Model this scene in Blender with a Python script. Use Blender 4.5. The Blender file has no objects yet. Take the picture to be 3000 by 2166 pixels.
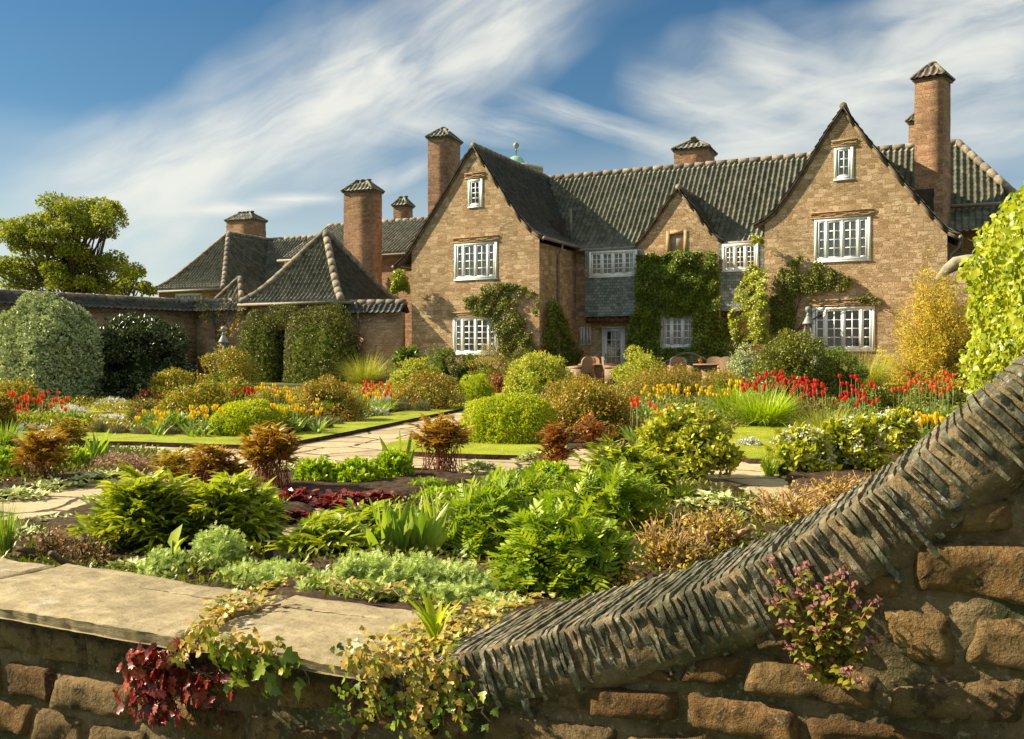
import bpy, math, random
import numpy as np
from mathutils import Vector, Matrix, geometry
PI = math.pi
def R(a): return math.radians(a)
rng = np.random.default_rng(11)
random.seed(5)
scene = bpy.context.scene
COL = scene.collection
# ---------------------------------------------------------------- camera model (used to survey positions)
F = 2735.0; CX = 1500.0; HY = 1040.0; EYE = 1.05; YAW = R(25.3)
cs, sn = math.cos(YAW), math.sin(YAW)
FW = np.array([-sn, cs, 0.0]); RT = np.array([cs, sn, 0.0]); UP = np.array([0, 0, 1.0])
def ray(px, py): return FW + RT*((px-CX)/F) + UP*((HY-py)/F)
def atD(px, py, D): return np.array([0, 0, EYE]) + ray(px, py)*D
def atY(px, py, Y):
    r = ray(px, py); return np.array([0, 0, EYE]) + r*(Y/r[1])
def G(px, py, z=0.0):
    r = ray(px, py); return np.array([0, 0, EYE]) + r*((z-EYE)/r[2])
def depth(p): return float(np.dot(np.array([p[0], p[1], 0]), FW))
def sxz(px, py, Y):
    p = atY(px, py, Y); return (float(p[0]), float(p[2]))

# ---------------------------------------------------------------- node helper
class NT:
    def __init__(s, tree): s.t = tree; s.x = 0
    def n(s, typ, **kw):
        nd = s.t.nodes.new(typ); s.x += 40; nd.location = (s.x, 0)
        for k, v in kw.items(): setattr(nd, k, v)
        return nd
    def set(s, sock, v):
        if isinstance(v, bpy.types.NodeSocket): s.t.links.new(v, sock)
        elif v is not None:
            try: sock.default_value = v
            except Exception: sock.default_value = (*v, 1.0)
    def m(s, op, a, b=None, c=None, clamp=False):
        nd = s.n('ShaderNodeMath', operation=op); nd.use_clamp = clamp
        s.set(nd.inputs[0], a)
        if b is not None: s.set(nd.inputs[1], b)
        if c is not None: s.set(nd.inputs[2], c)
        return nd.outputs[0]
    def vm(s, op, a, b=None, scale=None):
        nd = s.n('ShaderNodeVectorMath', operation=op); s.set(nd.inputs[0], a)
        if b is not None: s.set(nd.inputs[1], b)
        if scale is not None: s.set(nd.inputs['Scale'], scale)
        return nd.outputs[1] if op in ('LENGTH', 'DOT_PRODUCT') else nd.outputs[0]
    def mix(s, f, a, b, mode='MIX'):
        nd = s.n('ShaderNodeMix', data_type='RGBA', blend_type=mode)
        s.set(nd.inputs[0], f); s.set(nd.inputs[6], a if isinstance(a, bpy.types.NodeSocket) or len(a) == 4 else (*a, 1)); s.set(nd.inputs[7], b if isinstance(b, bpy.types.NodeSocket) or len(b) == 4 else (*b, 1))
        return nd.outputs[2]
    def fmix(s, f, a, b):
        nd = s.n('ShaderNodeMix', data_type='FLOAT')
        s.set(nd.inputs[0], f); s.set(nd.inputs[2], a); s.set(nd.inputs[3], b); return nd.outputs[0]
    def ramp(s, f, stops, interp='LINEAR'):
        nd = s.n('ShaderNodeValToRGB'); cr = nd.color_ramp; cr.interpolation = interp
        while len(cr.elements) < len(stops): cr.elements.new(0.5)
        for e, (p, c) in zip(cr.elements, stops):
            e.position = p; e.color = (*c, 1) if not np.isscalar(c) else (c, c, c, 1)
        s.set(nd.inputs[0], f); return nd.outputs[0]
    def noise(s, vec, scale, detail=4, rough=.55, dist=0):
        nd = s.n('ShaderNodeTexNoise'); s.set(nd.inputs['Vector'], vec)
        nd.inputs['Scale'].default_value = scale; nd.inputs['Detail'].default_value = detail
        nd.inputs['Roughness'].default_value = rough; nd.inputs['Distortion'].default_value = dist
        return nd.outputs[0]
    def xyz(s, v):
        nd = s.n('ShaderNodeSeparateXYZ'); s.set(nd.inputs[0], v); return nd.outputs
    def comb(s, x, y, z=0.0):
        nd = s.n('ShaderNodeCombineXYZ')
        for i, a in enumerate((x, y, z)): s.set(nd.inputs[i], a)
        return nd.outputs[0]
    def bump(s, h, strength=.5, dist=.02, nrm=None):
        nd = s.n('ShaderNodeBump'); nd.inputs['Strength'].default_value = strength; nd.inputs['Distance'].default_value = dist
        s.set(nd.inputs['Height'], h)
        if nrm is not None: s.set(nd.inputs['Normal'], nrm)
        return nd.outputs[0]
def newmat(name):
    m = bpy.data.materials.new(name); m.use_nodes = True
    N = NT(m.node_tree); b = m.node_tree.nodes['Principled BSDF']
    return m, N, b
def objco(N): return N.n('ShaderNodeTexCoord').outputs['Object']
def simple(name, col, rough=.6, spec=.4, metal=0, var=.15, scale=6, bump=0, bscale=40):
    m, N, b = newmat(name); co = objco(N)
    f = N.noise(co, scale, 5)
    c2 = tuple(min(1, c*(1+var*2)) for c in col); c1 = tuple(c*(1-var*2) for c in col)
    N.set(b.inputs['Base Color'], N.ramp(f, [(.3, c1), (.7, c2)]))
    b.inputs['Roughness'].default_value = rough; b.inputs['Metallic'].default_value = metal
    b.inputs['Specular IOR Level'].default_value = spec
    if bump: N.set(b.inputs['Normal'], N.bump(N.noise(co, bscale, 4), bump, .01))
    return m
def leafmat(name, cols, tr=.3, rough=.45, spec=.35, trc=(1.25, 1.3, .45), clump=.35, cscale=5.0, gain=(1.72, 1.6, 1.05)):
    """leaf colours vary leaf by leaf (attribute rnd) and a little by clump"""
    if 'petal' in name: gain = (1, 1, 1)
    cols = [tuple(min(.8, a*g_) for a, g_ in zip(q, gain)) for q in cols]
    m, N, b = newmat(name)
    at = N.n('ShaderNodeAttribute', attribute_name='rnd')
    k = len(cols); c = N.ramp(at.outputs['Fac'], [(i/(k-1) if k > 1 else 0, q) for i, q in enumerate(cols)])
    nz = N.noise(objco(N), cscale, 2)
    hs = N.n('ShaderNodeHueSaturation'); N.set(hs.inputs['Color'], c)
    N.set(hs.inputs['Value'], N.m('MULTIPLY_ADD', nz, clump*2, 1-clump)); N.set(hs.inputs['Hue'], N.m('MULTIPLY_ADD', nz, -.04, .52))
    c = hs.outputs[0]
    inner = N.m('LESS_THAN', at.outputs['Fac'], -.5)                   # matt inner mass of a crown
    N.set(b.inputs['Base Color'], c); N.set(b.inputs['Roughness'], N.fmix(inner, rough, 1.0)); N.set(b.inputs['Specular IOR Level'], N.fmix(inner, spec, 0.0))
    t = N.n('ShaderNodeBsdfTranslucent')
    N.set(t.inputs['Color'], N.mix(1.0, c, trc, 'MULTIPLY'))
    mx = N.n('ShaderNodeMixShader'); mx.inputs[0].default_value = tr
    N.t.links.new(b.outputs[0], mx.inputs[1]); N.t.links.new(t.outputs[0], mx.inputs[2])
    out = [n for n in N.t.nodes if n.type == 'OUTPUT_MATERIAL'][0]
    N.t.links.new(mx.outputs[0], out.inputs[0])
    return m

# ---------------------------------------------------------------- geometry collector
def nrmz(a):
    return a/np.maximum(np.linalg.norm(a, axis=-1, keepdims=True), 1e-9)
class Geo:
    def __init__(s): s.v = []; s.l = []; s.s = []; s.r = []; s.m = []; s.n = 0
    def add(s, v, loops, sizes, rnd=.5, mat=0):
        v = np.asarray(v, float).reshape(-1, 3); loops = np.asarray(loops, np.int64); sizes = np.asarray(sizes, np.int64)
        s.v.append(v); s.l.append(loops+s.n); s.s.append(sizes)
        s.r.append(np.broadcast_to(np.asarray(rnd, float), (len(v),)).copy()); s.m.append(np.full(len(sizes), mat)); s.n += len(v)
        return s
    def faces(s, v, fs, rnd=.5, mat=0):
        return s.add(v, [i for f in fs for i in f], [len(f) for f in fs], rnd, mat)
    def box(s, x0, x1, y0, y1, z0, z1, mat=0, rnd=.5):
        v = [(x, y, z) for z in (z0, z1) for y in (y0, y1) for x in (x0, x1)]
        return s.faces(v, [(0, 2, 3, 1), (4, 5, 7, 6), (0, 1, 5, 4), (2, 6, 7, 3), (0, 4, 6, 2), (1, 3, 7, 5)], rnd, mat)
    def bar(s, a, b, w, d, mat=0, up=(0, 0, 1)):
        a = np.array(a, float); b = np.array(b, float); t = nrmz(b-a); u = np.cross(t, np.array(up, float))
        if np.linalg.norm(u) < 1e-5: u = np.array([1., 0, 0])
        u = nrmz(u); q = np.cross(u, t)
        v = [p+u*sx*w/2+q*sy*d/2 for p in (a, b) for sx, sy in ((-1, -1), (1, -1), (1, 1), (-1, 1))]
        return s.faces(v, [(0, 3, 2, 1), (4, 5, 6, 7), (0, 1, 5, 4), (1, 2, 6, 5), (2, 3, 7, 6), (3, 0, 4, 7)], .5, mat)
    def tube(s, pts, rad, k=6, mat=0, rnd=.5, cap=True):
        pts = np.asarray(pts, float); m = len(pts); rad = np.broadcast_to(np.asarray(rad, float), (m,))
        t = nrmz(np.gradient(pts, axis=0)); ref = np.array([0, 0, 1.]) if abs(t[0][2]) < .9 else np.array([1., 0, 0])
        u = nrmz(np.cross(t, ref)); w = np.cross(t, u)
        a = np.arange(k)*2*PI/k
        v = pts[:, None]+rad[:, None, None]*(u[:, None]*np.cos(a)[None, :, None]+w[:, None]*np.sin(a)[None, :, None])
        f = [(i*k+j, i*k+(j+1) % k, (i+1)*k+(j+1) % k, (i+1)*k+j) for i in range(m-1) for j in range(k)]
        if cap: f += [tuple(range(k-1, -1, -1)), tuple((m-1)*k+j for j in range(k))]
        return s.faces(v.reshape(-1, 3), f, rnd, mat)
    def lathe(s, prof, c, k=16, mat=0, rnd=.5):
        a = np.arange(k)*2*PI/k; m = len(prof)
        v = [(c[0]+r*math.cos(q), c[1]+r*math.sin(q), c[2]+z) for r, z in prof for q in a]
        f = [(i*k+j, i*k+(j+1) % k, (i+1)*k+(j+1) % k, (i+1)*k+j) for i in range(m-1) for j in range(k)]
        f += [tuple(range(k-1, -1, -1)), tuple((m-1)*k+j for j in range(k))]
        return s.faces(v, f, rnd, mat)
    def grid(s, P, mat=0, rnd=.5, keep=None, flip=False):
        a, b = P.shape[:2]; i = np.arange(a*b).reshape(a, b)
        q = np.stack([i[:-1, :-1], i[1:, :-1], i[1:, 1:], i[:-1, 1:]], -1)
        if flip: q = q[..., ::-1]
        q = q.reshape(-1, 4)
        if keep is not None: q = q[keep.reshape(-1)]
        r = rnd.reshape(-1) if isinstance(rnd, np.ndarray) else rnd
        return s.add(P.reshape(-1, 3), q.reshape(-1), np.full(len(q), 4), r, mat)
    def build(s, name, mats, parent=None, smooth=False, world=True):
        if not isinstance(mats, (list, tuple)): mats = [mats]
        me = bpy.data.meshes.new(name); v = np.concatenate(s.v); l = np.concatenate(s.l); z = np.concatenate(s.s)
        off = 0.0
        if world and parent is None:                       # put the origin at the base of the mesh
            o = np.array([(v[:, 0].min()+v[:, 0].max())/2, (v[:, 1].min()+v[:, 1].max())/2, v[:, 2].min()])
        elif world: o = np.array(parent_world(parent))
        else: o = np.zeros(3)
        v = v-o
        me.vertices.add(len(v)); me.vertices.foreach_set('co', v.astype(np.float32).ravel())
        me.loops.add(len(l)); me.loops.foreach_set('vertex_index', l.astype(np.int32))
        st = np.concatenate([[0], np.cumsum(z)[:-1]]).astype(np.int32)
        me.polygons.add(len(z)); me.polygons.foreach_set('loop_start', st); me.polygons.foreach_set('loop_total', z.astype(np.int32))
        me.polygons.foreach_set('material_index', np.concatenate(s.m).astype(np.int32))
        if smooth: me.polygons.foreach_set('use_smooth', np.ones(len(z), bool))
        at = me.attributes.new('rnd', 'FLOAT', 'POINT'); at.data.foreach_set('value', np.concatenate(s.r).astype(np.float32))
        me.update(calc_edges=True); me.validate()
        for m in mats: me.materials.append(m)
        ob = bpy.data.objects.new(name, me); COL.objects.link(ob)
        if parent is not None: ob.parent = parent
        elif world: ob.location = o
        return ob
def parent_world(o):
    p = Vector((0, 0, 0))
    while o is not None: p += o.location; o = o.parent
    return p
def tag(o, label=None, cat=None, group=None, kind=None):
    if label: o['label'] = label
    if cat: o['category'] = cat
    if group: o['group'] = group
    if kind: o['kind'] = kind
    return o
def thing(name, label, cat, loc=(0, 0, 0), rz=0.0, group=None):
    o = bpy.data.objects.new(name, None); COL.objects.link(o); o.location = tuple(float(q) for q in loc); o.rotation_euler = (0, 0, rz)
    o.empty_display_size = .2
    return tag(o, label, cat, group, 'thing')
def copy_thing(root, kids, loc, rz, label, group=None, sc=1.0):
    r = root.copy(); COL.objects.link(r); r.location = tuple(float(q) for q in loc); r.rotation_euler = (0, 0, rz); r.scale = (sc, sc, sc)
    r['label'] = label
    if group: r['group'] = group
    for k in kids:
        c = k.copy(); COL.objects.link(c); c.parent = r
    return r
# ---------------------------------------------------------------- materials of the setting
def boxmap(N):
    """u along the wall, v up, from object position and face direction"""
    co = objco(N); x, y, z = N.xyz(co)
    g = N.n('ShaderNodeNewGeometry'); nx, ny, nz = N.xyz(g.outputs['True Normal'])
    f = N.m('GREATER_THAN', N.m('ABSOLUTE', nx), N.m('ABSOLUTE', ny))
    return co, N.fmix(f, x, y), z
def stonewall(name, ramp, mortar, bw=.31, rh=.15, warp=.12, bumps=.9, rough=.85):
    m, N, b = newmat(name); co, u, v = boxmap(N)
    w1 = N.noise(co, 1.1, 3); w2 = N.noise(co, 7.0, 3); w3 = N.noise(N.vm('ADD', co, (5, 9, 3)), 6.0, 3)
    vv = N.m('ADD', N.m('ADD', v, N.m('MULTIPLY', N.m('SINE', N.m('MULTIPLY', v, 5.3)), .045)), N.m('MULTIPLY_ADD', w2, warp, N.m('MULTIPLY', w1, .12)))
    uu = N.m('ADD', u, N.m('MULTIPLY', w3, warp*1.6))
    def brick(uvec, bw, rh, ms):
        nd = N.n('ShaderNodeTexBrick'); N.set(nd.inputs['Vector'], uvec)
        nd.offset = .43; nd.squash = .62; nd.squash_frequency = 3
        nd.inputs['Color1'].default_value = (0, 0, 0, 1); nd.inputs['Color2'].default_value = (1, 1, 1, 1); nd.inputs['Mortar'].default_value = (.5, .5, .5, 1)
        nd.inputs['Scale'].default_value = 1; nd.inputs['Mortar Size'].default_value = ms; nd.inputs['Mortar Smooth'].default_value = .6
        nd.inputs['Bias'].default_value = 0; nd.inputs['Brick Width'].default_value = bw; nd.inputs['Row Height'].default_value = rh
        return nd.outputs
    A = brick(N.comb(uu, vv), bw, rh, .012)
    B = brick(N.comb(N.m('ADD', uu, 3.3), vv), bw*.55, rh*.5, .010)
    sel = N.m('GREATER_THAN', N.noise(N.comb(N.m('MULTIPLY', u, .9), N.m('MULTIPLY', v, 2.0), w1), 1.6, 2), .53)
    val = N.fmix(sel, A[0], B[0]); mor = N.fmix(sel, A[1], B[1])
    fine = N.noise(co, 26, 6, .65); big = N.noise(co, .55, 4, .6)
    val = N.m('ADD', N.m('MULTIPLY', val, .62), N.m('MULTIPLY', fine, .38))
    c = N.ramp(val, ramp)
    c = N.mix(N.m('MULTIPLY', mor, .8), c, mortar)
    c = N.mix(1.0, c, N.ramp(big, [(.25, (.66, .68, .66)), (.42, (.88, .90, .86)), (.55, (1.03, 1.02, 1)), (.75, (1.15, 1.06, .92))]), 'MULTIPLY')
    c = N.mix(1.0, c, N.ramp(fine, [(.25, .55), (.6, 1.15)]), 'MULTIPLY')
    N.set(b.inputs['Base Color'], c); b.inputs['Roughness'].default_value = rough; b.inputs['Specular IOR Level'].default_value = .15
    h = N.m('ADD', N.m('MULTIPLY', N.m('SUBTRACT', 1, mor), .7), N.m('ADD', N.m('MULTIPLY', fine, .8), N.m('MULTIPLY', A[0], .3)))
    N.set(b.inputs['Normal'], N.bump(h, bumps, .03))
    return m
M = {}
M['wall'] = stonewall('house_sandstone', [(0, (.15, .082, .038)), (.14, (.30, .19, .10)), (.36, (.42, .285, .165)), (.6, (.52, .37, .22)), (.8, (.64, .485, .315)), (.91, (.42, .225, .085)), (1, (.5, .36, .21))], (.47, .325, .18))
M['chim'] = stonewall('chimney_sandstone', [(0, (.20, .11, .065)), (.4, (.38, .22, .13)), (.7, (.50, .30, .185)), (1, (.40, .25, .15))], (.43, .28, .18), .40, .15)
M['gwall'] = stonewall('garden_wall_stone', [(0, (.20, .11, .055)), (.3, (.40, .255, .145)), (.6, (.53, .36, .215)), (.85, (.6, .43, .27)), (1, (.42, .2, .08))], (.5, .36, .22), .4, .14)
def slatetile():
    m, N, b = newmat('slate_hanging'); co, u, v = boxmap(N)
    nd = N.n('ShaderNodeTexBrick'); N.set(nd.inputs['Vector'], N.comb(N.m('ADD', u, N.m('MULTIPLY', N.noise(co, 5, 2), .03)), v))
    nd.inputs['Color1'].default_value = (.10, .13, .115, 1); nd.inputs['Color2'].default_value = (.23, .265, .23, 1); nd.inputs['Mortar'].default_value = (.03, .035, .03, 1)
    nd.inputs['Scale'].default_value = 1; nd.inputs['Mortar Size'].default_value = .006; nd.inputs['Brick Width'].default_value = .16; nd.inputs['Row Height'].default_value = .11
    c = N.mix(.5, nd.outputs[0], N.mix(1, nd.outputs[0], N.ramp(N.noise(co, 3, 5), [(.3, .5), (.7, 1.7)]), 'MULTIPLY'))
    N.set(b.inputs['Base Color'], c); b.inputs['Roughness'].default_value = .5
    N.set(b.inputs['Normal'], N.bump(N.m('SUBTRACT', 1, nd.outputs[1]), .6, .02)); return m
M['slatehung'] = slatetile()
def tilemat(name, cols, rough=.5, spec=.5):
    m, N, b = newmat(name); co = objco(N)
    at = N.n('ShaderNodeAttribute', attribute_name='rnd')
    c = N.ramp(at.outputs['Fac'], [(i/(len(cols)-1), q) for i, q in enumerate(cols)])
    c = N.mix(1, c, N.ramp(N.noise(co, 9, 5, .65), [(.3, .55), (.7, 1.5)]), 'MULTIPLY')
    lich = N.ramp(N.noise(co, 16, 5, .7), [(.60, 0), (.72, 1)])
    c = N.mix(N.m('MULTIPLY', lich, .35), c, (.28, .27, .20))
    N.set(b.inputs['Base Color'], c); b.inputs['Roughness'].default_value = rough; b.inputs['Specular IOR Level'].default_value = spec
    N.set(b.inputs['Normal'], N.bump(N.noise(co, 60, 4), .25, .01)); return m
M['tile'] = tilemat('pantile', [(.085, .092, .060), (.14, .142, .096), (.21, .20, .138)])
M['tile_shade'] = tilemat('pantile_shade', [(.035, .040, .036), (.055, .06, .052), (.08, .082, .068)], .6, .4)  # darker pantile copy, shade painted in for slopes turned from the sun
M['tiler'] = tilemat('pantile_reddish', [(.075, .055, .045), (.12, .075, .055), (.10, .10, .075)])
M['ridge'] = tilemat('ridge_tile', [(.13, .115, .085), (.19, .165, .12), (.26, .22, .16)], .75, .3)
M['white'] = simple('white_paint', (.80, .82, .78), .45, .4, var=.05)
M['cream'] = simple('cream_paint', (.68, .62, .48), .5, .4, var=.06)
M['lead'] = simple('lead_pipe', (.24, .20, .155), .6, .4, var=.15)
M['leadg'] = simple('grey_lead', (.22, .25, .24), .5, .5, var=.2)
M['copper'] = simple('green_copper', (.20, .40, .31), .55, .4, var=.12, scale=2)
M['timber'] = simple('dark_timber', (.16, .085, .045), .8, .2, var=.25, bump=.4)
M['door'] = simple('door_timber', (.10, .045, .03), .7, .3, var=.2)
M['vent'] = simple('weathered_board', (.40, .32, .21), .8, .2, var=.1)
M['sill'] = simple('dressed_stone', (.42, .29, .16), .85, .2, var=.15, bump=.4)
M['curtain'] = simple('curtain_cloth', (.82, .80, .72), .9, .1, var=.04)
M['dark'] = simple('room_shade', (.05, .04, .03), .9, .1)  # inner walls and floors coloured near black to stand for room shade
def glass():
    m, N, b = newmat('window_glass'); out = [n for n in N.t.nodes if n.type == 'OUTPUT_MATERIAL'][0]
    co = objco(N)
    tr = N.n('ShaderNodeBsdfTransparent'); tr.inputs[0].default_value = (.82, .85, .83, 1)
    gl = N.n('ShaderNodeBsdfGlossy'); gl.inputs['Roughness'].default_value = .03
    N.set(gl.inputs['Normal'], N.bump(N.noise(co, 5, 2), .12, .02))
    fr = N.n('ShaderNodeFresnel'); fr.inputs[0].default_value = 1.45
    mx = N.n('ShaderNodeMixShader'); N.t.links.new(N.m('ADD', fr.outputs[0], .06), mx.inputs[0])
    N.t.links.new(tr.outputs[0], mx.inputs[1]); N.t.links.new(gl.outputs[0], mx.inputs[2]); N.t.links.new(mx.outputs[0], out.inputs[0]); return m
M['glass'] = glass()
def paving(name, sc, col, joint):
    m, N, b = newmat(name); co = objco(N); x, y, z = N.xyz(co)
    w = N.noise(co, 3, 3); p = N.comb(N.m('ADD', x, N.m('MULTIPLY', w, .25)), N.m('ADD', N.m('MULTIPLY', y, 1.1), N.m('MULTIPLY', w, -.2)))
    v1 = N.n('ShaderNodeTexVoronoi', voronoi_dimensions='2D', feature='DISTANCE_TO_EDGE'); N.set(v1.inputs['Vector'], p); v1.inputs['Scale'].default_value = sc; v1.inputs['Randomness'].default_value = .85
    v2 = N.n('ShaderNodeTexVoronoi', voronoi_dimensions='2D'); N.set(v2.inputs['Vector'], p); v2.inputs['Scale'].default_value = sc; v2.inputs['Randomness'].default_value = .85
    e = N.m('ADD', v1.outputs['Distance'], N.m('MULTIPLY', N.m('SUBTRACT', N.noise(co, 18, 3), .5), .04))
    j = N.ramp(e, [(.018, 1), (.045, 0)])
    r, g_, b_ = N.xyz(v2.outputs['Color'])
    c = N.mix(r, tuple(q*.82 for q in col), tuple(q*1.12 for q in col))
    c = N.mix(1, c, N.ramp(N.noise(co, 7, 6, .65), [(.25, .72), (.7, 1.15)]), 'MULTIPLY')
    c = N.mix(N.m('MULTIPLY', N.ramp(N.noise(co, 2.2, 5, .7), [(.55, 0), (.7, 1)]), .4), c, (.2, .17, .12))
    c = N.mix(j, c, joint)
    N.set(b.inputs['Base Color'], c); b.inputs['Roughness'].default_value = .85; b.inputs['Specular IOR Level'].default_value = .2
    N.set(b.inputs['Normal'], N.bump(N.m('ADD', N.m('SUBTRACT', 1, j), N.m('MULTIPLY', N.noise(co, 30, 5), .35)), .7, .02)); return m
M['paving'] = paving('crazy_paving', 1.45, (.44, .36, .22), (.07, .05, .03))
M['soil'] = simple('garden_soil', (.055, .036, .024), .95, .1, var=.3, scale=14, bump=1.0, bscale=30)
M['lawn'] = simple('lawn_turf', (.24, .28, .03), .9, .1, var=.15, scale=3, bump=.5, bscale=80)
M['field'] = simple('rough_turf', (.10, .12, .03), .9, .1, var=.2, scale=.3)
def fstone():
    m, N, b = newmat('foreground_stone'); co = objco(N)
    at = N.n('ShaderNodeAttribute', attribute_name='rnd')
    c = N.ramp(at.outputs['Fac'], [(0, (.085, .048, .020)), (.3, (.145, .085, .033)), (.55, (.20, .13, .054)), (.8, (.15, .105, .05)), (1, (.23, .165, .08))])
    n1 = N.noise(co, 5, 6, .7); n2 = N.noise(co, 22, 6, .7); n3 = N.noise(co, 90, 4, .7)
    c = N.mix(1, c, N.ramp(n1, [(.28, (.42, .36, .30)), (.5, (.95, .93, .9)), (.72, (1.35, 1.2, 1.0))]), 'MULTIPLY')
    c = N.mix(N.ramp(n2, [(.50, 0), (.62, .75)]), c, (.028, .02, .011))
    c = N.mix(N.m('MULTIPLY', N.ramp(n3, [(.55, 0), (.66, 1)]), N.ramp(n1, [(.45, 0), (.6, .8)])), c, (.27, .24, .17))
    vo = N.n('ShaderNodeTexVoronoi'); N.set(vo.inputs['Vector'], N.vm('ADD', co, N.vm('SCALE', N.comb(n2, n3, n1), scale=.08))); vo.inputs['Scale'].default_value = 11
    lich = N.m('MULTIPLY', N.ramp(vo.outputs['Distance'], [(.10, 1), (.17, 0)]), N.ramp(N.noise(co, 1.7, 2), [(.5, 0), (.58, 1)]))
    c = N.mix(N.m('MULTIPLY', lich, .7), c, (.50, .48, .40))
    N.set(b.inputs['Base Color'], c); b.inputs['Roughness'].default_value = .9; b.inputs['Specular IOR Level'].default_value = .15
    N.set(b.inputs['Normal'], N.bump(N.m('ADD', N.m('MULTIPLY', n2, 1.1), N.m('MULTIPLY', n3, .6)), 1.0, .012)); return m
M['fstone'] = fstone()
def mortar():
    m, N, b = newmat('lime_mortar'); co = objco(N); n1 = N.noise(co, 9, 6, .7); n2 = N.noise(co, 60, 5, .7); n3 = N.noise(co, 2.5, 3)
    c = N.ramp(n1, [(.3, (.05, .035, .018)), (.5, (.16, .115, .06)), (.7, (.26, .20, .115))])
    c = N.mix(N.ramp(n3, [(.5, 0), (.62, .8)]), c, (.05, .06, .025))
    c = N.mix(N.ramp(n2, [(.55, 0), (.65, .7)]), c, (.30, .25, .16))
    N.set(b.inputs['Base Color'], c); b.inputs['Roughness'].default_value = .95; b.inputs['Specular IOR Level'].default_value = .1
    N.set(b.inputs['Normal'], N.bump(N.m('ADD', n1, N.m('MULTIPLY', n2, .5)), 1.0, .02)); return m
M['mortar'] = mortar()
def copeslate():
    m, N, b = newmat('coping_slate'); co = objco(N); at = N.n('ShaderNodeAttribute', attribute_name='rnd')
    c = N.ramp(at.outputs['Fac'], [(0, (.065, .066, .038)), (.4, (.105, .102, .06)), (.75, (.155, .14, .082)), (1, (.19, .145, .08))])
    n1 = N.noise(co, 14, 6, .7); n2 = N.noise(co, 70, 5, .7); n3 = N.noise(co, 4, 3)
    c = N.mix(1, c, N.ramp(n1, [(.3, .5), (.7, 1.6)]), 'MULTIPLY')
    c = N.mix(N.m('MULTIPLY', N.ramp(n2, [(.52, 0), (.6, 1)]), N.ramp(n3, [(.45, .1), (.6, .95)])), c, (.44, .43, .36))
    c = N.mix(N.ramp(n1, [(.62, 0), (.72, .8)]), c, (.025, .022, .014))
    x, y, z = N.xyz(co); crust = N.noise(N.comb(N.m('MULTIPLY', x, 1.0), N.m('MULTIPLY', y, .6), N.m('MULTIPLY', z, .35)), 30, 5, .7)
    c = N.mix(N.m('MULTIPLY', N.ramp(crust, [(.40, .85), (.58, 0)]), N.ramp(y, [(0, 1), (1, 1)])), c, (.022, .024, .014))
    N.set(b.inputs['Base Color'], c); b.inputs['Roughness'].default_value = .75; b.inputs['Specular IOR Level'].default_value = .3
    N.set(b.inputs['Normal'], N.bump(N.m('ADD', n1, N.m('MULTIPLY', n2, .5)), .8, .008)); return m
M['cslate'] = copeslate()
def slab():
    m, N, b = newmat('coping_flagstone'); co = objco(N); n1 = N.noise(co, 4, 6, .68); n2 = N.noise(co, 30, 6, .7); n3 = N.noise(co, 1.5, 3)
    x, y, z = N.xyz(co)
    st = N.noise(N.comb(N.m('MULTIPLY', x, 1.2), N.m('MULTIPLY', y, 5), N.m('MULTIPLY', z, 30)), 4, 5, .65)
    c = N.ramp(n1, [(.28, (.19, .155, .09)), (.5, (.31, .255, .15)), (.72, (.42, .35, .215))])
    c = N.mix(1, c, N.ramp(st, [(.3, .72), (.65, 1.12)]), 'MULTIPLY')
    c = N.mix(N.ramp(n2, [(.57, 0), (.7, .6)]), c, (.10, .085, .05))
    vo = N.n('ShaderNodeTexVoronoi'); N.set(vo.inputs['Vector'], N.vm('ADD', co, N.vm('SCALE', N.comb(n2, n1, n2), scale=.12))); vo.inputs['Scale'].default_value = 8
    c = N.mix(N.m('MULTIPLY', N.ramp(vo.outputs['Distance'], [(.16, .75), (.26, 0)]), N.ramp(n3, [(.5, 0), (.57, 1)])), c, (.46, .45, .37))
    N.set(b.inputs['Base Color'], c); b.inputs['Roughness'].default_value = .85; b.inputs['Specular IOR Level'].default_value = .2
    N.set(b.inputs['Normal'], N.bump(N.m('ADD', N.m('ADD', n1, st), N.m('MULTIPLY', n2, .7)), .8, .01)); return m
M['slab'] = slab()
M['wicker'] = simple('wicker', (.30, .20, .12), .7, .3, var=.15, scale=30, bump=.6, bscale=90)
M['teak'] = simple('weathered_teak', (.17, .17, .14), .8, .2, var=.2, scale=8)
M['terracotta'] = simple('terracotta', (.50, .20, .09), .8, .2, var=.1)
M['bark'] = simple('tree_bark', (.11, .085, .055), .9, .1, var=.3, scale=9, bump=.8)
M['twig'] = simple('dry_twig', (.34, .22, .12), .85, .15, var=.25, scale=12)
M['twigd'] = simple('dark_twig', (.12, .085, .055), .9, .1, var=.25, scale=12)
M['redstem'] = simple('red_stem', (.30, .11, .045), .6, .3, var=.2, scale=12)
M['gstem'] = simple('green_stem', (.16, .22, .05), .6, .3, var=.2, scale=12)
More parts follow.
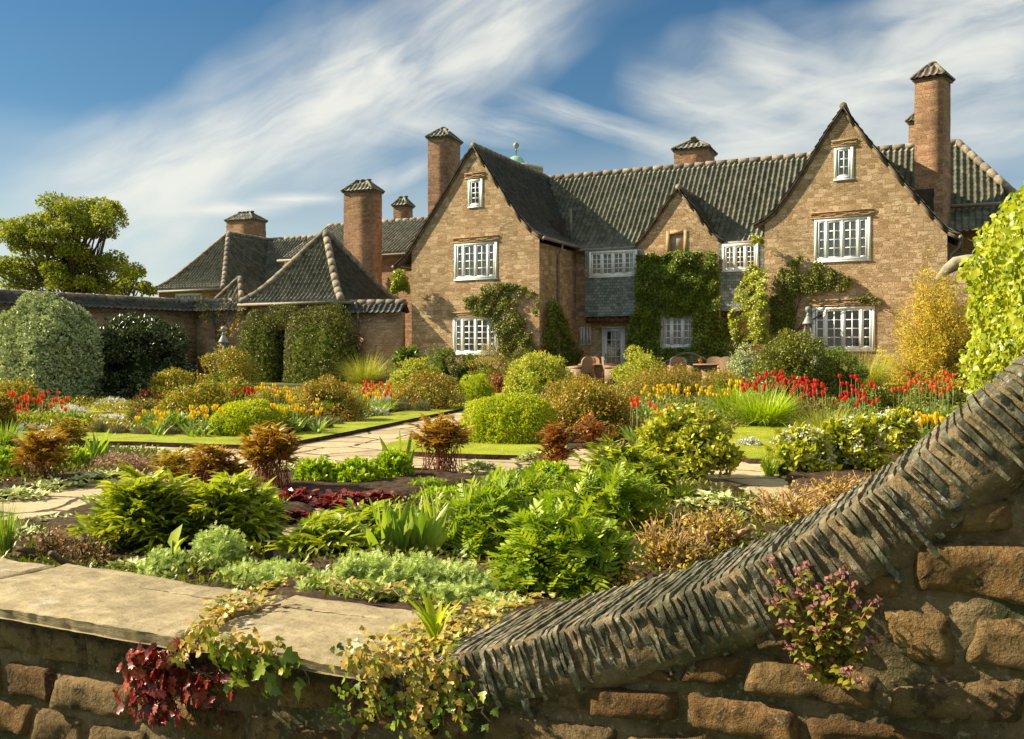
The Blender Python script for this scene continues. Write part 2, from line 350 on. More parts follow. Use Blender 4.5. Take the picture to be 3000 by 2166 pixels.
# ---------------------------------------------------------------- world, sun, camera
SUN = np.array([-.80, -.27, .583]); SUN /= np.linalg.norm(SUN)
def azel(px, py):
    r = nrmz(ray(px, py)); return math.atan2(r[0], r[1]), math.asin(r[2])
def make_world():
    w = bpy.data.worlds.new('World'); w.cycles.sampling_method = 'NONE'; scene.world = w; w.use_nodes = True; N = NT(w.node_tree)
    bg = w.node_tree.nodes['Background']
    sky = N.n('ShaderNodeTexSky', sky_type='NISHITA'); sky.sun_disc = False
    sky.sun_elevation = math.asin(SUN[2]); sky.sun_rotation = math.atan2(SUN[0], SUN[1]) % (2*PI)
    sky.air_density = 1.0; sky.dust_density = .6; sky.ozone_density = 2.2; sky.altitude = 0
    d = N.n('ShaderNodeTexCoord').outputs['Generated']; x, y, z = N.xyz(d)
    az = N.m('ARCTAN2', x, y); el = N.m('ARCSINE', z)
    wob = N.noise(d, 5, 3); wob2 = N.noise(N.vm('ADD', d, (3, 1, 7)), 16, 4)
    def coords(A, B):
        a = np.array(azel(*A)); b = np.array(azel(*B)); t = b-a; L = float(np.linalg.norm(t)); t = t/L; n = np.array([-t[1], t[0]])
        pa = N.m('SUBTRACT', az, float(a[0])); pe = N.m('SUBTRACT', el, float(a[1]))
        s = N.m('ADD', N.m('MULTIPLY', pa, float(t[0])), N.m('MULTIPLY', pe, float(t[1])))
        q = N.m('ADD', N.m('MULTIPLY', pa, float(n[0])), N.m('MULTIPLY', pe, float(n[1]))); return s, q, L
    def streaks(A, B, freq, stretch, seed, det=8):
        s, q, L = coords(A, B)
        return N.noise(N.comb(N.m('MULTIPLY', s, freq/stretch), N.m('ADD', N.m('MULTIPLY', q, freq), N.m('MULTIPLY', wob2, .5)), float(seed)), 1.0, det, .56, .4)
    TX = [streaks((1640, -120), (150, 700), 30, 4, 1, 8), streaks((1980, 400), (3150, 90), 28, 3.5, 5), streaks((1540, 300), (2080, 450), 55, 6, 4, 6)]
    def band(A, B, hw, soft, dens, tx, ends=.25, thr=.45):
        s, q, L = coords(A, B)
        q2 = N.m('ADD', q, N.m('MULTIPLY', N.m('SUBTRACT', wob, .5), hw*1.5))
        fall = N.m('SUBTRACT', 1, N.m('DIVIDE', N.m('ABSOLUTE', q2), hw), clamp=True)
        if soft != 1: fall = N.m('POWER', fall, soft)
        e = N.m('MULTIPLY', N.m('DIVIDE', N.m('ADD', s, ends*L*.5), ends*L, clamp=True), N.m('DIVIDE', N.m('SUBTRACT', L*(1+ends*.5), s), ends*L, clamp=True))
        tex2 = N.m('DIVIDE', N.m('SUBTRACT', TX[tx], thr-.27), .56, clamp=True)
        return N.m('MULTIPLY', N.m('MULTIPLY', fall, e), N.m('MULTIPLY', tex2, dens))
    bands = [
        band((1640, -120), (150, 700), .085, 1.0, 1.25, 0, .3, .40),
        band((1560, 60), (560, 480), .045, .8, .75, 0, .3, .45),
        band((1500, 130), (1130, 290), .018, .8, .5, 0, .3, .45),
        band((150, 560), (560, 470), .07, 1.0, .6, 0, .6, .42),
        band((1540, 300), (2080, 450), .016, .8, .8, 2, .4, .42),
        band((1980, 400), (3150, 90), .10, .9, 1.1, 1, .3, .40),
        band((2150, 130), (2600, 330), .035, .8, 1.0, 2, .4, .42),
        band((2550, 120), (3100, -20), .06, .9, 1.1, 1, .4, .42),
        band((1880, 250), (2350, 420), .03, .9, .8, 2, .4, .42),
        band((2200, 500), (3100, 330), .028, .9, .8, 1, .4, .43),
        band((1020, 370), (1600, 385), .022, .8, .8, 2, .3, .5),
        band((520, 614), (780, 606), .013, 1.7, 1.7, 2, .9, .30),
        band((790, 583), (960, 584), .010, 1.7, 1.5, 2, .9, .30),
        band((380, 760), (560, 640), .02, .8, .6, 0, .4, .42),
        band((1080, 560), (1260, 490), .014, .8, .7, 0, .4, .42)]
    tot = bands[0]
    for q in bands[1:]: tot = N.m('MAXIMUM', tot, q) if False else N.m('ADD', tot, N.m('MULTIPLY', q, N.m('SUBTRACT', 1, N.m('MINIMUM', tot, 1.0))))
    veil = N.ramp(el, [(.0, 1.0), (.10, .62), (.24, .06), (.4, 0)])
    veil = N.m('MULTIPLY', veil, N.m('ADD', .55, N.m('MULTIPLY', N.noise(N.comb(N.m('MULTIPLY', az, 3), N.m('MULTIPLY', el, 14), 2.0), 1.2, 4), .7)))
    tot = N.m('ADD', tot, N.m('MULTIPLY', veil, N.m('SUBTRACT', 1, N.m('MINIMUM', tot, 1.0))))
    over = N.m('MULTIPLY', N.ramp(el, [(.43, 0), (.62, .9)]), N.m('MULTIPLY_ADD', wob, 1.0, .35, True))      # unseen bright cloud added overhead to lift the fill in the shade
    tot = N.m('ADD', tot, N.m('MULTIPLY', over, N.m('SUBTRACT', 1, N.m('MINIMUM', tot, 1.0))))
    tot = N.m('MULTIPLY', N.m('MINIMUM', tot, 1.0), .92)
    hs = N.n('ShaderNodeHueSaturation'); N.set(hs.inputs['Color'], sky.outputs[0]); hs.inputs['Saturation'].default_value = SKY_SAT; hs.inputs['Value'].default_value = 1
    skyc = N.mix(1.0, hs.outputs[0], SKY_TINT, 'MULTIPLY')
    col = N.mix(tot, skyc, CLOUD)
    N.set(bg.inputs['Color'], col); bg.inputs['Strength'].default_value = SKY_STR
EXPO = 1.15; SKY_STR = .075; SKY_SAT = 1.15; SKY_TINT = (.31, .50, .545); CLOUD = (5.5, 5.5, 5.0)
make_world()
L = bpy.data.lights.new('sun', 'SUN'); L.energy = 5.0; L.angle = R(.53); L.color = (1, .85, .60)
lo = bpy.data.objects.new('sun', L); COL.objects.link(lo); lo.location = (-20, -10, 30); lo.rotation_euler = Vector(SUN).to_track_quat('Z', 'Y').to_euler()
cam = bpy.data.cameras.new('camera'); co_ = bpy.data.objects.new('camera', cam); COL.objects.link(co_); scene.camera = co_
cam.sensor_width = 36; cam.lens = 36*F/3000; cam.shift_y = -(1083-HY)/3000; cam.clip_start = .05; cam.clip_end = 3000
co_.location = (0, 0, EYE); co_.rotation_euler = (R(90), 0, YAW)
scene.view_settings.view_transform = 'Standard'; scene.view_settings.look = 'None'; scene.view_settings.gamma = 1; scene.view_settings.exposure = EXPO
scene.cycles.max_bounces = 8; scene.cycles.transparent_max_bounces = 12; scene.cycles.diffuse_bounces = 3; scene.cycles.transmission_bounces = 4; scene.cycles.glossy_bounces = 3
scene.cycles.sample_clamp_indirect = 6
# ---------------------------------------------------------------- building helpers
def polyline_at(P, a):
    P = np.asarray(P, float); seg = np.linalg.norm(np.diff(P, axis=0), axis=1); c = np.concatenate([[0], np.cumsum(seg)])
    return np.stack([np.interp(a, c, P[:, i]) for i in range(P.shape[1])], -1), c[-1]
def tileroof(geo, prof, o, tdir, sdir, smin, smax, tw=.19, row=.25, amp=.048, mat=0, sub=6, lift=.03):
    """rows of pantiles on a roof slope; prof = (run, height) from eave to ridge"""
    prof = np.asarray(prof, float); o = np.array(o, float); tdir = np.array(tdir, float); sdir = np.array(sdir, float)
    _, Lp = polyline_at(prof, 0.0); nr = max(1, int(math.ceil(Lp/row))); row = Lp/nr
    a = []; lf = []; ri = []
    for k in range(nr):
        a += [k*row, (k+1)*row-.002]; lf += [lift, 0.0]; ri += [k, k]
    a = np.array(a); lf = np.array(lf); ri = np.array(ri)
    P, _ = polyline_at(prof, a); P2, _ = polyline_at(prof, np.minimum(a+.12, Lp)); P1, _ = polyline_at(prof, np.maximum(a-.12, 0))
    T = nrmz(P2-P1); Nn = np.stack([-T[:, 1], T[:, 0]], -1)
    lo_ = np.array([smin(r, z) for r, z in P]); hi_ = np.array([smax(r, z) for r, z in P])
    s0, s1 = lo_.min(), hi_.max(); nt = int(math.ceil((s1-s0)/tw)); S = s0+np.arange(nt*sub+1)*tw/sub
    ph = (S-s0)/tw; h = amp*(np.maximum(0, np.cos(2*PI*ph))**1.4*1.15-.25*np.maximum(0, -np.cos(2*PI*ph)))
    SS = np.clip(S[None, :], lo_[:, None], hi_[:, None]); out = (S[None, :] < lo_[:, None]) | (S[None, :] > hi_[:, None])
    ti = np.minimum((ph+.25).astype(int), nt); J = rng.normal(0, .005, (nr, nt+2)); Cc = rng.random((nr, nt+2))
    H = h[None, :]+lf[:, None]+J[ri][:, ti]
    P3 = o+tdir*P[:, 0][:, None]+UP*P[:, 1][:, None]; N3 = tdir*Nn[:, 0][:, None]+UP*Nn[:, 1][:, None]
    V = P3[:, None]+sdir*SS[..., None]+N3[:, None]*H[..., None]
    keep = ~(out[:-1, :-1] & out[1:, :-1] & out[1:, 1:] & out[:-1, 1:])
    flip = np.dot(np.cross(tdir, sdir), UP) < 0
    geo.grid(V, mat, Cc[ri][:, ti], keep, flip)
def ridge(geo, pts, r=.11, mat=0, seg=.42):
    pts = np.asarray(pts, float); _, Lp = polyline_at(pts, 0.0); n = max(1, int(Lp/seg))
    for k in range(n):
        a = np.linspace(k*Lp/n, (k+1)*Lp/n*.999, 3); P, _ = polyline_at(pts, a)
        geo.tube(P, [r*1.08, r, r*.96], 8, mat, rng.random())
def wall_poly(geo, outer, holes, Y, rev=.16, mat=0, axis='x'):
    """wall sheet with real openings and their reveals; axis 'x': runs along x at y = Y"""
    if abs(sum(outer[i][0]*outer[(i+1) % len(outer)][1]-outer[(i+1) % len(outer)][0]*outer[i][1] for i in range(len(outer)))) < 1e-9: return
    loops = [[Vector((p[0], p[1], 0)) for p in outer]]+[[Vector(q) for q in ((a, c, 0), (b, c, 0), (b, d, 0), (a, d, 0))] for a, b, c, d in holes]
    fl = [v for l in loops for v in l]
    tris = geometry.tessellate_polygon(loops)
    to = (lambda u, z, k: (u, Y+k, z)) if axis == 'x' else (lambda u, z, k: (Y-k, u, z))
    geo.faces([to(v.x, v.y, 0) for v in fl], [tuple(t) for t in tris], .5, mat)
    for a, b, c, d in holes:
        q = [(a, c), (b, c), (b, d), (a, d)]
        for i in range(4):
            p, r_ = q[i], q[(i+1) % 4]
            geo.faces([to(*p, 0), to(*r_, 0), to(*r_, rev), to(*p, rev)], [(0, 1, 2, 3)], .5, mat)
def rect(px0, px1, py0, py1, Y):
    ym = (py0+py1)/2; xm = (px0+px1)/2
    return float(atY(px0, ym, Y)[0]), float(atY(px1, ym, Y)[0]), float(atY(xm, py1, Y)[2]), float(atY(xm, py0, Y)[2])
def window(root, r, Y, lights, rows, curtain='sides', name='window', mat='white', label=None, sill=True, fw=.085):
    x0, x1, z0, z1 = r; f = Geo(); s = Geo(); p = Geo()
    for a, b, c, d in ((x0, x0+fw, z0, z1), (x1-fw, x1, z0, z1), (x0+fw, x1-fw, z0, z0+fw), (x0+fw, x1-fw, z1-fw, z1)):
        f.box(a, b, Y-.025, Y+.09, c, d)
    if sill: f.box(x0-.02, x1+.02, Y-.04, Y+.0, z0-.035, z0-.002)
    tot = sum(lights)+.35*len(lights); iw = x1-x0-2*fw; x = x0+fw
    for i, n in enumerate(lights):
        w = iw*(n+.35)/tot; a, b = x, x+w; c, d = z0+fw, z1-fw
        if i: f.box(a-.025, a+.025, Y-.022, Y+.085, c, d)
        e = .045; a2, b2 = a+.02, b-.02
        for q in ((a2, a2+e, c, d), (b2-e, b2, c, d), (a2+e, b2-e, c, c+e), (a2+e, b2-e, d-e, d)): s.box(q[0], q[1], Y-.014, Y+.036, q[2], q[3])
        for k in range(1, n):
            xm = a2+e+(b2-a2-2*e)*k/n; s.box(xm-.016, xm+.016, Y-.006, Y+.028, c+e, d-e)
        for k in range(1, rows):
            zm = c+e+(d-c-2*e)*k/rows; s.box(a2+e, b2-e, Y-.004, Y+.030, zm-.015, zm+.015)
        p.faces([(a2, Y+.012, c), (b2, Y+.012, c), (b2, Y+.012, d), (a2, Y+.012, d)], [(0, 1, 2, 3)])
        x += w
    wo = f.build(name, M[mat], root)
    if label: wo['label'] = label
    s.build('sash', M[mat], wo); p.build('pane', M['glass'], wo)
    if curtain:
        spans = {'sides': [(0, .17), (.83, 1)], 'full': [(0, .48), (.5, 1)], 'half': [(0, .3), (.62, 1)], 'left': [(0, .4)]}[curtain]
        for u0, u1 in spans:
            X = np.linspace(x0+(x1-x0)*u0, x0+(x1-x0)*u1, max(6, int(60*(u1-u0)))); Z = np.array([z0, z1])
            P = np.zeros((len(X), 2, 3)); P[..., 0] = X[:, None]; P[..., 1] = (Y+.075+.018*np.sin(X*55))[:, None]; P[..., 2] = Z[None]
            c = Geo(); c.grid(P); c.build('curtain', M['curtain'], wo)
    return wo
def frieze(root, px0, px1, py, Y):
    """a band of tiles laid in a wave over the window head"""
    a = atY(px0, py, Y); b = atY(px1, py, Y); g = Geo(); n = int((b[0]-a[0])/.03); X = np.linspace(a[0], b[0], n)
    z = float(atY((px0+px1)/2, py, Y)[2])
    for k, (amp, dz) in enumerate(((.035, .03), (-.035, 0))):
        pts = np.stack([X, np.full(n, Y-.02), z+dz+amp*np.sin((X-X[0])*9)], -1); g.tube(pts, .016, 5, 0, .3)
    g.box(a[0], b[0], Y-.045, Y+.02, z+.085, z+.115); g.box(a[0], b[0], Y-.045, Y+.02, z-.085, z-.06)
    return g.build('lintel', M['sill'], root)
def chimney(root, cx, cy, w, d, z0, z1, rz=0., pots=2, mat='chim', capm='tile', ch=.5):
    g = Geo(); c_, s_ = math.cos(rz), math.sin(rz)
    def tr(P):
        P = np.asarray(P, float); x, y = P[..., 0].copy(), P[..., 1].copy(); Q = P.copy(); Q[..., 0] = cx+x*c_-y*s_; Q[..., 1] = cy+x*s_+y*c_; return Q
    nz = int((z1-z0)/.15)
    a = np.array([(-w/2, -d/2), (0, -d/2), (w/2, -d/2), (w/2, 0), (w/2, d/2), (0, d/2), (-w/2, d/2), (-w/2, 0), (-w/2, -d/2)]); Z = np.linspace(z0, z1, nz)
    P = np.zeros((nz, 9, 3)); k = 1+.0*Z[:, None]+rng.normal(0, .006, (nz, 9)); k[:, 8] = k[:, 0]
    P[..., 0] = a[:, 0]*k; P[..., 1] = a[:, 1]*k; P[..., 2] = Z[:, None]
    g.grid(tr(P), flip=True)
    o = g.build('chimney', M[mat], root)
    t = Geo(); ov = .09; W, D = w+2*ov, d+2*ov; rl = max(abs(W-D), .25)*.5
    hz = z1+.02; lx = rl if W >= D else .12; ly = rl if D > W else .12
    gg = Geo()
    for sd, (td, half, run, top) in {(1, 0): ((0, 1), W/2, D/2-ly, lx), (-1, 0): ((0, -1), W/2, D/2-ly, lx), (0, 1): ((-1, 0), D/2, W/2-lx, ly), (0, -1): ((1, 0), D/2, W/2-lx, ly)}.items():
        tdv = np.array([td[0], td[1], 0.]); sdv = np.array([sd[0], sd[1], 0.]); org = -tdv*((D/2) if td[0] == 0 else (W/2))
        fn = lambda r, z, h=half, t_=top, rn=run: h+(t_-h)*min(1, r/max(rn, 1e-3))
        tileroof(gg, [(0, hz), (run, hz+ch)], org, tdv, sdv, lambda r, z, f=fn: -f(r, z), fn, .2, .26, .035, 0, 6, .025)
    for v, l, s__, r_, m_ in zip(gg.v, gg.l, gg.s, gg.r, gg.m):
        t.v.append(tr(v)); t.l.append(l-0); t.s.append(s__); t.r.append(r_); t.m.append(m_)
    t.n = gg.n
    for sx in (-1, 1):
        for sy in (-1, 1):
            t.tube(tr([(sx*W/2, sy*D/2, hz+.03), (sx*lx, sy*ly, hz+ch+.03)]), .06, 6, 1, .4)
    q = np.array([(-W/2+.03, -D/2+.03), (W/2-.03, -D/2+.03), (W/2-.03, D/2-.03), (-W/2+.03, D/2-.03)])
    t.faces(tr([(*p, z) for z in (hz-.06, hz+.01) for p in q]), [(3, 2, 1, 0), (4, 5, 6, 7), (0, 1, 5, 4), (1, 2, 6, 5), (2, 3, 7, 6), (3, 0, 4, 7)], .2, 0)
    t.build('chimney_cap', [M[capm], M['ridge']], o)
    pg = Geo()
    for k in range(pots):
        u = (k-(pots-1)/2)*.3
        b = tr([(u if W >= D else 0, 0 if W >= D else u, hz+ch-.08)])[0]
        pg.lathe([(.0, 0), (.11, 0), (.10, .16), (.13, .17), (.13, .22), (.08, .22), (0, .2)], b, 10)
    if pots: pg.build('chimney_pot', M['ridge'], o)
    return o
def gutter(root, a, b, sag=0, name='gutter'):
    g = Geo(); g.tube([a, b], .06, 8); return g.build(name, M['lead'], root)
def pipe(root, pts, r=.045):
    g = Geo(); g.tube(pts, r, 8); p = np.array(pts)
    for k in range(2, 6):
        z = p[-1][2]+(p[-2][2]-p[-1][2])*k/6; g.lathe([(r*1.5, -.03), (r*1.5, .03)], (p[-1][0], p[-1][1], z), 8)
    return g.build('downpipe', M['lead'], root)
M['capstone'] = simple('weathered_capstone', (.30, .26, .19), .8, .2, var=.2)
M['verge'] = simple('verge_tile', (.155, .12, .08), .8, .2, var=.2)
# ---------------------------------------------------------------- the house
Y0, Y1 = 30.0, 33.5
house = thing('country_house', 'gabled honey sandstone country house with pantiled roofs and white casement windows', 'house', (-8, 34, 0))
c2 = lambda x, y: (1000+x*.4409, 300+y*.4409)
c3 = lambda x, y: (2000+x*.5804, 150+y*.5804)
def prof(pts, Y, f): return [sxz(*f(*p), Y) for p in pts]
LGR = prof([(880, 297), (960, 420), (1050, 560), (1130, 680), (1200, 780), (1270, 850), (1345, 895)], Y0, c2)
LGL = prof([(880, 297), (830, 362), (760, 482), (690, 600), (620, 718), (550, 830), (490, 930), (430, 1020), (355, 1088)], Y0, c2)
RGL = prof([(812, 288), (740, 390), (670, 505), (600, 620), (530, 725), (470, 805), (410, 855), (355, 882)], Y0, c3)
RGR = prof([(812, 288), (870, 370), (960, 480), (1040, 570), (1120, 670), (1200, 760), (1270, 840), (1340, 905), (1400, 932)], Y0, c3)
YS = 33.02
SGL = prof([(2240, 572), (2200, 620), (2130, 722), (2070, 812), (2010, 892), (1950, 955)], YS, c2)
SGR = prof([(-27, 695), (0, 727), (60, 800), (110, 872), (150, 922), (200, 962)], YS, c3)
SGR[0] = SGL[0]
RZ = 8.55; RY = 36.7; EZ = 5.0; EY = 33.25
def main_y(z): return RY-(RZ-z)*(RY-EY)/(RZ-EZ)
def gable(right, left, Yf, yend, tm, wx0, wx1, holes, zbase=0., tw=.19):
    g = Geo()
    for P, sgn in ((right, -1), (left, 1)):
        P = np.array(P); ex = P[-1][0]; pr = [(abs(x-ex), z) for x, z in P[::-1]]
        tileroof(g, pr, (ex, 0, 0), (sgn, 0, 0), (0, 1, 0), lambda r, z: Yf-.075, lambda r, z: yend(z), tw, .24, .04, 0)
        under = np.array([[(x, Yf-.07, z-.03), (x, Yf+.35, z-.03)] for x, z in P]); g.grid(under, 0, .2)
    ap = right[0]; ridge(g, [(ap[0], Yf-.085, ap[1]+.05), (ap[0], yend(ap[1]), ap[1]+.05)], .11, 1)
    ro = g.build('roof', [M[tm], M['ridge']], house)
    v = Geo()
    for P in (right, left):
        for (xa, za), (xb, zb) in zip(P[:-1], P[1:]):
            v.bar((xa, Yf-.035, za-.07), (xb, Yf-.035, zb-.07), .085, .03, 0, (0, 1, 0)); v.bar((xa, Yf-.025, za-.11), (xb, Yf-.025, zb-.11), .06, .025, 0, (0, 1, 0)); v.bar((xa, Yf-.082, za+.005), (xb, Yf-.082, zb+.005), .012, .06, 0, (0, 1, 0))
    v.build('verge', M['verge'], ro)
    out = [(wx0, zbase)]+[(wx1, zbase)]
    rp = [(x, z-.05) for x, z in right if x <= wx1+.02]; lp = [(x, z-.05) for x, z in left if x >= wx0-.02]
    zr = np.interp(wx1, [p[0] for p in right], [p[1] for p in right])-.05; zl = np.interp(wx0, [p[0] for p in left[::-1]], [p[1] for p in left[::-1]])-.05
    rp = [p for p in rp if p[0] < wx1-.02]; lp = [p for p in lp if p[0] > wx0+.02]
    out += [(wx1, zr)]+rp[::-1]+lp[1:]+[(wx0, zl)]
    w = Geo(); wall_poly(w, out, holes, Yf); return w
wx = lambda px, Y, py=1000: float(atY(px, py, Y)[0])
LX0, LX1 = wx(1206, Y0), wx(1580, Y0); RX0, RX1 = wx(2240, Y0), wx(2775, Y0)
wl = [rect(1372, 1414.5, 525, 606, Y0), rect(1332, 1457, 711, 818, Y0), rect(1328, 1461, 928, 1037, Y0)]
wr = [rect(2444, 2501, 430, 525, Y0), rect(2386, 2551, 638, 764, Y0), rect(2380, 2563, 899, 1027, Y0)]
g = gable(LGR, LGL, Y0, lambda z: min(RY, main_y(min(z, RZ))+.5), 'tile_shade', LX0, LX1, wl)
wall_poly(g, [(Y0, 0), (Y1, 0), (Y1, 5.0), (Y0, 5.0)], [], LX1, .2, 0, 'y')
wall_poly(g, [(Y0, 0), (40, 0), (40, 4.3), (Y0, 4.3)], [], LX0, .2, 0, 'y')
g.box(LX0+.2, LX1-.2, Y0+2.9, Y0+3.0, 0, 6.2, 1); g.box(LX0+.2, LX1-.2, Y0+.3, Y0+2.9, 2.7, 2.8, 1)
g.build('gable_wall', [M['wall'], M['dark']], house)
g = gable(RGR, RGL, Y0, lambda z: min(RY, main_y(min(z, RZ))+.5), 'tile_shade', RX0, RX1, wr)
wall_poly(g, [(Y0, 0), (40, 0), (40, 4.7), (Y0, 4.7)], [], RX1, .2, 0, 'y')
wall_poly(g, [(Y0, 0), (Y1, 0), (Y1, 5.0), (Y0, 5.0)], [], RX0, .2, 0, 'y')
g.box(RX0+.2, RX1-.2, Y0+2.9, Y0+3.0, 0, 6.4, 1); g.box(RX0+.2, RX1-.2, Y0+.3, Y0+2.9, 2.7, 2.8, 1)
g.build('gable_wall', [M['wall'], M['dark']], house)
window(house, wl[0], Y0, [2], 4, 'sides', label='small attic casement standing ajar'); window(house, wl[1], Y0, [1, 2, 2, 1], 4, 'full'); window(house, wl[2], Y0, [1, 2, 2, 1], 5, 'sides')
window(house, wr[0], Y0, [2], 3, 'full'); window(house, wr[1], Y0, [1, 2, 2, 1], 4, 'full'); window(house, wr[2], Y0, [1, 2, 2, 1], 4, None)
for a in ((1362, 1422, 516), (1326, 1463, 703), (1320, 1452, 923)): frieze(house, *a, Y0)
for a in ((2436, 2512, 421), (2374, 2562, 629), (2372, 2580, 888)): frieze(house, *a, Y0)
# main range
mr = Geo(); hipx = .14
tileroof(mr, [(0, EZ-.0), (.5, EZ+.32), (1.1, EZ+.86), (RY-EY, RZ)], (0, EY, 0), (0, 1, 0), (1, 0, 0), lambda r, z: -17.5, lambda r, z: hipx+.72*(RZ-z), .20, .25, .056)
tileroof(mr, [(0, EZ), ((RZ-EZ)*.72, RZ)], (hipx+.72*(RZ-EZ), 0, 0), (-1, 0, 0), (0, 1, 0), lambda r, z: main_y(z), lambda r, z: RY+(RY-main_y(z)), .20, .25, .056)
tileroof(mr, [(0, EZ), (RY-EY, RZ)], (0, 2*RY-EY, 0), (0, -1, 0), (1, 0, 0), lambda r, z: -17.5, lambda r, z: hipx+.72*(RZ-z), .5, .6, .05, 0, 2)
ridge(mr, [(-15.7, RY, RZ+.04), (hipx, RY, RZ+.04)], .12, 1); ridge(mr, [(hipx, RY, RZ+.05), (hipx+.72*(RZ-EZ), EY, EZ+.05)], .12, 1)
rf = mr.build('roof', [M['tile'], M['ridge']], house)
sv = Geo(); b = atY(1664, 683, 33.3); sv.tube([(b[0]-.0, 33.6, b[2]-.3), (b[0], 33.6, b[2]+.95)], .05, 8, 0); sv.build('vent_pipe', M['lead'], rf)
rw = [rect(1764, 1831, 957, 1113, Y1), rect(1701, 1713, 958, 1011, Y1), rect(1719, 1731, 958, 1011, Y1), rect(2190, 2222, 975, 1010, Y1)]
iw = rect(1929, 2040, 920, 1020, YS)
rw[0] = (rw[0][0], rw[0][1], .03, rw[0][3])
g = Geo(); wall_poly(g, [(LX1, 0), (RX0, 0), (RX0, EZ), (LX1, EZ)], rw+[(SGL[-1][0]+.4, SGR[-1][0]-.4, .5, 4.5)], Y1)
vr = rect(1963, 2003, 686, 737, YS)
out = [(SGL[-1][0], 0), (SGR[-1][0], 0)]+[(x, z-.05) for x, z in SGR[::-1]]+[(x, z-.05) for x, z in SGL[1:]]
wall_poly(g, out, [vr, iw], YS)
for x_ in (SGL[-1][0], SGR[-1][0]): wall_poly(g, [(YS, 0), (Y1, 0), (Y1, EZ), (YS, EZ)], [], x_, .2, 0, 'y')
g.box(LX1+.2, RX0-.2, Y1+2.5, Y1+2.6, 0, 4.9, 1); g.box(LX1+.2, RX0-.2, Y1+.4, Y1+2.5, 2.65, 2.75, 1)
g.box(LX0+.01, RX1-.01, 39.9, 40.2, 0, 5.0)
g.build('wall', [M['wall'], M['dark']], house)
sg = Geo()
for P, sgn in ((SGR, -1), (SGL, 1)):
    P = np.array(P); ex = P[-1][0]; pr = [(abs(x-ex), z) for x, z in P[::-1]]
    tileroof(sg, pr, (ex, 0, 0), (sgn, 0, 0), (0, 1, 0), lambda r, z: YS-.07, lambda r, z: main_y(z)+.4, .19, .24, .04, 0)
ridge(sg, [(SGL[0][0], YS-.08, SGL[0][1]+.04), (SGL[0][0], main_y(SGL[0][1])+.3, SGL[0][1]+.04)], .10, 1)
for P in (SGR, SGL):
    for (xa, za), (xb, zb_) in zip(P[:-1], P[1:]): sg.bar((xa, YS-.03, za-.07), (xb, YS-.03, zb_-.07), .075, .03, 2, (0, 1, 0)); sg.bar((xa, YS-.077, za+.005), (xb, YS-.077, zb_+.005), .014, .07, 2, (0, 1, 0))
sg.build('roof', [M['tile_shade'], M['ridge'], M['verge']], house)
vg = Geo(); vg.box(vr[0], vr[1], YS+.05, YS+.08, vr[2], vr[3]); vo = vg.build('shutter', M['vent'], house)
fg = Geo()
for a in ((vr[0]-.14, vr[0]-.005, vr[2]-.1, vr[3]+.12), (vr[1]+.005, vr[1]+.14, vr[2]-.1, vr[3]+.12), (vr[0], vr[1], vr[3]+.005, vr[3]+.12)): fg.box(a[0], a[1], YS-.025, YS+.03, a[2], a[3])
fg.build('stone_surround', M['sill'], house)
# bays hung with slates, under the eaves
YB = 32.98
for (pa, pb, ya, yb, lights, wrect, cur) in ((1714, 1878, 725, 925, [2, 2, 2, 2], (1726, 1867, 735, 810), 'sides'), (2105, 2246, 712, 909, [2, 2, 2], (2116, 2222, 714, 793), 'left')):
    a, b_ = wx(pa, YB), wx(pb, YB); zt = 4.98; z_ = float(atY((pa+pb)/2, yb, YB)[2]); r = rect(*wrect, YB)
    s = Geo(); wall_poly(s, [(a, z_), (b_, z_), (b_, zt), (a, zt)], [r], YB)
    P = np.array([[(a, YB-.06, z_-.02), (b_, YB-.06, z_-.02)], [(a, YB-.03, z_+.15), (b_, YB-.03, z_+.15)], [(a, YB-.004, z_+.4), (b_, YB-.004, z_+.4)]]); s.grid(P)
    s.box(a, b_, YB-.05, Y1-.01, z_-.03, z_-.021)
    s.build('slate_bay', M['slatehung'], house)
    window(house, r, YB, lights, 4, cur)
    t = Geo(); t.box(a, b_, YB+.06, YB+.25, z_-.26, z_-.04)
    for k in range(int((b_-a)/.35)): t.box(a+.1+k*.35, a+.2+k*.35, YB+.02, Y1-.02, z_-.2, z_-.05)
    t.build('timber_bressummer', M['timber'], house)
gutter(house, (LX1+.02, EY-.1, EZ+.0), (SGL[-1][0]-.03, EY-.1, EZ)); gutter(house, (SGR[-1][0]+.05, EY-.1, EZ), (RX0-.1, EY-.1, EZ))
ex, ez = LGR[-1]; gutter(house, (ex+.05, Y0-.1, ez-.04), (ex+.05, EY+.05, ez-.04))
pipe(house, [(ex+.05, 31.6, ez-.08), (LX1+.2, 31.6, ez-.3), (LX1+.07, 31.6, ez-.45), (LX1+.07, 31.6, .1)])
ex, ez = RGR[-1]; gutter(house, (ex+.02, Y0-.1, ez-.04), (ex+.02, EY, ez-.04)); pipe(house, [(ex, Y0+.35, ez-.08), (RX1+.3, Y0+.35, ez-.3), (RX1+.08, Y0+.35, ez-.5), (RX1+.08, Y0+.35, .1)])
ex, ez = LGL[-1]; gutter(house, (ex-.02, Y0-.1, ez-.04), (ex-.02, 37, ez-.04))
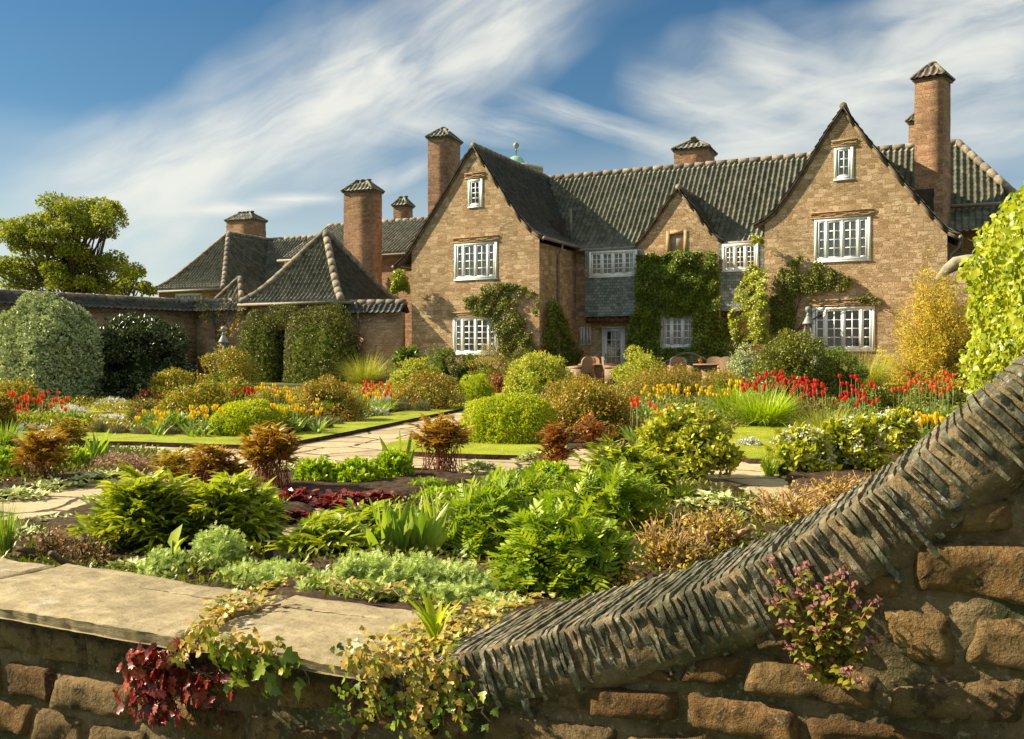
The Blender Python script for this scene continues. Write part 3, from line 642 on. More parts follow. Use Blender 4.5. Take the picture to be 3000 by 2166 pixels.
# glazed door and the small windows
d = rw[0]; dg = Geo()
for a in ((d[0], d[0]+.07, d[2], d[3]), (d[1]-.07, d[1], d[2], d[3]), (d[0]+.07, d[1]-.07, d[3]-.07, d[3])): dg.box(a[0], a[1], Y1-.03, Y1+.08, a[2], a[3])
do = dg.build('door', M['white'], house); lg = Geo(); a0, a1 = d[0]+.08, d[1]-.08; zt = d[3]-.08; zp = d[2]+.32
for a in ((a0, a0+.11, d[2], zt), (a1-.11, a1, d[2], zt), (a0+.11, a1-.11, zt-.11, zt), (a0+.11, a1-.11, d[2], zp)): lg.box(a[0], a[1], Y1+.0, Y1+.05, a[2], a[3])
for k in (1, 2): x = a0+.11+(a1-a0-.22)*k/3; lg.box(x-.015, x+.015, Y1+.01, Y1+.04, zp, zt-.11)
for k in range(1, 5): z = zp+(zt-.11-zp)*k/5; lg.box(a0+.11, a1-.11, Y1+.012, Y1+.042, z-.014, z+.014)
lg.build('door_leaf', M['white'], do); pg = Geo(); pg.faces([(a0+.1, Y1+.03, zp), (a1-.1, Y1+.03, zp), (a1-.1, Y1+.03, zt-.1), (a0+.1, Y1+.03, zt-.1)], [(0, 1, 2, 3)]); pg.build('pane', M['glass'], do)
hg = Geo(); hg.tube([(a0+.06, Y1-.03, 1.05), (a0+.15, Y1-.05, 1.05)], .012, 6); hg.box(a0+.04, a0+.075, Y1-.012, Y1-.001, .88, 1.1); hg.build('handle', M['leadg'], do)
window(house, rw[1], Y1, [1], 3, None, sill=False, fw=.05); window(house, rw[2], Y1, [1], 3, None, sill=False, fw=.05); window(house, iw, YS, [2, 2, 2], 4, 'sides'); window(house, rw[3], Y1, [1], 1, None)
# chimneys
chimney(house, wx(1292, 36.3), 36.6, .95, 1.5, 5, 10.65, .12, 2, ch=.42)
def topz(py, p): return EYE+(HY-py)/F*depth(p)
p = atY(2040, 500, 37.3); chimney(house, p[0]-.1, 37.4, 1.35, 1.5, 7.5, topz(448, p)+.02, .05, 3, ch=.42)
p = atY(2732, 600, 33.3); chimney(house, p[0], 33.4, .86, .95, 3, topz(236, p), -.24, 1, 'chim', 'tiler', ch=.45)
p = atY(2690, 400, 38.5); chimney(house, p[0]+.12, 38.5, .75, .75, 7.5, topz(362, p), -.2, 0, ch=.4)
p = atY(1178, 600, 41.5); chimney(house, p[0], 41.6, .75, .75, 6.5, topz(606, p), .1, 2, ch=.4)
p = atY(1044, 700, 34.2); chimney(house, p[0], 34.7, 1.45, .85, 1.5, topz(560, p), .05, 3, ch=.42)
# the lower range behind, left of the gable
g = Geo(); pa = atY(975, 683, 41.0); zr = 7.85
xa, xb = float(atY(968, 660, 40.5)[0])-.6, LX0+1.5
tileroof(g, [(0, 5.75), (.7, 6.15), (3.6, zr)], (0, 37, 0), (0, 1, 0), (1, 0, 0), lambda r, z: xa+ .2*(z-5.7), lambda r, z: xb, .20, .25, .056)
ridge(g, [(xa+.4, 40.6, zr+.04), (xb, 40.6, zr+.04)], .11, 1); g.build('roof', [M['tile'], M['ridge']], house)
g = Geo(); wall_poly(g, [(xa+.2, 0), (xb, 0), (xb, 5.75), (xa+.2, 5.75)], [], 37.25); g.box(xa+.2, xb, 41, 41.2, 0, 6)
g.build('wall', [M['chim']], house); gutter(house, (xa, 36.95, 5.72), (LX0-.05, 36.95, 5.72))
pipe(house, [atY(1098, 785, 37.1)-(0, .1, 0), atY(1095, 900, 37.1)-(0, .1, 0)])
# right return beyond the chimney
g = Geo(); x0, x1 = RX1+.05, hipx+.72*2.7+.4
wall_poly(g, [(x0, 0), (x1, 0), (x1, 5.95), (x0, 5.95)], [], 34.35); g.build('wall', [M['chim']], house); gutter(house, (x0, 34.1, 5.95), (x1, 34.1, 5.95))
# copper cupola behind the ridge
cp = atY(1512, 490, 40.5); z0 = topz(492, cp); sc = depth(cp)/F
cg = Geo(); cg.lathe([(1.05, -1.9), (1.05, -.18), (1.3, -.16), (1.3, -.05), (1.12, 0)], (cp[0]+.1, 40.5, z0), 8); cu = cg.build('cupola', M['cream'], house)
dg = Geo(); rr = 27*sc; dg.lathe([(rr*1.06*math.cos(t), rr*1.25*math.sin(t)) for t in np.linspace(0, PI/2-.02, 10)], (cp[0], 40.5, z0+.02), 18); dg.build('dome', M['copper'], cu, True)
dg = Geo(); top = z0+rr*1.25; dg.lathe([(.03, 0), (.03, .25), (.07, .27), (.03, .30), (.03, .36), (.10, .40), (.15, .52), (.10, .63), (.02, .68)], (cp[0], 40.5, top), 10); dg.build('finial', M['leadg'], cu, True)
# ---------------------------------------------------------------- service wing on the far left
wing = thing('service_wing', 'long low stone wing with steep hipped pantile roof far behind the garden wall', 'building', (-37, 42, 0))
YW = 37.0; e0 = atY(440, 857, YW); e1 = atY(652, 845, YW); ez = float((e0[2]+e1[2])/2); xl, xr = float(e0[0]), float(e1[0]); xm = (xl+xr)/2; hw = (xr-xl)/2
zt = 7.75; hy = 3.2
def bell(run, z0, z1): return [(0, z0), (run*.18, z0+(z1-z0)*.11), (run*.38, z0+(z1-z0)*.30), (run, z1)]
g = Geo(); zf = lambda z: min(1, max(0, (z-ez)/(zt-ez)))
B = bell(hy, ez, zt); Bx = bell(hw, ez, zt)
fx = lambda z: float(np.interp(z, [p[1] for p in Bx], [p[0] for p in Bx])); fy = lambda z: float(np.interp(z, [p[1] for p in B], [p[0] for p in B]))
tileroof(g, B, (0, YW, 0), (0, 1, 0), (1, 0, 0), lambda r, z: xl+fx(z), lambda r, z: xr-fx(z), .20, .25, .056)
tileroof(g, Bx, (xr, 0, 0), (-1, 0, 0), (0, 1, 0), lambda r, z: YW+fy(z), lambda r, z: 47., .20, .25, .056)
tileroof(g, Bx, (xl, 0, 0), (1, 0, 0), (0, 1, 0), lambda r, z: YW+fy(z), lambda r, z: 47., .20, .25, .056)
for x_, f_ in ((xl, 1), (xr, -1)):
    ridge(g, [(x_+f_*fx(z), YW+fy(z), z+.04) for z in np.linspace(ez, zt, 8)], .13, 1)
ridge(g, [(xm, YW+hy, zt+.05), (xm, 45, zt+.05)], .13, 1)
yr = 43.5; xe = float(atY(1010, 700, 41)[0])
tileroof(g, bell(3.6, ez+.0, zt), (0, yr-3.6, 0), (0, 1, 0), (1, 0, 0), lambda r, z: xm, lambda r, z: xe+1.2, .20, .25, .056)
tileroof(g, bell(3.6, ez+.0, zt), (0, yr+3.6, 0), (0, -1, 0), (1, 0, 0), lambda r, z: xm, lambda r, z: xe+1.2, .5, .6, .05, 0, 2)
ridge(g, [(xm, yr, zt+.05), (xe+1.2, yr, zt+.05)], .12, 1)
g.build('roof', [M['tile'], M['ridge']], wing)
rr_ = rect(514, 593, 857, 877, YW+.3); rr_ = (rr_[0], rr_[1], 3.4, ez-.12)
g = Geo(); wall_poly(g, [(xl+.3, 0), (xr-.3, 0), (xr-.3, ez), (xl+.3, ez)], [rr_], YW+.3); wall_poly(g, [(YW+.3, 0), (47, 0), (47, ez), (YW+.3, ez)], [], xr-.3, .2, 0, 'y'); wall_poly(g, [(YW+.3, 0), (47, 0), (47, ez), (YW+.3, ez)], [], xl+.3, .2, 0, 'y')
wall_poly(g, [(xr-.3, 0), (xe+1, 0), (xe+1, ez), (xr-.3, ez)], [], yr-3.3); g.build('wall', M['chim'], wing)
gutter(wing, (xl, YW-.05, ez-.02), (xr, YW-.05, ez-.02)); window(wing, rr_, YW+.3, [2, 2, 2, 2], 2, None)
p = atY(721, 660, yr); chimney(wing, p[0], yr, 1.95, 1.2, 7, topz(650, p), .03, 4, ch=.45)
pp = atY(692, 862, 33.5); g = Geo(); W_ = 1.25; zb_, zt_ = 2.9, topz(815, pp)
for td, sd in (((0, 1), (1, 0)), ((0, -1), (-1, 0)), ((1, 0), (0, -1)), ((-1, 0), (0, 1))):
    tdv = np.array([*td, 0.]); sdv = np.array([*sd, 0.]); o = np.array([pp[0], 33.5+W_*.2, 0])-tdv*W_
    tileroof(g, [(0, zb_), (W_*.3, zb_+.45), (W_, zt_)], o, tdv, sdv, lambda r, z: -(W_-r), lambda r, z: W_-r, .24, .3, .04)
for sx in (-1, 1): ridge(g, [(pp[0]+sx*W_, 33.5+W_*.2-W_, zb_+.05), (pp[0]+sx*W_*.7, 33.5+W_*.2-W_*.7, zb_+.5), (pp[0], 33.5+W_*.2, zt_+.05)], .12, 1)
g.build('porch_roof', [M['tile'], M['ridge']], wing)
g = Geo(); g.box(pp[0]-1.05, pp[0]+1.05, 33.5+W_*.2-1.05, 33.5+W_*.2+1.05, 0, 2.95); g.build('porch_wall', M['chim'], wing)
# ---------------------------------------------------------------- garden pavilion with pyramid roof
pav = thing('garden_pavilion', 'small square stone garden house with pyramid pantile roof in front of the tall chimney', 'garden house', (-23.3, 31, 0))
ca = atY(1000, 884, 28.9); zE = float(ca[2]); xR = float(ca[0]); xL = float(atY(703, 893, 28.9)[0]); xC = (xL+xR)/2; hw = (xR-xL)/2; yF = 28.9; yC = yF+2.3
apx = atY(935, 682, yC); zA = float(topz(684, (xC, yC))); hd = 2.3
g = Geo(); B1 = bell(hd, zE, zA); B2 = bell(hw, zE, zA)
f1 = lambda z: float(np.interp(z, [p[1] for p in B1], [p[0] for p in B1])); f2 = lambda z: float(np.interp(z, [p[1] for p in B2], [p[0] for p in B2]))
tileroof(g, B1, (0, yF, 0), (0, 1, 0), (1, 0, 0), lambda r, z: xL+f2(z), lambda r, z: xR-f2(z), .20, .25, .056)
tileroof(g, B1, (0, yF+2*hd, 0), (0, -1, 0), (1, 0, 0), lambda r, z: xL+f2(z), lambda r, z: xR-f2(z), .20, .25, .056)
tileroof(g, B2, (xR, 0, 0), (-1, 0, 0), (0, 1, 0), lambda r, z: yF+f1(z), lambda r, z: yF+2*hd-f1(z), .20, .25, .056, 2)  # slope away from the sun takes the pantile with shade painted in
tileroof(g, B2, (xL, 0, 0), (1, 0, 0), (0, 1, 0), lambda r, z: yF+f1(z), lambda r, z: yF+2*hd-f1(z), .20, .25, .056)
for x_, f_ in ((xL, 1), (xR, -1)): ridge(g, [(x_+f_*f2(z), yF+f1(z), z+.06) for z in np.linspace(zE, zA, 9)], .15, 1)
ridge(g, [(xR-f2(z), yF+2*hd-f1(z), z+.06) for z in np.linspace(zE, zA, 9)], .15, 1)
g.build('roof', [M['tile'], M['ridge'], M['tile_shade']], pav)
g = Geo(); dr = rect(806, 842, 985, 1118, yF+.25); dr = (dr[0], dr[1], .02, 2.0)
wall_poly(g, [(xL+.25, 0), (xR-.25, 0), (xR-.25, zE-.02), (xL+.25, zE-.02)], [dr], yF+.25, .2); wall_poly(g, [(yF+.25, 0), (yF+2*hd-.2, 0), (yF+2*hd-.2, zE-.02), (yF+.25, zE-.02)], [], xR-.25, .2, 0, 'y'); wall_poly(g, [(yF+.25, 0), (yF+2*hd-.2, 0), (yF+2*hd-.2, zE-.02), (yF+.25, zE-.02)], [], xL+.25, .2, 0, 'y')
g.box(xL+.25, xR-.25, yF+2*hd-.25, yF+2*hd-.2, 0, zE-.03)
g.build('wall', M['gwall'], pav); gutter(pav, (xL-.05, yF-.05, zE-.02), (xR+.05, yF-.05, zE-.02)); gutter(pav, (xR+.05, yF-.05, zE-.02), (xR+.05, yF+2.9, zE-.02))
g = Geo(); g.box(dr[0]+.02, dr[1]-.1, yF+.36, yF+.41, .03, 1.98); g.build('door', M['door'], pav)
g = Geo(); g.box(dr[1]-.09, dr[1]-.003, yF+.2, yF+.33, .02, 1.97); g.build('door_post', M['white'], pav)
# splayed wall linking the pavilion to the house, then the walls on the left
def walled(name, label, pts, zt, cat='wall', th=.42, zwall=None, lit='tile', rr=True):
    t = thing(name, label, cat, (pts[0][0], pts[0][1], 0)); w = Geo(); c = Geo()
    for (a, b) in zip(pts[:-1], pts[1:]):
        a = np.array([*a, 0.]); b = np.array([*b, 0.]); d_ = nrmz(b-a); n_ = np.array([d_[1], -d_[0], 0]); Lw = float(np.linalg.norm(b-a))
        q = [a+n_*th/2, b+n_*th/2, b-n_*th/2, a-n_*th/2]
        w.faces([(*p[:2], z) for z in (0, zt-.42) for p in q], [(3, 2, 1, 0), (4, 5, 6, 7), (0, 1, 5, 4), (1, 2, 6, 5), (2, 3, 7, 6), (3, 0, 4, 7)])
        for sg in (1, -1):
            tileroof(c, [(0, zt-.47), (.46, zt-.06)], a+n_*sg*.46, -n_*sg, d_, lambda r, z: -.1, lambda r, z, L_=Lw: L_+.1, .22, .24, .04, 0 if sg > 0 else 0)
        ridge(c, [a+UP*(zt-.05)-d_*.1, b+UP*(zt-.05)+d_*.1], .12, 1, .38)
    w.build('masonry', M['gwall'], t); c.build('coping', [M[lit], M['ridge']], t); return t
cA = atY(567, 882, 29.3); zA_ = float(cA[2])+.0
pL = np.array([-31.6, 15.5])
walled('garden_wall', 'long high stone garden wall with shade-toned pantiled coping behind the silver shrub', [tuple(pL), (cA[0]-.0, 29.3)], zA_+.0, lit='tile_shade')
walled('garden_wall', 'short stone garden wall with pantiled coping between wall corner and pyramid roof', [(cA[0]+.3, 29.35), (xL+.3, 29.3)], zA_, lit='tile')
walled('garden_wall', 'splayed stone wall with shade-toned pantiled coping linking pyramid roof to the gable', [(xR-.35, yF+.55), (-18.65, 29.9)], float(atY(1228, 880, 29.8)[2]), lit='tile_shade')
q = atY(1068, 892, 29.1); lw = [o for o in bpy.data.objects if o.name.startswith('garden_wall') and o.parent is None][-1]
dd = nrmz(np.array([-18.65-(xR-.35), 29.9-(yF+.55), 0])); nn = np.array([dd[1], -dd[0], 0]); b0 = np.array([xR-.35, yF+.55, 0])+dd*.75+nn*.27
pipe(lw, [b0+UP*(zE-.05)+nn*.2, b0+UP*(zE-.3), b0+UP*.1], .045)
# pier wall with grey rounded coping at the right
rwall = thing('pier_wall', 'stone pier wall with rounded grey coping behind the yellow broom', 'wall', (-.3, 27, 0))
pa = atY(2760, 800, 26.5); pb = atY(2850, 765, 26.5)
g = Geo(); wall_poly(g, [(pa[0], 0), (pb[0]+.6, 0), (pb[0]+.6, pb[2]-.1), (pa[0]+.5, pb[2]-.15), (pa[0], pa[2]-.1)], [], 26.5); wall_poly(g, [(26.5, 0), (29.8, 0), (29.8, pa[2]), (26.5, pa[2])], [], pa[0], -.4, 0, 'y'); g.box(pa[0]+.01, pb[0]+.6, 26.52, 26.9, 0, pa[2]-.1); g.build('masonry', M['wall'], rwall)
g = Geo(); q0 = atY(2748, 822, 26.6); q1 = atY(2775, 790, 26.6); q2 = atY(2800, 770, 26.6); q3 = atY(2830, 764, 26.6); q4 = q3+np.array([.9, 0, .02]); g.tube([q0, q1, q2, q3, q4], [.10, .14, .16, .15, .15], 14, 0); g.build('coping', M['capstone'], rwall, True)
# ---------------------------------------------------------------- smooth noise in numpy
class SN:
    def __init__(s, seed, k=10, f=1.0, dim=3):
        r = np.random.default_rng(seed); s.K = r.normal(0, f, (k, dim)); s.P = r.uniform(0, 2*PI, k); s.A = 1/np.sqrt(k)
    def __call__(s, p): return np.sin(np.asarray(p) @ s.K.T+s.P).sum(-1)*s.A
# ---------------------------------------------------------------- ground: garden level 0, lower outside the wall
OUT = -.62
gx = np.concatenate([[-900, -300, -120], np.linspace(-60, 30, 46), [80, 250, 900]])
gy = np.concatenate([[-300, -40, -8, 0, 2.25, 2.26], np.linspace(2.5, 60, 59), [90, 160, 400, 1600]])
P = np.zeros((len(gx), len(gy), 3)); P[..., 0] = gx[:, None]; P[..., 1] = gy[None]
P[..., 2] = np.where(gy[None] < 2.255, OUT, -.012); g = Geo(); g.grid(P); gr = g.build('ground', M['field']); tag(gr, 'rough turf ground around the garden and the house', 'ground', kind='structure')
def sheet(name, poly, z, m, label, cat, px=True, n=0, edge=None, zj=0.0, em=None):
    """flat or gently uneven sheet following a ground outline, with a short edge down to the soil"""
    pts = [G(*p) for p in poly] if px else [np.array([*p, 0.]) for p in poly]
    if n:                                              # rounded outline
        for _ in range(n):
            q = []
            for a, b in zip(pts, pts[1:]+pts[:1]): q += [a*.75+b*.25, a*.25+b*.75]
            pts = q
    g = Geo(); tr = geometry.tessellate_polygon([[Vector((p[0], p[1], 0)) for p in pts]])
    g.faces([(p[0], p[1], z) for p in pts], [tuple(t) if True else t for t in tr])
    if edge:
        k = len(pts); ee = Geo(); V = [(p[0], p[1], z-.001) for p in pts]+[(p[0], p[1], z-edge) for p in pts]
        g.faces(V, [(i, (i+1) % k, k+(i+1) % k, k+i) for i in range(k)], .5, 1)
    me = g.build(name, [m, em or m]); tag(me, label, cat, kind='structure')
    # faces up
    import bmesh as _b
    bm = _b.new(); bm.from_mesh(me.data)
    for f in bm.faces:
        if abs(f.normal.z) > .5 and f.normal.z < 0: f.normal_flip()
    bm.to_mesh(me.data); bm.free(); return me, pts
sheet('path', [(-900, 1640), (3900, 1640), (3000, 1290), (3000, 1180), (1500, 1150), (1250, 1150), (-600, 1230)], .004, M['paving'], 'crazy paved sandstone garden path winding between the beds', 'path')
sheet('terrace', [(-19.5, 27.2), (1.5, 27.2), (1.5, 33.4), (-19.5, 33.4)], .010, M['paving'], 'paved terrace in front of the glazed door', 'terrace', px=False)
def soil(poly, label, z=.022):
    pts = [G(*p) for p in poly]
    for _ in range(2):
        q = []
        for a, b in zip(pts, pts[1:]+pts[:1]): q += [a*.75+b*.25, a*.25+b*.75]
        pts = q
    A = np.array(pts)[:, :2]; lo, hi = A.min(0), A.max(0); st = max(.05, (hi-lo).max()/110)
    X = np.arange(lo[0], hi[0]+st, st); Y = np.arange(lo[1], hi[1]+st, st); XX, YY = np.meshgrid(X, Y, indexing='ij'); ins = inside(np.stack([XX, YY], -1), A)
    d = edge_dist(np.stack([XX, YY], -1), A); h = np.where(ins, np.minimum(d*.5, .05), -.03)
    nz = SN(3, 14, 14, 2); Z = z-.02+h+np.where(ins, .012*nz(np.stack([XX, YY], -1)), 0)
    keep = ins[:-1, :-1] | ins[1:, :-1] | ins[1:, 1:] | ins[:-1, 1:]
    g = Geo(); g.grid(np.stack([XX, YY, Z], -1), 0, .5, keep); o = g.build('soil_bed', M['soil'], None, True); tag(o, label, 'soil', kind='structure')
def inside(P, A):
    x, y = P[..., 0], P[..., 1]; r = np.zeros(x.shape, bool); j = len(A)-1
    for i in range(len(A)):
        c = ((A[i, 1] > y) != (A[j, 1] > y)) & (x < (A[j, 0]-A[i, 0])*(y-A[i, 1])/(A[j, 1]-A[i, 1]+1e-12)+A[i, 0]); r ^= c; j = i
    return r
def edge_dist(P, A):
    d = np.full(P.shape[:-1], 1e9)
    for i in range(len(A)):
        a = A[i-1]; b = A[i]; ab = b-a; t = np.clip(((P-a) @ ab)/max(ab @ ab, 1e-12), 0, 1); d = np.minimum(d, np.linalg.norm(P-(a+t[..., None]*ab), axis=-1))
    return d
soil([(-300, 1560), (150, 1535), (300, 1452), (430, 1432), (640, 1440), (850, 1478), (960, 1492), (820, 1560), (820, 1640), (760, 1720), (760, 1900), (-300, 1900)], 'soil of the front bed along the low wall')
soil([(690, 1440), (715, 1390), (900, 1372), (1200, 1382), (1390, 1398), (1440, 1408), (1310, 1445), (1150, 1488), (900, 1495)], 'bare dark soil of the middle bed around the bronze peonies')
soil([(-300, 1495), (0, 1470), (170, 1430), (450, 1388), (490, 1335), (300, 1312), (-300, 1310)], 'soil of the left island bed')
soil([(1330, 1440), (1410, 1440), (1560, 1392), (1800, 1385), (2000, 1410), (2150, 1425), (2300, 1500), (2450, 1700), (1400, 1900), (700, 1900), (760, 1720), (1010, 1600), (1130, 1500)], 'soil of the right front bed behind the slate coping')
soil([(2270, 1420), (2330, 1370), (2480, 1345), (3100, 1345), (3400, 1560), (2500, 1560)], 'soil under the white flowering shrub')
soil([(-400, 1290), (250, 1280), (600, 1288), (840, 1290), (1000, 1256), (1160, 1222), (1380, 1178), (1340, 1140), (900, 1130), (-600, 1140)], 'soil of the left tulip bed')
soil([(1480, 1170), (1430, 1190), (1400, 1240), (1400, 1300), (1640, 1302), (2160, 1296), (2190, 1262), (2400, 1262), (3300, 1262), (3000, 1120), (1500, 1120)], 'soil of the right tulip bed')
LAWNS = []
for poly, lab in (
    ([(-300, 1292), (250, 1277), (500, 1285), (830, 1290), (960, 1256), (1160, 1218), (1400, 1172), (1500, 1166), (1500, 1172), (1425, 1190), (1300, 1217), (1120, 1256), (1000, 1281), (864, 1307), (810, 1318), (670, 1318), (300, 1304), (-300, 1312)], 'mown grass strip bordering the left tulip bed'),
    ([(225, 1240), (245, 1215), (235, 1192), (380, 1192), (400, 1215), (360, 1244), (300, 1260), (240, 1276), (60, 1290), (60, 1268), (200, 1255)], 'mown grass opening behind the lavender clumps'),
    ([(1105, 1330), (1160, 1302), (1370, 1292), (1500, 1290), (1660, 1300), (1660, 1352), (1500, 1350), (1240, 1342)], 'mown grass patch in front of the lime green mound'),
    ([(2130, 1300), (2150, 1262), (2200, 1244), (2420, 1250), (2700, 1262), (2700, 1325), (2330, 1362), (2150, 1360)], 'mown grass patch beside the strappy lime clump'),
    ([(1370, 1190), (1400, 1168), (1480, 1150), (1560, 1150), (1560, 1166), (1450, 1184)], 'narrow mown grass verge at the far end of the path')):
    o, pts = sheet('lawn', poly, .055, M['lawn'], lab, 'lawn', n=1, edge=.07, em=M['soil']); LAWNS.append(pts)
# ---------------------------------------------------------------- the foreground wall
fw = thing('stone_boundary_wall', 'old brown rubble stone wall in the foreground, swooping up to the right', 'wall', (-.8, 2.25, OUT))
YF = 2.05; YK = 2.5; ZS = .25
c8 = lambda x, y: (1200+x*.7937, 1400+y*.7937)
cpx = [(1406, 1883), (1557, 1870), (1755, 1825), (1890, 1789), (2081, 1713), (2232, 1642), (2335, 1580), (2450, 1503), (2547, 1448), (2604, 1405), (2688, 1345), (2758, 1276), (2833, 1214), (2908, 1150), (2952, 1118), (3000, 1070)]
cv = np.array([sxz(*p, YF) for p in cpx]); cv = np.concatenate([[[-1.33, ZS-.012], [-1.26, ZS-.008]], cv])
for _ in range(3): cv[1:-1] = cv[1:-1]*.5+(cv[:-2]+cv[2:])*.25
dl = nrmz(cv[-1]-cv[-4]); cv = np.concatenate([cv, [cv[-1]+dl*.15, cv[-1]+dl*.35+(0.02, -.01), cv[-1]+dl*.6+(.06, -.04), cv[-1]+(dl*.6)+(.5, .1)]])
def crv(s):
    p, Lp = polyline_at(cv, s); a, _ = polyline_at(cv, np.asarray(s)+.02); b, _ = polyline_at(cv, np.asarray(s)-.02); t = nrmz(a-b); return p, np.stack([-t[..., 1], t[..., 0]], -1), t
_, CL = polyline_at(cv, 0.0)
sl = Geo(); s = 0.0; nz1 = SN(21, 12, 45); nz2 = SN(22, 14, 90); k = 0
while s < CL:
    th = random.choice((random.uniform(.007, .011), random.uniform(.010, .018))); gap = random.uniform(.005, .011); p, n, t = crv(s)
    dep = random.uniform(.115, .155)+(random.random() < .12)*.035; lift = random.gauss(.002, .0025); y0 = YF+random.gauss(-.0035, .0022); y1 = YK+random.gauss(0, .02); tw = random.gauss(0, .05)
    ny, nzv = 16, 12; V = []
    U = np.linspace(0, 1, ny); Wv = np.linspace(0, 1, nzv)
    # cross-section loop (top edge, front edge) rendered as a thin box with ragged edges
    rows = []
    for side in (0, 1):
        A = np.zeros((ny, nzv, 3)); off = (side-.5)*th
        q = p[None, None]-n*(Wv[None, :, None]*dep)+n*lift+t*(off+tw*(-Wv[None, :, None])*.12)
        A[..., 0] = q[..., 0]; A[..., 2] = q[..., 1]; A[..., 1] = (y0+(y1-y0)*U)[:, None]+((1-U)**3)[:, None]*.009*(Wv[None]**7)
        e = nz1(A*1.0+k*3.1)
        A[..., 0] += (n[0]*(1-Wv)[None]**8*e*.0016+t[0]*e*.0006); A[..., 2] += n[1]*(1-Wv)[None]**8*e*.0016+t[1]*e*.0009
        A[..., 1] += ((1-U)[:, None]**8)*nz2(A+k)*.005
        # chip the corner
        A[0, 0, 1] += .006; A[0, 0, 0] -= n[0]*.006; A[0, 0, 2] -= n[1]*.006
        rows.append(A)
    a, b = rows; r_ = random.random()
    sl.grid(a, 0, r_); sl.grid(b, 0, r_, None, True)
    sl.grid(np.stack([a[:, 0], b[:, 0]], 1), 0, r_); sl.grid(np.stack([a[0], b[0]], 0), 0, r_, None, False); sl.grid(np.stack([a[-1], b[-1]], 0), 0, r_, None, True)
    s += th+gap; k += 1
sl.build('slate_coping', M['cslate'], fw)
# mortar bed between slates, and the wall core
S = np.linspace(0, CL, 220); p, n, t = crv(S); mg = Geo()
V = np.zeros((220, 12, 3)); d_ = np.array([.004]+[.004]*8+[.005, .138, .165]); yy = np.array([YK-.01]+list(np.linspace(YK-.05, YF+.022, 8))+[YF+.0025, YF+.002, YF+.032])
for j in range(12):
    q = p-n*(d_[j]); V[:, j, 0] = q[:, 0]; V[:, j, 2] = q[:, 1]; V[:, j, 1] = yy[j]
e = nz1(V); V[..., 2] += e*.0015*(np.arange(12) < 9); V[..., 1] += e*np.array([0]*9+[.0012, .002, .003])
mg.grid(V, 0, .5, None, True)
XX = np.linspace(-4.5, 2.2, 330); top = np.interp(XX, cv[:, 0], cv[:, 1]); top = np.where(XX < -1.33, ZS-.055, top-.05); ZZ = np.linspace(0, 1, 90)
V = np.zeros((330, 90, 3)); V[..., 0] = XX[:, None]; V[..., 2] = OUT+(top-OUT)[:, None]*ZZ[None]; V[..., 1] = 2.084; e = SN(31, 16, 18)(V)+.6*SN(32, 16, 60)(V); V[..., 1] += .006*e
mg.grid(V)
V = np.zeros((330, 4, 3)); V[..., 0] = XX[:, None]; V[:, 0, 1] = 2.112; V[:, 1, 1] = YK-.04; V[:, 2, 1] = YK-.03; V[:, 3, 1] = YK-.02; V[:, 0, 2] = V[:, 1, 2] = top; V[:, 2, 2] = top-.01; V[:, 3, 2] = OUT
mg.grid(V); mg.build('mortar', M['mortar'], fw, True)
# rubble stones, each rounded and rough
st = Geo(); z = OUT; ns1 = SN(41, 18, 16); ns2 = SN(42, 18, 48); ns3 = SN(43, 18, 120)
course = 0
while z < 1.1:
    h = random.uniform(.075, .165); x = -4.5+random.uniform(0, .2)
    while x < 2.1:
        w = random.uniform(.11, .38) if h > .11 else random.uniform(.10, .30)
        tq = np.interp([x, x+w], cv[:, 0], cv[:, 1])
        if abs(tq[1]-tq[0]) > .03 and z+h > tq.min()-.12: w = random.uniform(.08, .14)
        tp = np.interp([x, x+w*.5, x+w], cv[:, 0], cv[:, 1]); tp = np.where(np.array([x, x+w*.5, x+w]) < -1.33, ZS-.05, tp-.10-.05*np.clip((np.array([x, x+w*.5, x+w])+1.2)/1.4, 0, 1.3)); zt_ = min(z+h, tp.min()-.0)
        if zt_-z > .03:
            parts = [(x, w, z, zt_-z)]
            if h > .15 and random.random() < .3: u = random.uniform(.4, .6); parts = [(x, w, z, (zt_-z)*u), (x, w, z+(zt_-z)*u, (zt_-z)*(1-u))]
            for (xa, wa, za, ha) in parts:
                nu, nv = max(8, int(wa/.016)), max(7, int(ha/.016)); U = np.linspace(-1, 1, nu); Vv = np.linspace(-1, 1, nv); UU, WW = np.meshgrid(U, Vv, indexing='ij')
                # squircle outline so the corners are round
                rr = np.maximum(np.abs(UU), np.abs(WW))+1e-9; pn = (np.abs(UU)**10+np.abs(WW)**10)**(1/10); k_ = rr/np.maximum(pn, 1e-9)
                mgx, mgz = random.uniform(-.002, .006), random.uniform(-.002, .006); sk = random.gauss(0, .012)
                A = np.zeros((nu, nv, 3)); A[..., 0] = xa+wa/2+UU*k_*(wa/2-mgx)+WW*sk; A[..., 2] = za+ha/2+WW*k_*(ha/2-mgz)+UU*random.gauss(0, .006)
                q = np.stack([A[..., 0], np.full_like(UU, course*.7), A[..., 2]], -1); ou = .009*ns1(q)*rr**3
                A[..., 0] += ou*.8; A[..., 2] += ou*.8
                edge = np.clip((1-rr)/(.010/max(ha, .06)), 0, 1); bul = np.sqrt(1-(1-edge)**2)
                tilt = random.gauss(0, .006)*UU+random.gauss(0, .006)*WW
                A[..., 1] = 2.103-(.038+random.gauss(0, .005))*bul+(tilt+.007*ns1(q*1.0)+.0035*(np.abs(ns2(q))-.5)+.0022*ns3(q))*bul
                st.grid(A, 0, random.random())
        x += w+random.uniform(.004, .014)
    z += h+random.uniform(.004, .012); course += 1
st.build('rubble_stones', M['fstone'], fw, True)
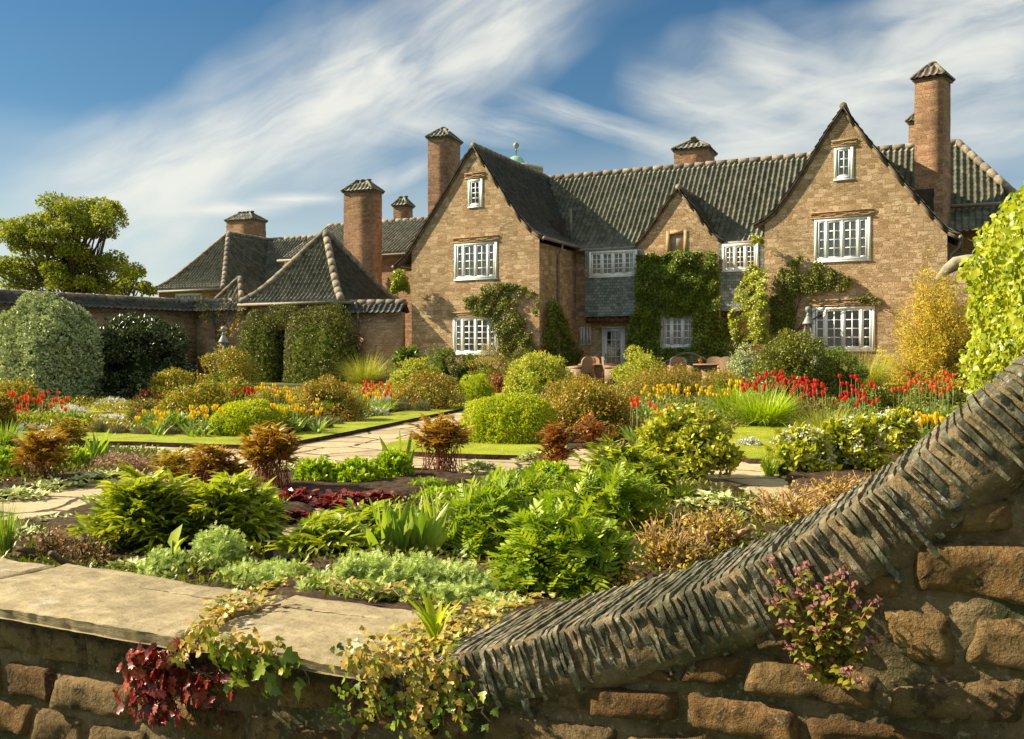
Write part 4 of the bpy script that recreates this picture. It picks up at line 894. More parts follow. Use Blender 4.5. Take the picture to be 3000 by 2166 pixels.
# flat flagstones along the low part
def flag(x0, x1, y0, y1, z0, z1, tilt=0, seed=0, name='coping_slab'):
    nx, ny = int((x1-x0)/.014), 44; X = np.linspace(x0, x1, nx); Y = np.linspace(y0, y1, ny); XX, YY = np.meshgrid(X, Y, indexing='ij'); nA = SN(50+seed, 12, 6); nB = SN(60+seed, 16, 28); nC = SN(70+seed, 16, 80)
    q = np.stack([XX, YY, XX*0], -1); ed = np.clip(np.minimum(np.minimum(XX-x0, x1-XX), np.minimum(YY-y0, y1-YY))/.012, 0, 1)
    Z = z1+.004*nA(q)+.0020*nB(q)+.0010*nC(q)-.012*(1-ed)**2+tilt*(XX-x0)
    YY = YY+((YY-y0) < (y1-y0)*.3)*(.0015*nB(np.stack([XX, XX*0, XX*0], -1))+.0015*nC(np.stack([XX, XX*0, XX*0], -1)))+((YY-y0) > (y1-y0)*.7)*.02*nA(np.stack([XX, XX*0+4, XX*0], -1))
    g = Geo(); g.grid(np.stack([XX, YY, Z], -1))
    nz_ = 8; W_ = np.linspace(0, 1, nz_); V = np.zeros((nx, nz_, 3)); V[..., 0] = XX[:, :1]; V[..., 1] = YY[:, :1]+.001*nC(np.stack([np.repeat(XX[:, :1], nz_, 1), np.zeros((nx, nz_)), W_[None]*.06+0*XX[:, :1]], -1))*(W_ > 0)[None]+.010*W_[None]; V[..., 2] = Z[:, :1]*(1-W_)+z0*W_; g.grid(V, flip=True)
    for i in (0, -1):
        V = np.zeros((ny, 3, 3)); V[..., 0] = XX[i][:, None]; V[..., 1] = YY[i][:, None]; V[..., 2] = Z[i][:, None]*np.array([1, .5, 0])+z0*np.array([0, .5, 1]); g.grid(V, flip=(i == -1))
    V = np.zeros((nx, 2, 3)); V[..., 0] = XX[:, -1:]; V[..., 1] = YY[:, -1:]; V[:, 0, 2] = Z[:, -1]; V[:, 1, 2] = z0; g.grid(V); V = np.zeros((nx, 2, 3)); V[..., 0] = XX[:, -1:]; V[:, 0, 1] = YY[:, -1]; V[:, 1, 1] = YY[:, 0]; V[..., 2] = z0; g.grid(V)
    return g.build(name, M['slab'], fw, True)
flag(-4.6, -3.075, 1.995, 2.47, ZS-.045, ZS+.004, 0, 0); flag(-3.065, -1.995, 2.0, 2.5, ZS-.043, ZS+.006, -.004, 1); flag(-1.985, -1.335, 2.01, 2.52, ZS-.04, ZS-.002, 0, 2)
# ---------------------------------------------------------------- leaves
def T_lance(w1=.42, w2=.36, fold=.15):
    v = [(0, 0, 0), (.25, w1, fold), (.25, 0, 0), (.25, -w1, fold), (.62, w2, fold), (.62, 0, 0), (.62, -w2, fold), (1, 0, 0)]
    return np.array(v, float), [(0, 2, 1), (0, 3, 2), (2, 5, 4, 1), (3, 6, 5, 2), (5, 7, 4), (6, 7, 5)]
def T_dia(fold=.15): return np.array([(0, 0, 0), (.45, .5, fold), (1, 0, 0), (.45, -.5, fold)], float), [(0, 2, 1), (0, 3, 2)]
def T_strap(n=5, tip=.75):
    v = []; f = []
    for i in range(n+1):
        x = i/n; w = .5*(1 if x < tip else (1-x)/(1-tip)*.95+.05)*(.8+.2*min(1, x*4)); v += [(x, w, .12), (x, 0, 0), (x, -w, .12)]
        if i: a = 3*(i-1); f += [(a, a+1, a+4, a+3), (a+1, a+2, a+5, a+4)]
    return np.array(v, float), f
def T_blade(n=4):
    v = []; f = []
    for i in range(n+1):
        x = i/n; w = .5*(1-x**2)+.03; v += [(x, w, 0), (x, -w, 0)]
        if i: a = 2*(i-1); f += [(a, a+1, a+3, a+2)]
    return np.array(v, float), f
def T_pin(n=5, ang=.55, wid=.10, spread=1.0):
    """feathery leaf: pairs of narrow pointed lobes on a rib"""
    v = [(0, -.02, 0), (0, .02, 0), (1, 0, 0)]; f = [(0, 2, 1)]
    for i in range(n):
        x = .18+.68*i/(n-1); l = spread*(.5-.32*abs(i/(n-1)-.35)) 
        for s in (1, -1):
            k = len(v); dx = ang*l; v += [(x-wid*.4, 0, 0), (x+wid*.5, 0, 0), (x+dx*.6+wid*.3, s*l*.55, .06*s*0+.05), (x+dx, s*l, .09), (x+dx*.35-wid*.2, s*l*.5, .05)]
            f += [(k, k+1, k+2, k+4) if s > 0 else (k, k+4, k+2, k+1), (k+4, k+2, k+3) if s > 0 else (k+4, k+3, k+2)]
    return np.array(v, float), f
def T_ivy():
    o = [(0, 0), (.05, .34), (.28, .5), (.38, .26), (.62, .34), (.72, .16), (1, 0), (.72, -.16), (.62, -.34), (.38, -.26), (.28, -.5), (.05, -.34)]
    v = [(x, y, .18*abs(y)) for x, y in o]+[(.35, 0, -.02)]; n = len(o)
    return np.array(v, float), [(12, (i+1) % n, i) for i in range(n)]
def T_fan():
    """round scalloped leaf"""
    n = 11; v = [(.12, 0, 0)]+[(.5+.5*math.cos(a)*(1+.08*math.cos(5*a)), .5*math.sin(a)*(1+.08*math.cos(5*a)), .06*abs(math.sin(2.5*a))) for a in np.linspace(-2.8, 2.8, n)]
    return np.array(v, float), [(0, i, i+1) for i in range(1, n)]
LANCE, OVAL, DIA, STRAP, BLADE, PIN, PINF, IVY, FAN = T_lance(), T_lance(.5, .46, .12), T_dia(), T_strap(), T_blade(), T_pin(6, .5, .11, .95), T_pin(4, .7, .12, 1.0), T_ivy(), T_fan()
NEEDLE = (np.array([(0, .5, 0), (0, -.5, 0), (1, 0, 0)], float), [(0, 1, 2)])
def leaves(g, T, pos, d, nr, L, W, curl=0., rnd=None, mat=0, r=None):
    r = r or rng; n = len(pos); tv, tf = T; d = nrmz(d); side = np.cross(nr, d); bad = np.linalg.norm(side, axis=-1) < 1e-4; side[bad] = (1, 0, 0); side = nrmz(side); nn = np.cross(d, side)
    L = np.broadcast_to(np.asarray(L, float), (n,)); W = np.broadcast_to(np.asarray(W, float), (n,)); curl = np.broadcast_to(np.asarray(curl, float), (n,))
    X, Y, Z = tv[:, 0], tv[:, 1], tv[:, 2]; x = X[None]*L[:, None]; drop = curl[:, None]*L[:, None]*X[None]**2
    V = pos[:, None]+d[:, None]*(x-.35*np.abs(curl)[:, None]*drop)[..., None]+side[:, None]*(Y[None]*W[:, None])[..., None]+nn[:, None]*(Z[None]*W[:, None]-drop)[..., None]
    k = len(tv); fl = np.array([i for f in tf for i in f]); fs = np.array([len(f) for f in tf])
    if rnd is None: rnd = r.random(n)
    g.add(V.reshape(-1, 3), (fl[None]+np.arange(n)[:, None]*k).ravel(), np.tile(fs, n), np.repeat(np.broadcast_to(rnd, (n,)), k), mat)
def sph(n, zmin=-1.0, r=None):
    r = r or rng; z = r.uniform(zmin, 1, n); a = r.uniform(0, 2*PI, n); q = np.sqrt(1-z*z); return np.stack([q*np.cos(a), q*np.sin(a), z], -1)
def dome(d, p): return d/(np.abs(d[:, :1])**p+np.abs(d[:, 1:2])**p+np.abs(d[:, 2:])**p)**(1/p)
def core(g, c, rad, k, lump, ln, p=2.3, mat=0, rnd=-1.):
    th = np.linspace(0, 2*PI, 41); ph = np.linspace(-.12, PI/2, 16); d = np.stack([np.cos(ph)[None]*np.cos(th)[:, None], np.cos(ph)[None]*np.sin(th)[:, None], np.sin(ph)[None]+0*th[:, None]], -1)
    q = dome(d.reshape(-1, 3), p); q = q*(1+lump*ln(q))[:, None]*k; g.grid((c+q*rad).reshape(41, 16, 3), mat, rnd)
def mound(g, c, rad, n, T, L, W, lump=.06, lf=3., p=2.4, shell=.17, out=.7, up=.3, jit=.6, curl=.2, seed=1, mat=0, k=.76, zmin=0., tilt=.5, per=11, clus=.6):
    r = np.random.default_rng(seed); ln = SN(seed+7, 14, lf); rad = np.array(rad, float)
    if k: core(g, c, rad, k, lump, ln, p, mat)
    nc = max(1, n//per); d = sph(nc, zmin-.04, r); q = dome(d, p); f = (1+lump*ln(q))*(1-shell*r.random(nc)**1.5); C_ = c+q*f[:, None]*rad; nv0 = nrmz(q/rad); idx = np.repeat(np.arange(nc), per); n = len(idx)
    off = nrmz(r.normal(0, 1, (n, 3))+nv0[idx]*.4); P = C_[idx]+off*(L*clus*r.random((n, 1))**.5); P[:, 2] = np.maximum(P[:, 2], c[2]+.01)
    nv = nv0[idx]; di = nrmz(nv*out+off*.7+UP*up+r.normal(0, jit*.6, (n, 3)))
    leaves(g, T, P, di, nrmz(nv+UP*.3+r.normal(0, tilt, (n, 3))), L*r.uniform(.65, 1.25, n), W*r.uniform(.75, 1.2, n), curl, None, mat, r)
def puffs(g, c, rad, n, T, L, W, m=40, pr=.32, p=2.2, jit=.8, curl=.2, seed=1, mat=0, k=.6, up=.35, stems=True, smat=1, zmin=.0, sq=.75, pts=None, prs=None):
    """crown of leafy clumps with gaps between them"""
    r = np.random.default_rng(seed); rad = np.array(rad, float); ln = SN(seed+3, 14, 3.)
    if k: core(g, c, rad, k, .1, ln, p, mat)
    if pts is None:
        d = sph(m, zmin, r); q = dome(d, p)*r.uniform(.66, .93, m)[:, None]; pts = c+q*rad
    else: m = len(pts)
    pr_ = (pr*r.uniform(.6, 1.25, m)*min(rad[0], rad[2]*1.2)) if prs is None else prs
    w = pr_**2; idx = r.choice(m, n, p=w/w.sum()); dd = sph(n, -.7, r); f = 1-.45*r.random(n)**1.6
    P = pts[idx]+dd*f[:, None]*pr_[idx][:, None]*np.array([1, 1, sq]); P[:, 2] = np.maximum(P[:, 2], c[2]+.01)
    nv = nrmz(dd+.5*nrmz((P-c)/rad)); di = nrmz(nv*.6+UP*up+r.normal(0, jit, (n, 3)))
    leaves(g, T, P, di, nrmz(nv*.6+UP*.6+r.normal(0, .5, (n, 3))), L*r.uniform(.6, 1.25, n), W*r.uniform(.7, 1.2, n), curl, None, mat, r)
    if stems:
        for i in range(0, m, 1 if m < 60 else 2):
            b = c+np.array([r.normal(0, .10)*rad[0], r.normal(0, .10)*rad[1], 0]); e = pts[i]; mid = (b+e)/2+np.array([0, 0, .12*rad[2]])+r.normal(0, .04, 3)*rad
            t = np.linspace(0, 1, 6)[:, None]; g.tube((1-t)**2*b+2*t*(1-t)*mid+t*t*e, np.linspace(.012, .005, 6)*max(.6, rad[2]), 4, smat)
def shoots(g, c, rad, n, L, W, ln_=.25, per=12, seed=1, mat=0, smat=1, T=None, zmin=.1, upw=.8, p=2.2):
    """leafy shoots sticking out of a crown"""
    r = np.random.default_rng(seed); d = sph(n, zmin, r); q = dome(d, p); B = c+q*np.array(rad)*.86; dirs = nrmz(nrmz(q/np.array(rad))*.6+UP*upw+r.normal(0, .3, (n, 3)))
    for i in range(n):
        l = ln_*r.uniform(.5, 1.2); t = np.linspace(0, 1, 5)[:, None]; g.tube(B[i]+dirs[i]*l*t, np.linspace(.004, .0015, 5), 3, smat, .5, False)
    idx = np.repeat(np.arange(n), per); t = r.uniform(.1, 1.05, n*per); P = B[idx]+dirs[idx]*(t*ln_*r.uniform(.5, 1.2, n)[idx])[:, None]
    di = nrmz(dirs[idx]*.5+r.normal(0, .7, (n*per, 3))); leaves(g, T or DIA, P, di, nrmz(dirs[idx]+r.normal(0, .6, (n*per, 3))), L*r.uniform(.6, 1.2, n*per), W, .2, np.clip(r.normal(.75, .2, n*per), 0, 1), mat, r)
def stems_dome(c, rad, n, r, base=.4, zmin=.15, p=2.2):
    p = 3.6 if zmin > .3 else p
    d = sph(n, zmin, r); q = dome(d, p)*r.uniform(.75, 1.0, n)[:, None]; top = c+q*np.array(rad); b = c+np.stack([r.normal(0, base*.5, n)*rad[0], r.normal(0, base*.5, n)*rad[1], np.zeros(n)], -1); return b, top
def peony(g, c, rad, nst=60, nodes=5, nl=8, L=.10, W=.032, seed=1, t0=.4, base=.5, smat=1, sr=.004, T=LANCE, buds=0, bmat=2, droop=.3, pet=.10, zmin=.15):
    r = np.random.default_rng(seed); b, e = stems_dome(c, rad, nst, r, base, zmin); mid = (b+e)/2; mid[:, :2] = b[:, :2]*.6+e[:, :2]*.4; mid[:, 2] += .12*rad[2]
    for i in range(nst):
        t = np.linspace(0, 1, 7)[:, None]; g.tube((1-t)**2*b[i]+2*t*(1-t)*mid[i]+t*t*e[i], np.linspace(sr, sr*.5, 7), 5, smat, r.random())
    idx = np.repeat(np.arange(nst), nodes); m = len(idx); t = (t0+(1-t0)*((np.tile(np.arange(nodes), nst)+r.random(m))/nodes))[:, None]
    N0 = (1-t)**2*b[idx]+2*t*(1-t)*mid[idx]+t*t*e[idx]; ax = nrmz(2*(1-t)*(mid[idx]-b[idx])+2*t*(e[idx]-mid[idx]))
    a = r.uniform(0, 2*PI, m); hz = np.stack([np.cos(a), np.sin(a), r.uniform(.0, .7, m)], -1); pd = nrmz(hz+ax*.35); pl = pet*r.uniform(.5, 1.3, m)*(1.25-.5*t[:, 0])
    tip = N0+pd*pl[:, None]
    for i in range(0, m, 2):
        g.tube(np.array([N0[i], tip[i]]), .0018, 3, smat, .5, False)
    j = np.repeat(np.arange(m), nl); M_ = len(j); k = np.tile(np.arange(nl), m); s = np.cross(np.broadcast_to(UP, (m, 3)), pd); s = nrmz(s)
    an = (k-(nl-1)/2)/((nl-1)/2)*1.25+r.normal(0, .15, M_); back = np.abs(an)*.35
    di = pd[j]*np.cos(an)[:, None]+s[j]*np.sin(an)[:, None]+UP*r.normal(.05, .18, M_)[:, None]; P = tip[j]-pd[j]*(back*pl[j])[:, None]
    nv = nrmz(np.cross(pd[j], s[j])+r.normal(0, .25, (M_, 3)))
    leaves(g, T, P, di, nv, L*r.uniform(.7, 1.2, M_)*(1-.25*np.abs(an)/1.4), W*r.uniform(.8, 1.2, M_), droop*r.uniform(.3, 1.5, M_), np.clip(r.random(m)[j]*.35+r.random(M_)*.25+.5*(t[:, 0][j]-t0)/(1-t0), 0, 1), 0, r)
    for i in range(buds):
        q = e[i]+UP*.05; g.tube(np.array([e[i], q]), .003, 4, smat); g.lathe([(0, 0), (.011, .004), (.015, .014), (.012, .026), (.004, .033), (0, .034)], q, 8, 10+i)
def tuft(g, c, R_, n, L, W, seed=1, arch=.7, lean=.55, mat=0, T=BLADE, spread=1.):
    r = np.random.default_rng(seed); a = r.uniform(0, 2*PI, n); q = np.sqrt(r.random(n)); P = np.stack([c[0]+R_*q*np.cos(a), c[1]+R_*q*np.sin(a), np.full(n, c[2])], -1)
    a2 = a+r.normal(0, .6, n); ln = lean*r.uniform(.1, 1.2, n); h = np.stack([np.cos(a2), np.sin(a2), np.zeros(n)], -1); di = nrmz(UP+h*ln[:, None]*spread); nv = nrmz(UP*.3-h*1.0+di*0)
    leaves(g, T, P, di, -nv*-1, L*r.uniform(.6, 1.15, n), W*r.uniform(.7, 1.2, n), arch*r.uniform(.2, 1.2, n)*-1*-1, None, mat, r)
def irisfan(g, c, n, L, W, seed=1, spread=.45, clump=.1, fans=1, mat=0):
    r = np.random.default_rng(seed)
    for k in range(fans):
        o = c+np.array([r.normal(0, clump), r.normal(0, clump), 0]); a = r.uniform(0, PI); h = np.array([math.cos(a), math.sin(a), 0]); t = np.linspace(-1, 1, n)+r.normal(0, .12, n); m = len(t)
        di = UP+h*(t*spread)[:, None]+r.normal(0, .07, (m, 3)); nv = np.cross(np.broadcast_to(h, (m, 3)), UP)*np.ones((m, 1))+r.normal(0, .35, (m, 3))
        leaves(g, STRAP, o+h*(t*.03)[:, None], di, nv, L*r.uniform(.55, 1.1, m), W*r.uniform(.8, 1.15, m), r.normal(0, .18, m), None, mat, r)
def rosettes(g, P, per, L, W, seed=1, T=OVAL, up=(.15, 1.1), mat=0, curl=.3):
    r = np.random.default_rng(seed); n = len(P); idx = np.repeat(np.arange(n), per); m = len(idx); a = r.uniform(0, 2*PI, m); u = r.uniform(up[0], up[1], m)
    di = np.stack([np.cos(a), np.sin(a), u], -1); nv = np.stack([-np.cos(a)*u, -np.sin(a)*u, np.ones(m)], -1)+r.normal(0, .3, (m, 3))
    leaves(g, T, P[idx]+np.stack([np.cos(a), np.sin(a), 0*a], -1)*.012, di, nv, L*r.uniform(.6, 1.2, m), W*r.uniform(.8, 1.2, m), curl*r.uniform(.2, 1.3, m), np.clip(r.random(n)[idx]*.5+r.random(m)*.5, 0, 1), mat, r)
def ellipse_pts(c, rx, ry, n, r, h=0., ex=.5):
    a = r.uniform(0, 2*PI, n); q = np.sqrt(r.random(n)); return np.stack([c[0]+(rx*q*np.cos(a))*cs-(ry*q*np.sin(a))*sn, c[1]+(rx*q*np.cos(a))*sn+(ry*q*np.sin(a))*cs, c[2]+h*(1-q**2)**ex*r.uniform(.7, 1.05, n)], -1)
def twigs(g, c, rad, n, seed=1, mat=0, r0=.008, bend=.15, zmin=.2, sub=2):
    r = np.random.default_rng(seed); b, e = stems_dome(c, rad, n, r, .5, zmin); E = []
    for i in range(n):
        m = (b[i]+e[i])/2+r.normal(0, bend, 3)*rad; t = np.linspace(0, 1, 7)[:, None]; Q = (1-t)**2*b[i]+2*t*(1-t)*m+t*t*e[i]+r.normal(0, .006, (7, 3)); g.tube(Q, np.linspace(r0*r.uniform(.6, 1.4), r0*.4, 7), 5, mat, r.random()); E.append(Q[-1])
        for k in range(sub):
            q = Q[r.integers(2, 6)]; dv = nrmz(e[i]-b[i]+r.normal(0, .7*np.linalg.norm(e[i]-b[i]), 3)); l = .3*rad[2]*r.uniform(.5, 1.2); S_ = q+dv*l*np.linspace(0, 1, 4)[:, None]+r.normal(0, .006, (4, 3)); g.tube(S_, np.linspace(r0*.45, r0*.2, 4), 4, mat, r.random()); E.append(S_[-1])
    return np.array(E)
# ---------------------------------------------------------------- leaf colours
LM = {
 'lime': leafmat('lime_leaf', [(.14, .19, .012), (.26, .305, .02), (.37, .405, .035)], .38, gain=(1.68, 1.58, 1.05)),
 'rose': leafmat('bronze_rose_leaf', [(.06, .09, .013), (.125, .145, .02), (.22, .175, .022), (.36, .17, .025)], .3, .4, .5),
 'rosey': leafmat('golden_rose_leaf', [(.07, .105, .013), (.14, .165, .02), (.23, .21, .026), (.33, .205, .026)], .32, .4, .45),
 'priv': leafmat('golden_privet_leaf', [(.12, .17, .02), (.26, .29, .045), (.40, .40, .09)], .28),
 'silver': leafmat('silver_leaf', [(.15, .20, .135), (.26, .32, .23), (.38, .44, .33)], .1, .6, .3, (1, 1.05, .8)),
 'dark': leafmat('dark_evergreen_leaf', [(.016, .028, .010), (.03, .05, .014), (.06, .085, .022)], .1, .3, .6),
 'hedge': leafmat('evergreen_clematis_leaf', [(.05, .07, .015), (.095, .115, .024), (.17, .18, .04)], .15, .4, .45),
 'peony': leafmat('peony_leaf', [(.08, .125, .013), (.16, .21, .02), (.29, .33, .035)], .38, .33, .5),
 'bronze': leafmat('bronze_peony_leaf', [(.10, .042, .014), (.19, .10, .022), (.28, .17, .03), (.24, .21, .035)], .25, .35, .5),
 'bronzey': leafmat('amber_peony_leaf', [(.13, .09, .02), (.22, .16, .03), (.28, .22, .04), (.19, .22, .035)], .28, .38, .45),
 'redp': leafmat('dark_red_peony_leaf', [(.09, .028, .014), (.18, .07, .02), (.26, .13, .03)], .2, .35, .5),
 'heuch': leafmat('heuchera_leaf', [(.05, .008, .010), (.12, .018, .018), (.22, .05, .04)], .22, .3, .55, (1.4, .5, .4)),
 'art': leafmat('artemisia_leaf', [(.15, .22, .085), (.25, .34, .15), (.37, .45, .25)], .2, .6, .25, (1.1, 1.2, .7)),
 'poppy': leafmat('cut_leaf', [(.085, .145, .010), (.15, .225, .014), (.25, .32, .03)], .35, .4, .45),
 'sedum': leafmat('sedum_leaf', [(.12, .20, .015), (.22, .33, .025), (.36, .45, .05)], .28, .4, .4),
 'lamb': leafmat('woolly_leaf', [(.22, .27, .17), (.32, .37, .25), (.43, .47, .34)], .12, .8, .15, (1, 1.05, .8)),
 'iris': leafmat('iris_leaf', [(.09, .16, .03), (.15, .23, .045), (.23, .30, .07)], .4, .4, .4),
 'grass': leafmat('grass_blade', [(.13, .17, .03), (.22, .25, .06), (.36, .34, .13)], .3, .5, .3),
 'lily': leafmat('daylily_blade', [(.12, .20, .012), (.22, .32, .02), (.34, .42, .04)], .32, .4, .4),
 'ivyy': leafmat('yellow_green_ivy_leaf', [(.10, .15, .012), (.19, .24, .02), (.30, .32, .045)], .35, .3, .5),  # yellow-green ivy, its own leaf colour
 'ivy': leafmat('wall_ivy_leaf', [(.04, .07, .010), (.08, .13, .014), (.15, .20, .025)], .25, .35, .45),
 'ivyd': leafmat('trailing_ivy_leaf', [(.08, .11, .02), (.20, .20, .045), (.32, .26, .09), (.26, .15, .05)], .25, .4, .4),
 'broom': leafmat('golden_broom_leaf', [(.20, .16, .03), (.34, .28, .045), (.42, .36, .06)], .2, .6, .2),
 'lav': leafmat('lavender_leaf', [(.10, .10, .075), (.16, .16, .115), (.22, .20, .14)], .1, .8, .15, (1, 1, .8)),
 'fuch': leafmat('golden_shoot_leaf', [(.18, .17, .03), (.30, .23, .05), (.36, .22, .06)], .25, .45, .4),
 'chois': leafmat('choisya_leaf', [(.12, .16, .018), (.22, .26, .03), (.33, .34, .05)], .25, .35, .45),
 'maple': leafmat('sycamore_leaf', [(.07, .10, .012), (.13, .165, .018), (.23, .24, .03)], .4, .5, .3),
 'clim': leafmat('climber_leaf', [(.05, .075, .013), (.10, .125, .02), (.17, .175, .03)], .22, .4, .4),
 'mull': leafmat('mullein_leaf', [(.20, .27, .02), (.30, .36, .03)], .42, .6, .2),
 'wflow': leafmat('wallflower_leaf', [(.05, .09, .02), (.09, .13, .03)], .2),
 'tul': leafmat('tulip_leaf', [(.12, .19, .06), (.19, .27, .09)], .3, .45, .4),
 'white': leafmat('white_petal', [(.60, .60, .48), (.74, .74, .66)], .3, .6, .2, (1, 1, .9)),
 'creamp': leafmat('cream_petal', [(.62, .58, .38), (.74, .71, .55)], .3, .6, .2, (1, 1, .9)),
 'dred': leafmat('dark_red_petal', [(.12, .006, .008), (.28, .015, .012)], .25, .5, .3, (1.3, .5, .5)),
 'pinkp': leafmat('dusty_pink_petal', [(.30, .12, .10), (.45, .22, .17), (.38, .20, .24)], .3, .6, .2, (1.1, .8, .8)),
 'red': leafmat('red_petal', [(.50, .012, .020), (.68, .025, .03)], .3, .4, .4, (1.2, .6, .6)),
 'orange': leafmat('orange_petal', [(.66, .07, .02), (.80, .15, .03)], .3, .4, .4, (1.2, .9, .5)),
 'ored': leafmat('orange_red_petal', [(.62, .04, .015), (.76, .10, .025)], .3, .4, .4, (1.2, .8, .5)),
 'seed': leafmat('seed_petal', [(.36, .25, .16), (.46, .32, .22)], .2, .8, .1, (1, .9, .8)),
 'yellow': leafmat('yellow_petal', [(.80, .50, .012), (.86, .62, .03)], .3, .4, .4, (1.1, 1, .4)),
 'tan': leafmat('dry_leaf', [(.18, .11, .05), (.30, .20, .10)], .15, .8, .1),
}
# ---------------------------------------------------------------- planting
LEAFN = 0
def place(px, pyb, w, h, dr=.8):
    D0 = depth(G(px, pyb)); ry = dr*w/2*D0/F; D = D0+ry*.75; rx = w/2*D/F; c = atD(px, HY, D); c[2] = 0.0
    return c, np.array([rx, dr*rx, max(.05, EYE+(HY-(pyb-h))*D/F)])
def sub(g, k):
    q = Geo(); off = 0
    for v, l, s_, r_, m_ in zip(g.v, g.l, g.s, g.r, g.m):
        n0 = l.min() if False else None
    return q
def emit(name, label, cat, g, c, parts, group=None):
    """one thing with one child per kind of geometry (foliage, stem, flower)"""
    off = 0; buck = {}
    for v, l, s_, r_, m_ in zip(g.v, g.l, g.s, g.r, g.m):
        q = buck.setdefault(int(m_[0]), Geo()); q.add(v, l-off, s_, r_, 0); off += len(v)
    t = thing(name, label, cat, c, 0, group)
    for k, (nm, mt) in enumerate(parts):
        if k in buck: buck[k].build(nm, mt, t, smooth=False)
    for k in buck:
        if k >= 10: buck[k].build('bud', M['bud'], t, True)
    return t
SD = [100]
def sd(): SD[0] += 1; return SD[0]
st_, tw_, rs_ = M['gstem'], M['twigd'], M['redstem']
def hebe(px, pyb, w, h, label, name='clipped_shrub', cat='shrub', lm='lime', n=12000, L=.027, dr=.9, **k):
    c, rad = place(px, pyb, w, h, dr); g = Geo(); kw = dict(lump=.04, lf=5, p=2.9, seed=sd(), per=4, clus=.35, shell=.10, k=.84, jit=.45); kw.update(k); mound(g, c, rad, n, DIA, L, L*.55, **kw); emit(name, label, cat, g, c, [('foliage', LM[lm])])
def rose(px, pyb, w, h, label, lm='rose', n=6500, L=.045, m=55, ns=60, name='rose_shrub', cat='shrub', dr=.85, pr=.30, stem=None, sl=.16, fl=None, nf=0, grp=None, T=DIA, **k):
    c, rad = place(px, pyb, w, h, dr); g = Geo(); puffs(g, c, rad*.97, int(n*1.15), T, L, L*.55, m, pr, seed=sd(), **k)
    if ns: shoots(g, c, rad*.95, ns, L*1.0, L*.5, sl*max(.6, min(1.5, rad[2])), 12, sd(), T=T)
    if nf: flowers(g, c, rad, nf, fl)
    return emit(name, label, cat, g, c, [('foliage', LM[lm]), ('stem', stem or M['twigd']), ('blossom', LM[fl] if fl else None)], grp)
def flowers(g, c, rad, n, fl, L=.034, per=6, zmin=.15, p=2.3):
    r = np.random.default_rng(sd()); d = sph(n, zmin, r); P = c+dome(d, p)*rad*r.uniform(.92, 1.06, n)[:, None]; idx = np.repeat(np.arange(n), per); m = n*per; Q = P[idx]+r.normal(0, L*.45, (m, 3))
    leaves(g, OVAL if False else DIA, Q, sph(m, -.2, r), sph(m, .0, r), L*r.uniform(.6, 1.1, m), L*.6, .2, None, 2, r)
def pe(px, pyb, w, h, label, lm='bronze', nst=45, nodes=4, nl=7, L=.085, W=.024, name='peony', stem=None, t0=.45, base=.5, dr=.85, **k):
    c, rad = place(px, pyb, w, h, dr); g = Geo(); peony(g, c, rad, nst, nodes, nl, L, W, sd(), t0, base, **k); emit(name, label, 'peony', g, c, [('foliage', LM[lm]), ('stem', stem or rs_), ('bud', M['bud'])])
M['bud'] = simple('peony_bud', (.16, .10, .04), .5, .4, var=.2)
def lav(px, pyb, w, h, label, n=3200, lm='lav', name='lavender', cat='lavender', L=.05):
    c, rad = place(px, pyb, w, h, .8); g = Geo(); mound(g, c, rad*np.array([.9, .9, .85]), n, NEEDLE, L, .007, lump=.12, lf=4, p=2.1, shell=.5, out=.5, up=.9, jit=.35, curl=0, seed=sd(), k=.6); emit(name, label, cat, g, c, [('foliage', LM[lm])], 'lavender clumps edging the left bed' if name == 'lavender' else None)
def mat_(px, pyb, w, h, label, lm='lamb', per=9, n=None, L=.075, W=.026, name='lambs_ear', cat='lamb\'s ear', T=OVAL, dr=.7, up=(.15, 1.1), fl=None, nf=0, ht=.7):
    c, rad = place(px, pyb, w, h, dr); r = np.random.default_rng(sd()); n = n or int(max(30, 95*rad[0]*rad[1]*3.14/(L/.075)**2)); g = Geo(); P = ellipse_pts(c, rad[0], rad[1], n, r, max(.02, rad[2]*ht-.02)); rosettes(g, P, per, L, W, sd(), T, up)
    if nf: flowers(g, c, rad, nf, fl)
    emit(name, label, cat, g, c, [('foliage', LM[lm]), ('stem', st_), ('blossom', LM[fl] if fl else None)])
def sedum(px, pyb, w, h, label, lm='sedum', name='sedum', L=.05):
    c, rad = place(px, pyb, w, h, .85); r = np.random.default_rng(sd()); g = Geo(); n = int(130+900*rad[0]*rad[1]); d = sph(n, .02, r); q = dome(d, 2.5); f = 1-.25*r.random(n)**2; P = c+q*f[:, None]*rad*.95; core(g, c, rad, .7, .06, SN(4, 14, 4))
    ax = nrmz(nrmz(q/rad)*.6+UP*.8); per = 13; idx = np.repeat(np.arange(n), per); m = n*per; off = r.normal(0, 1, (m, 3)); di = nrmz(ax[idx]*.75+nrmz(off)*.75); leaves(g, OVAL, P[idx]-ax[idx]*(r.random(m)*.05)[:, None], di, nrmz(ax[idx]+r.normal(0, .3, (m, 3))), L*r.uniform(.6, 1.15, m), L*.5*r.uniform(.8, 1.2, m), -.15, None, 0, r)
    emit(name, label, 'sedum', g, c, [('foliage', LM[lm])])
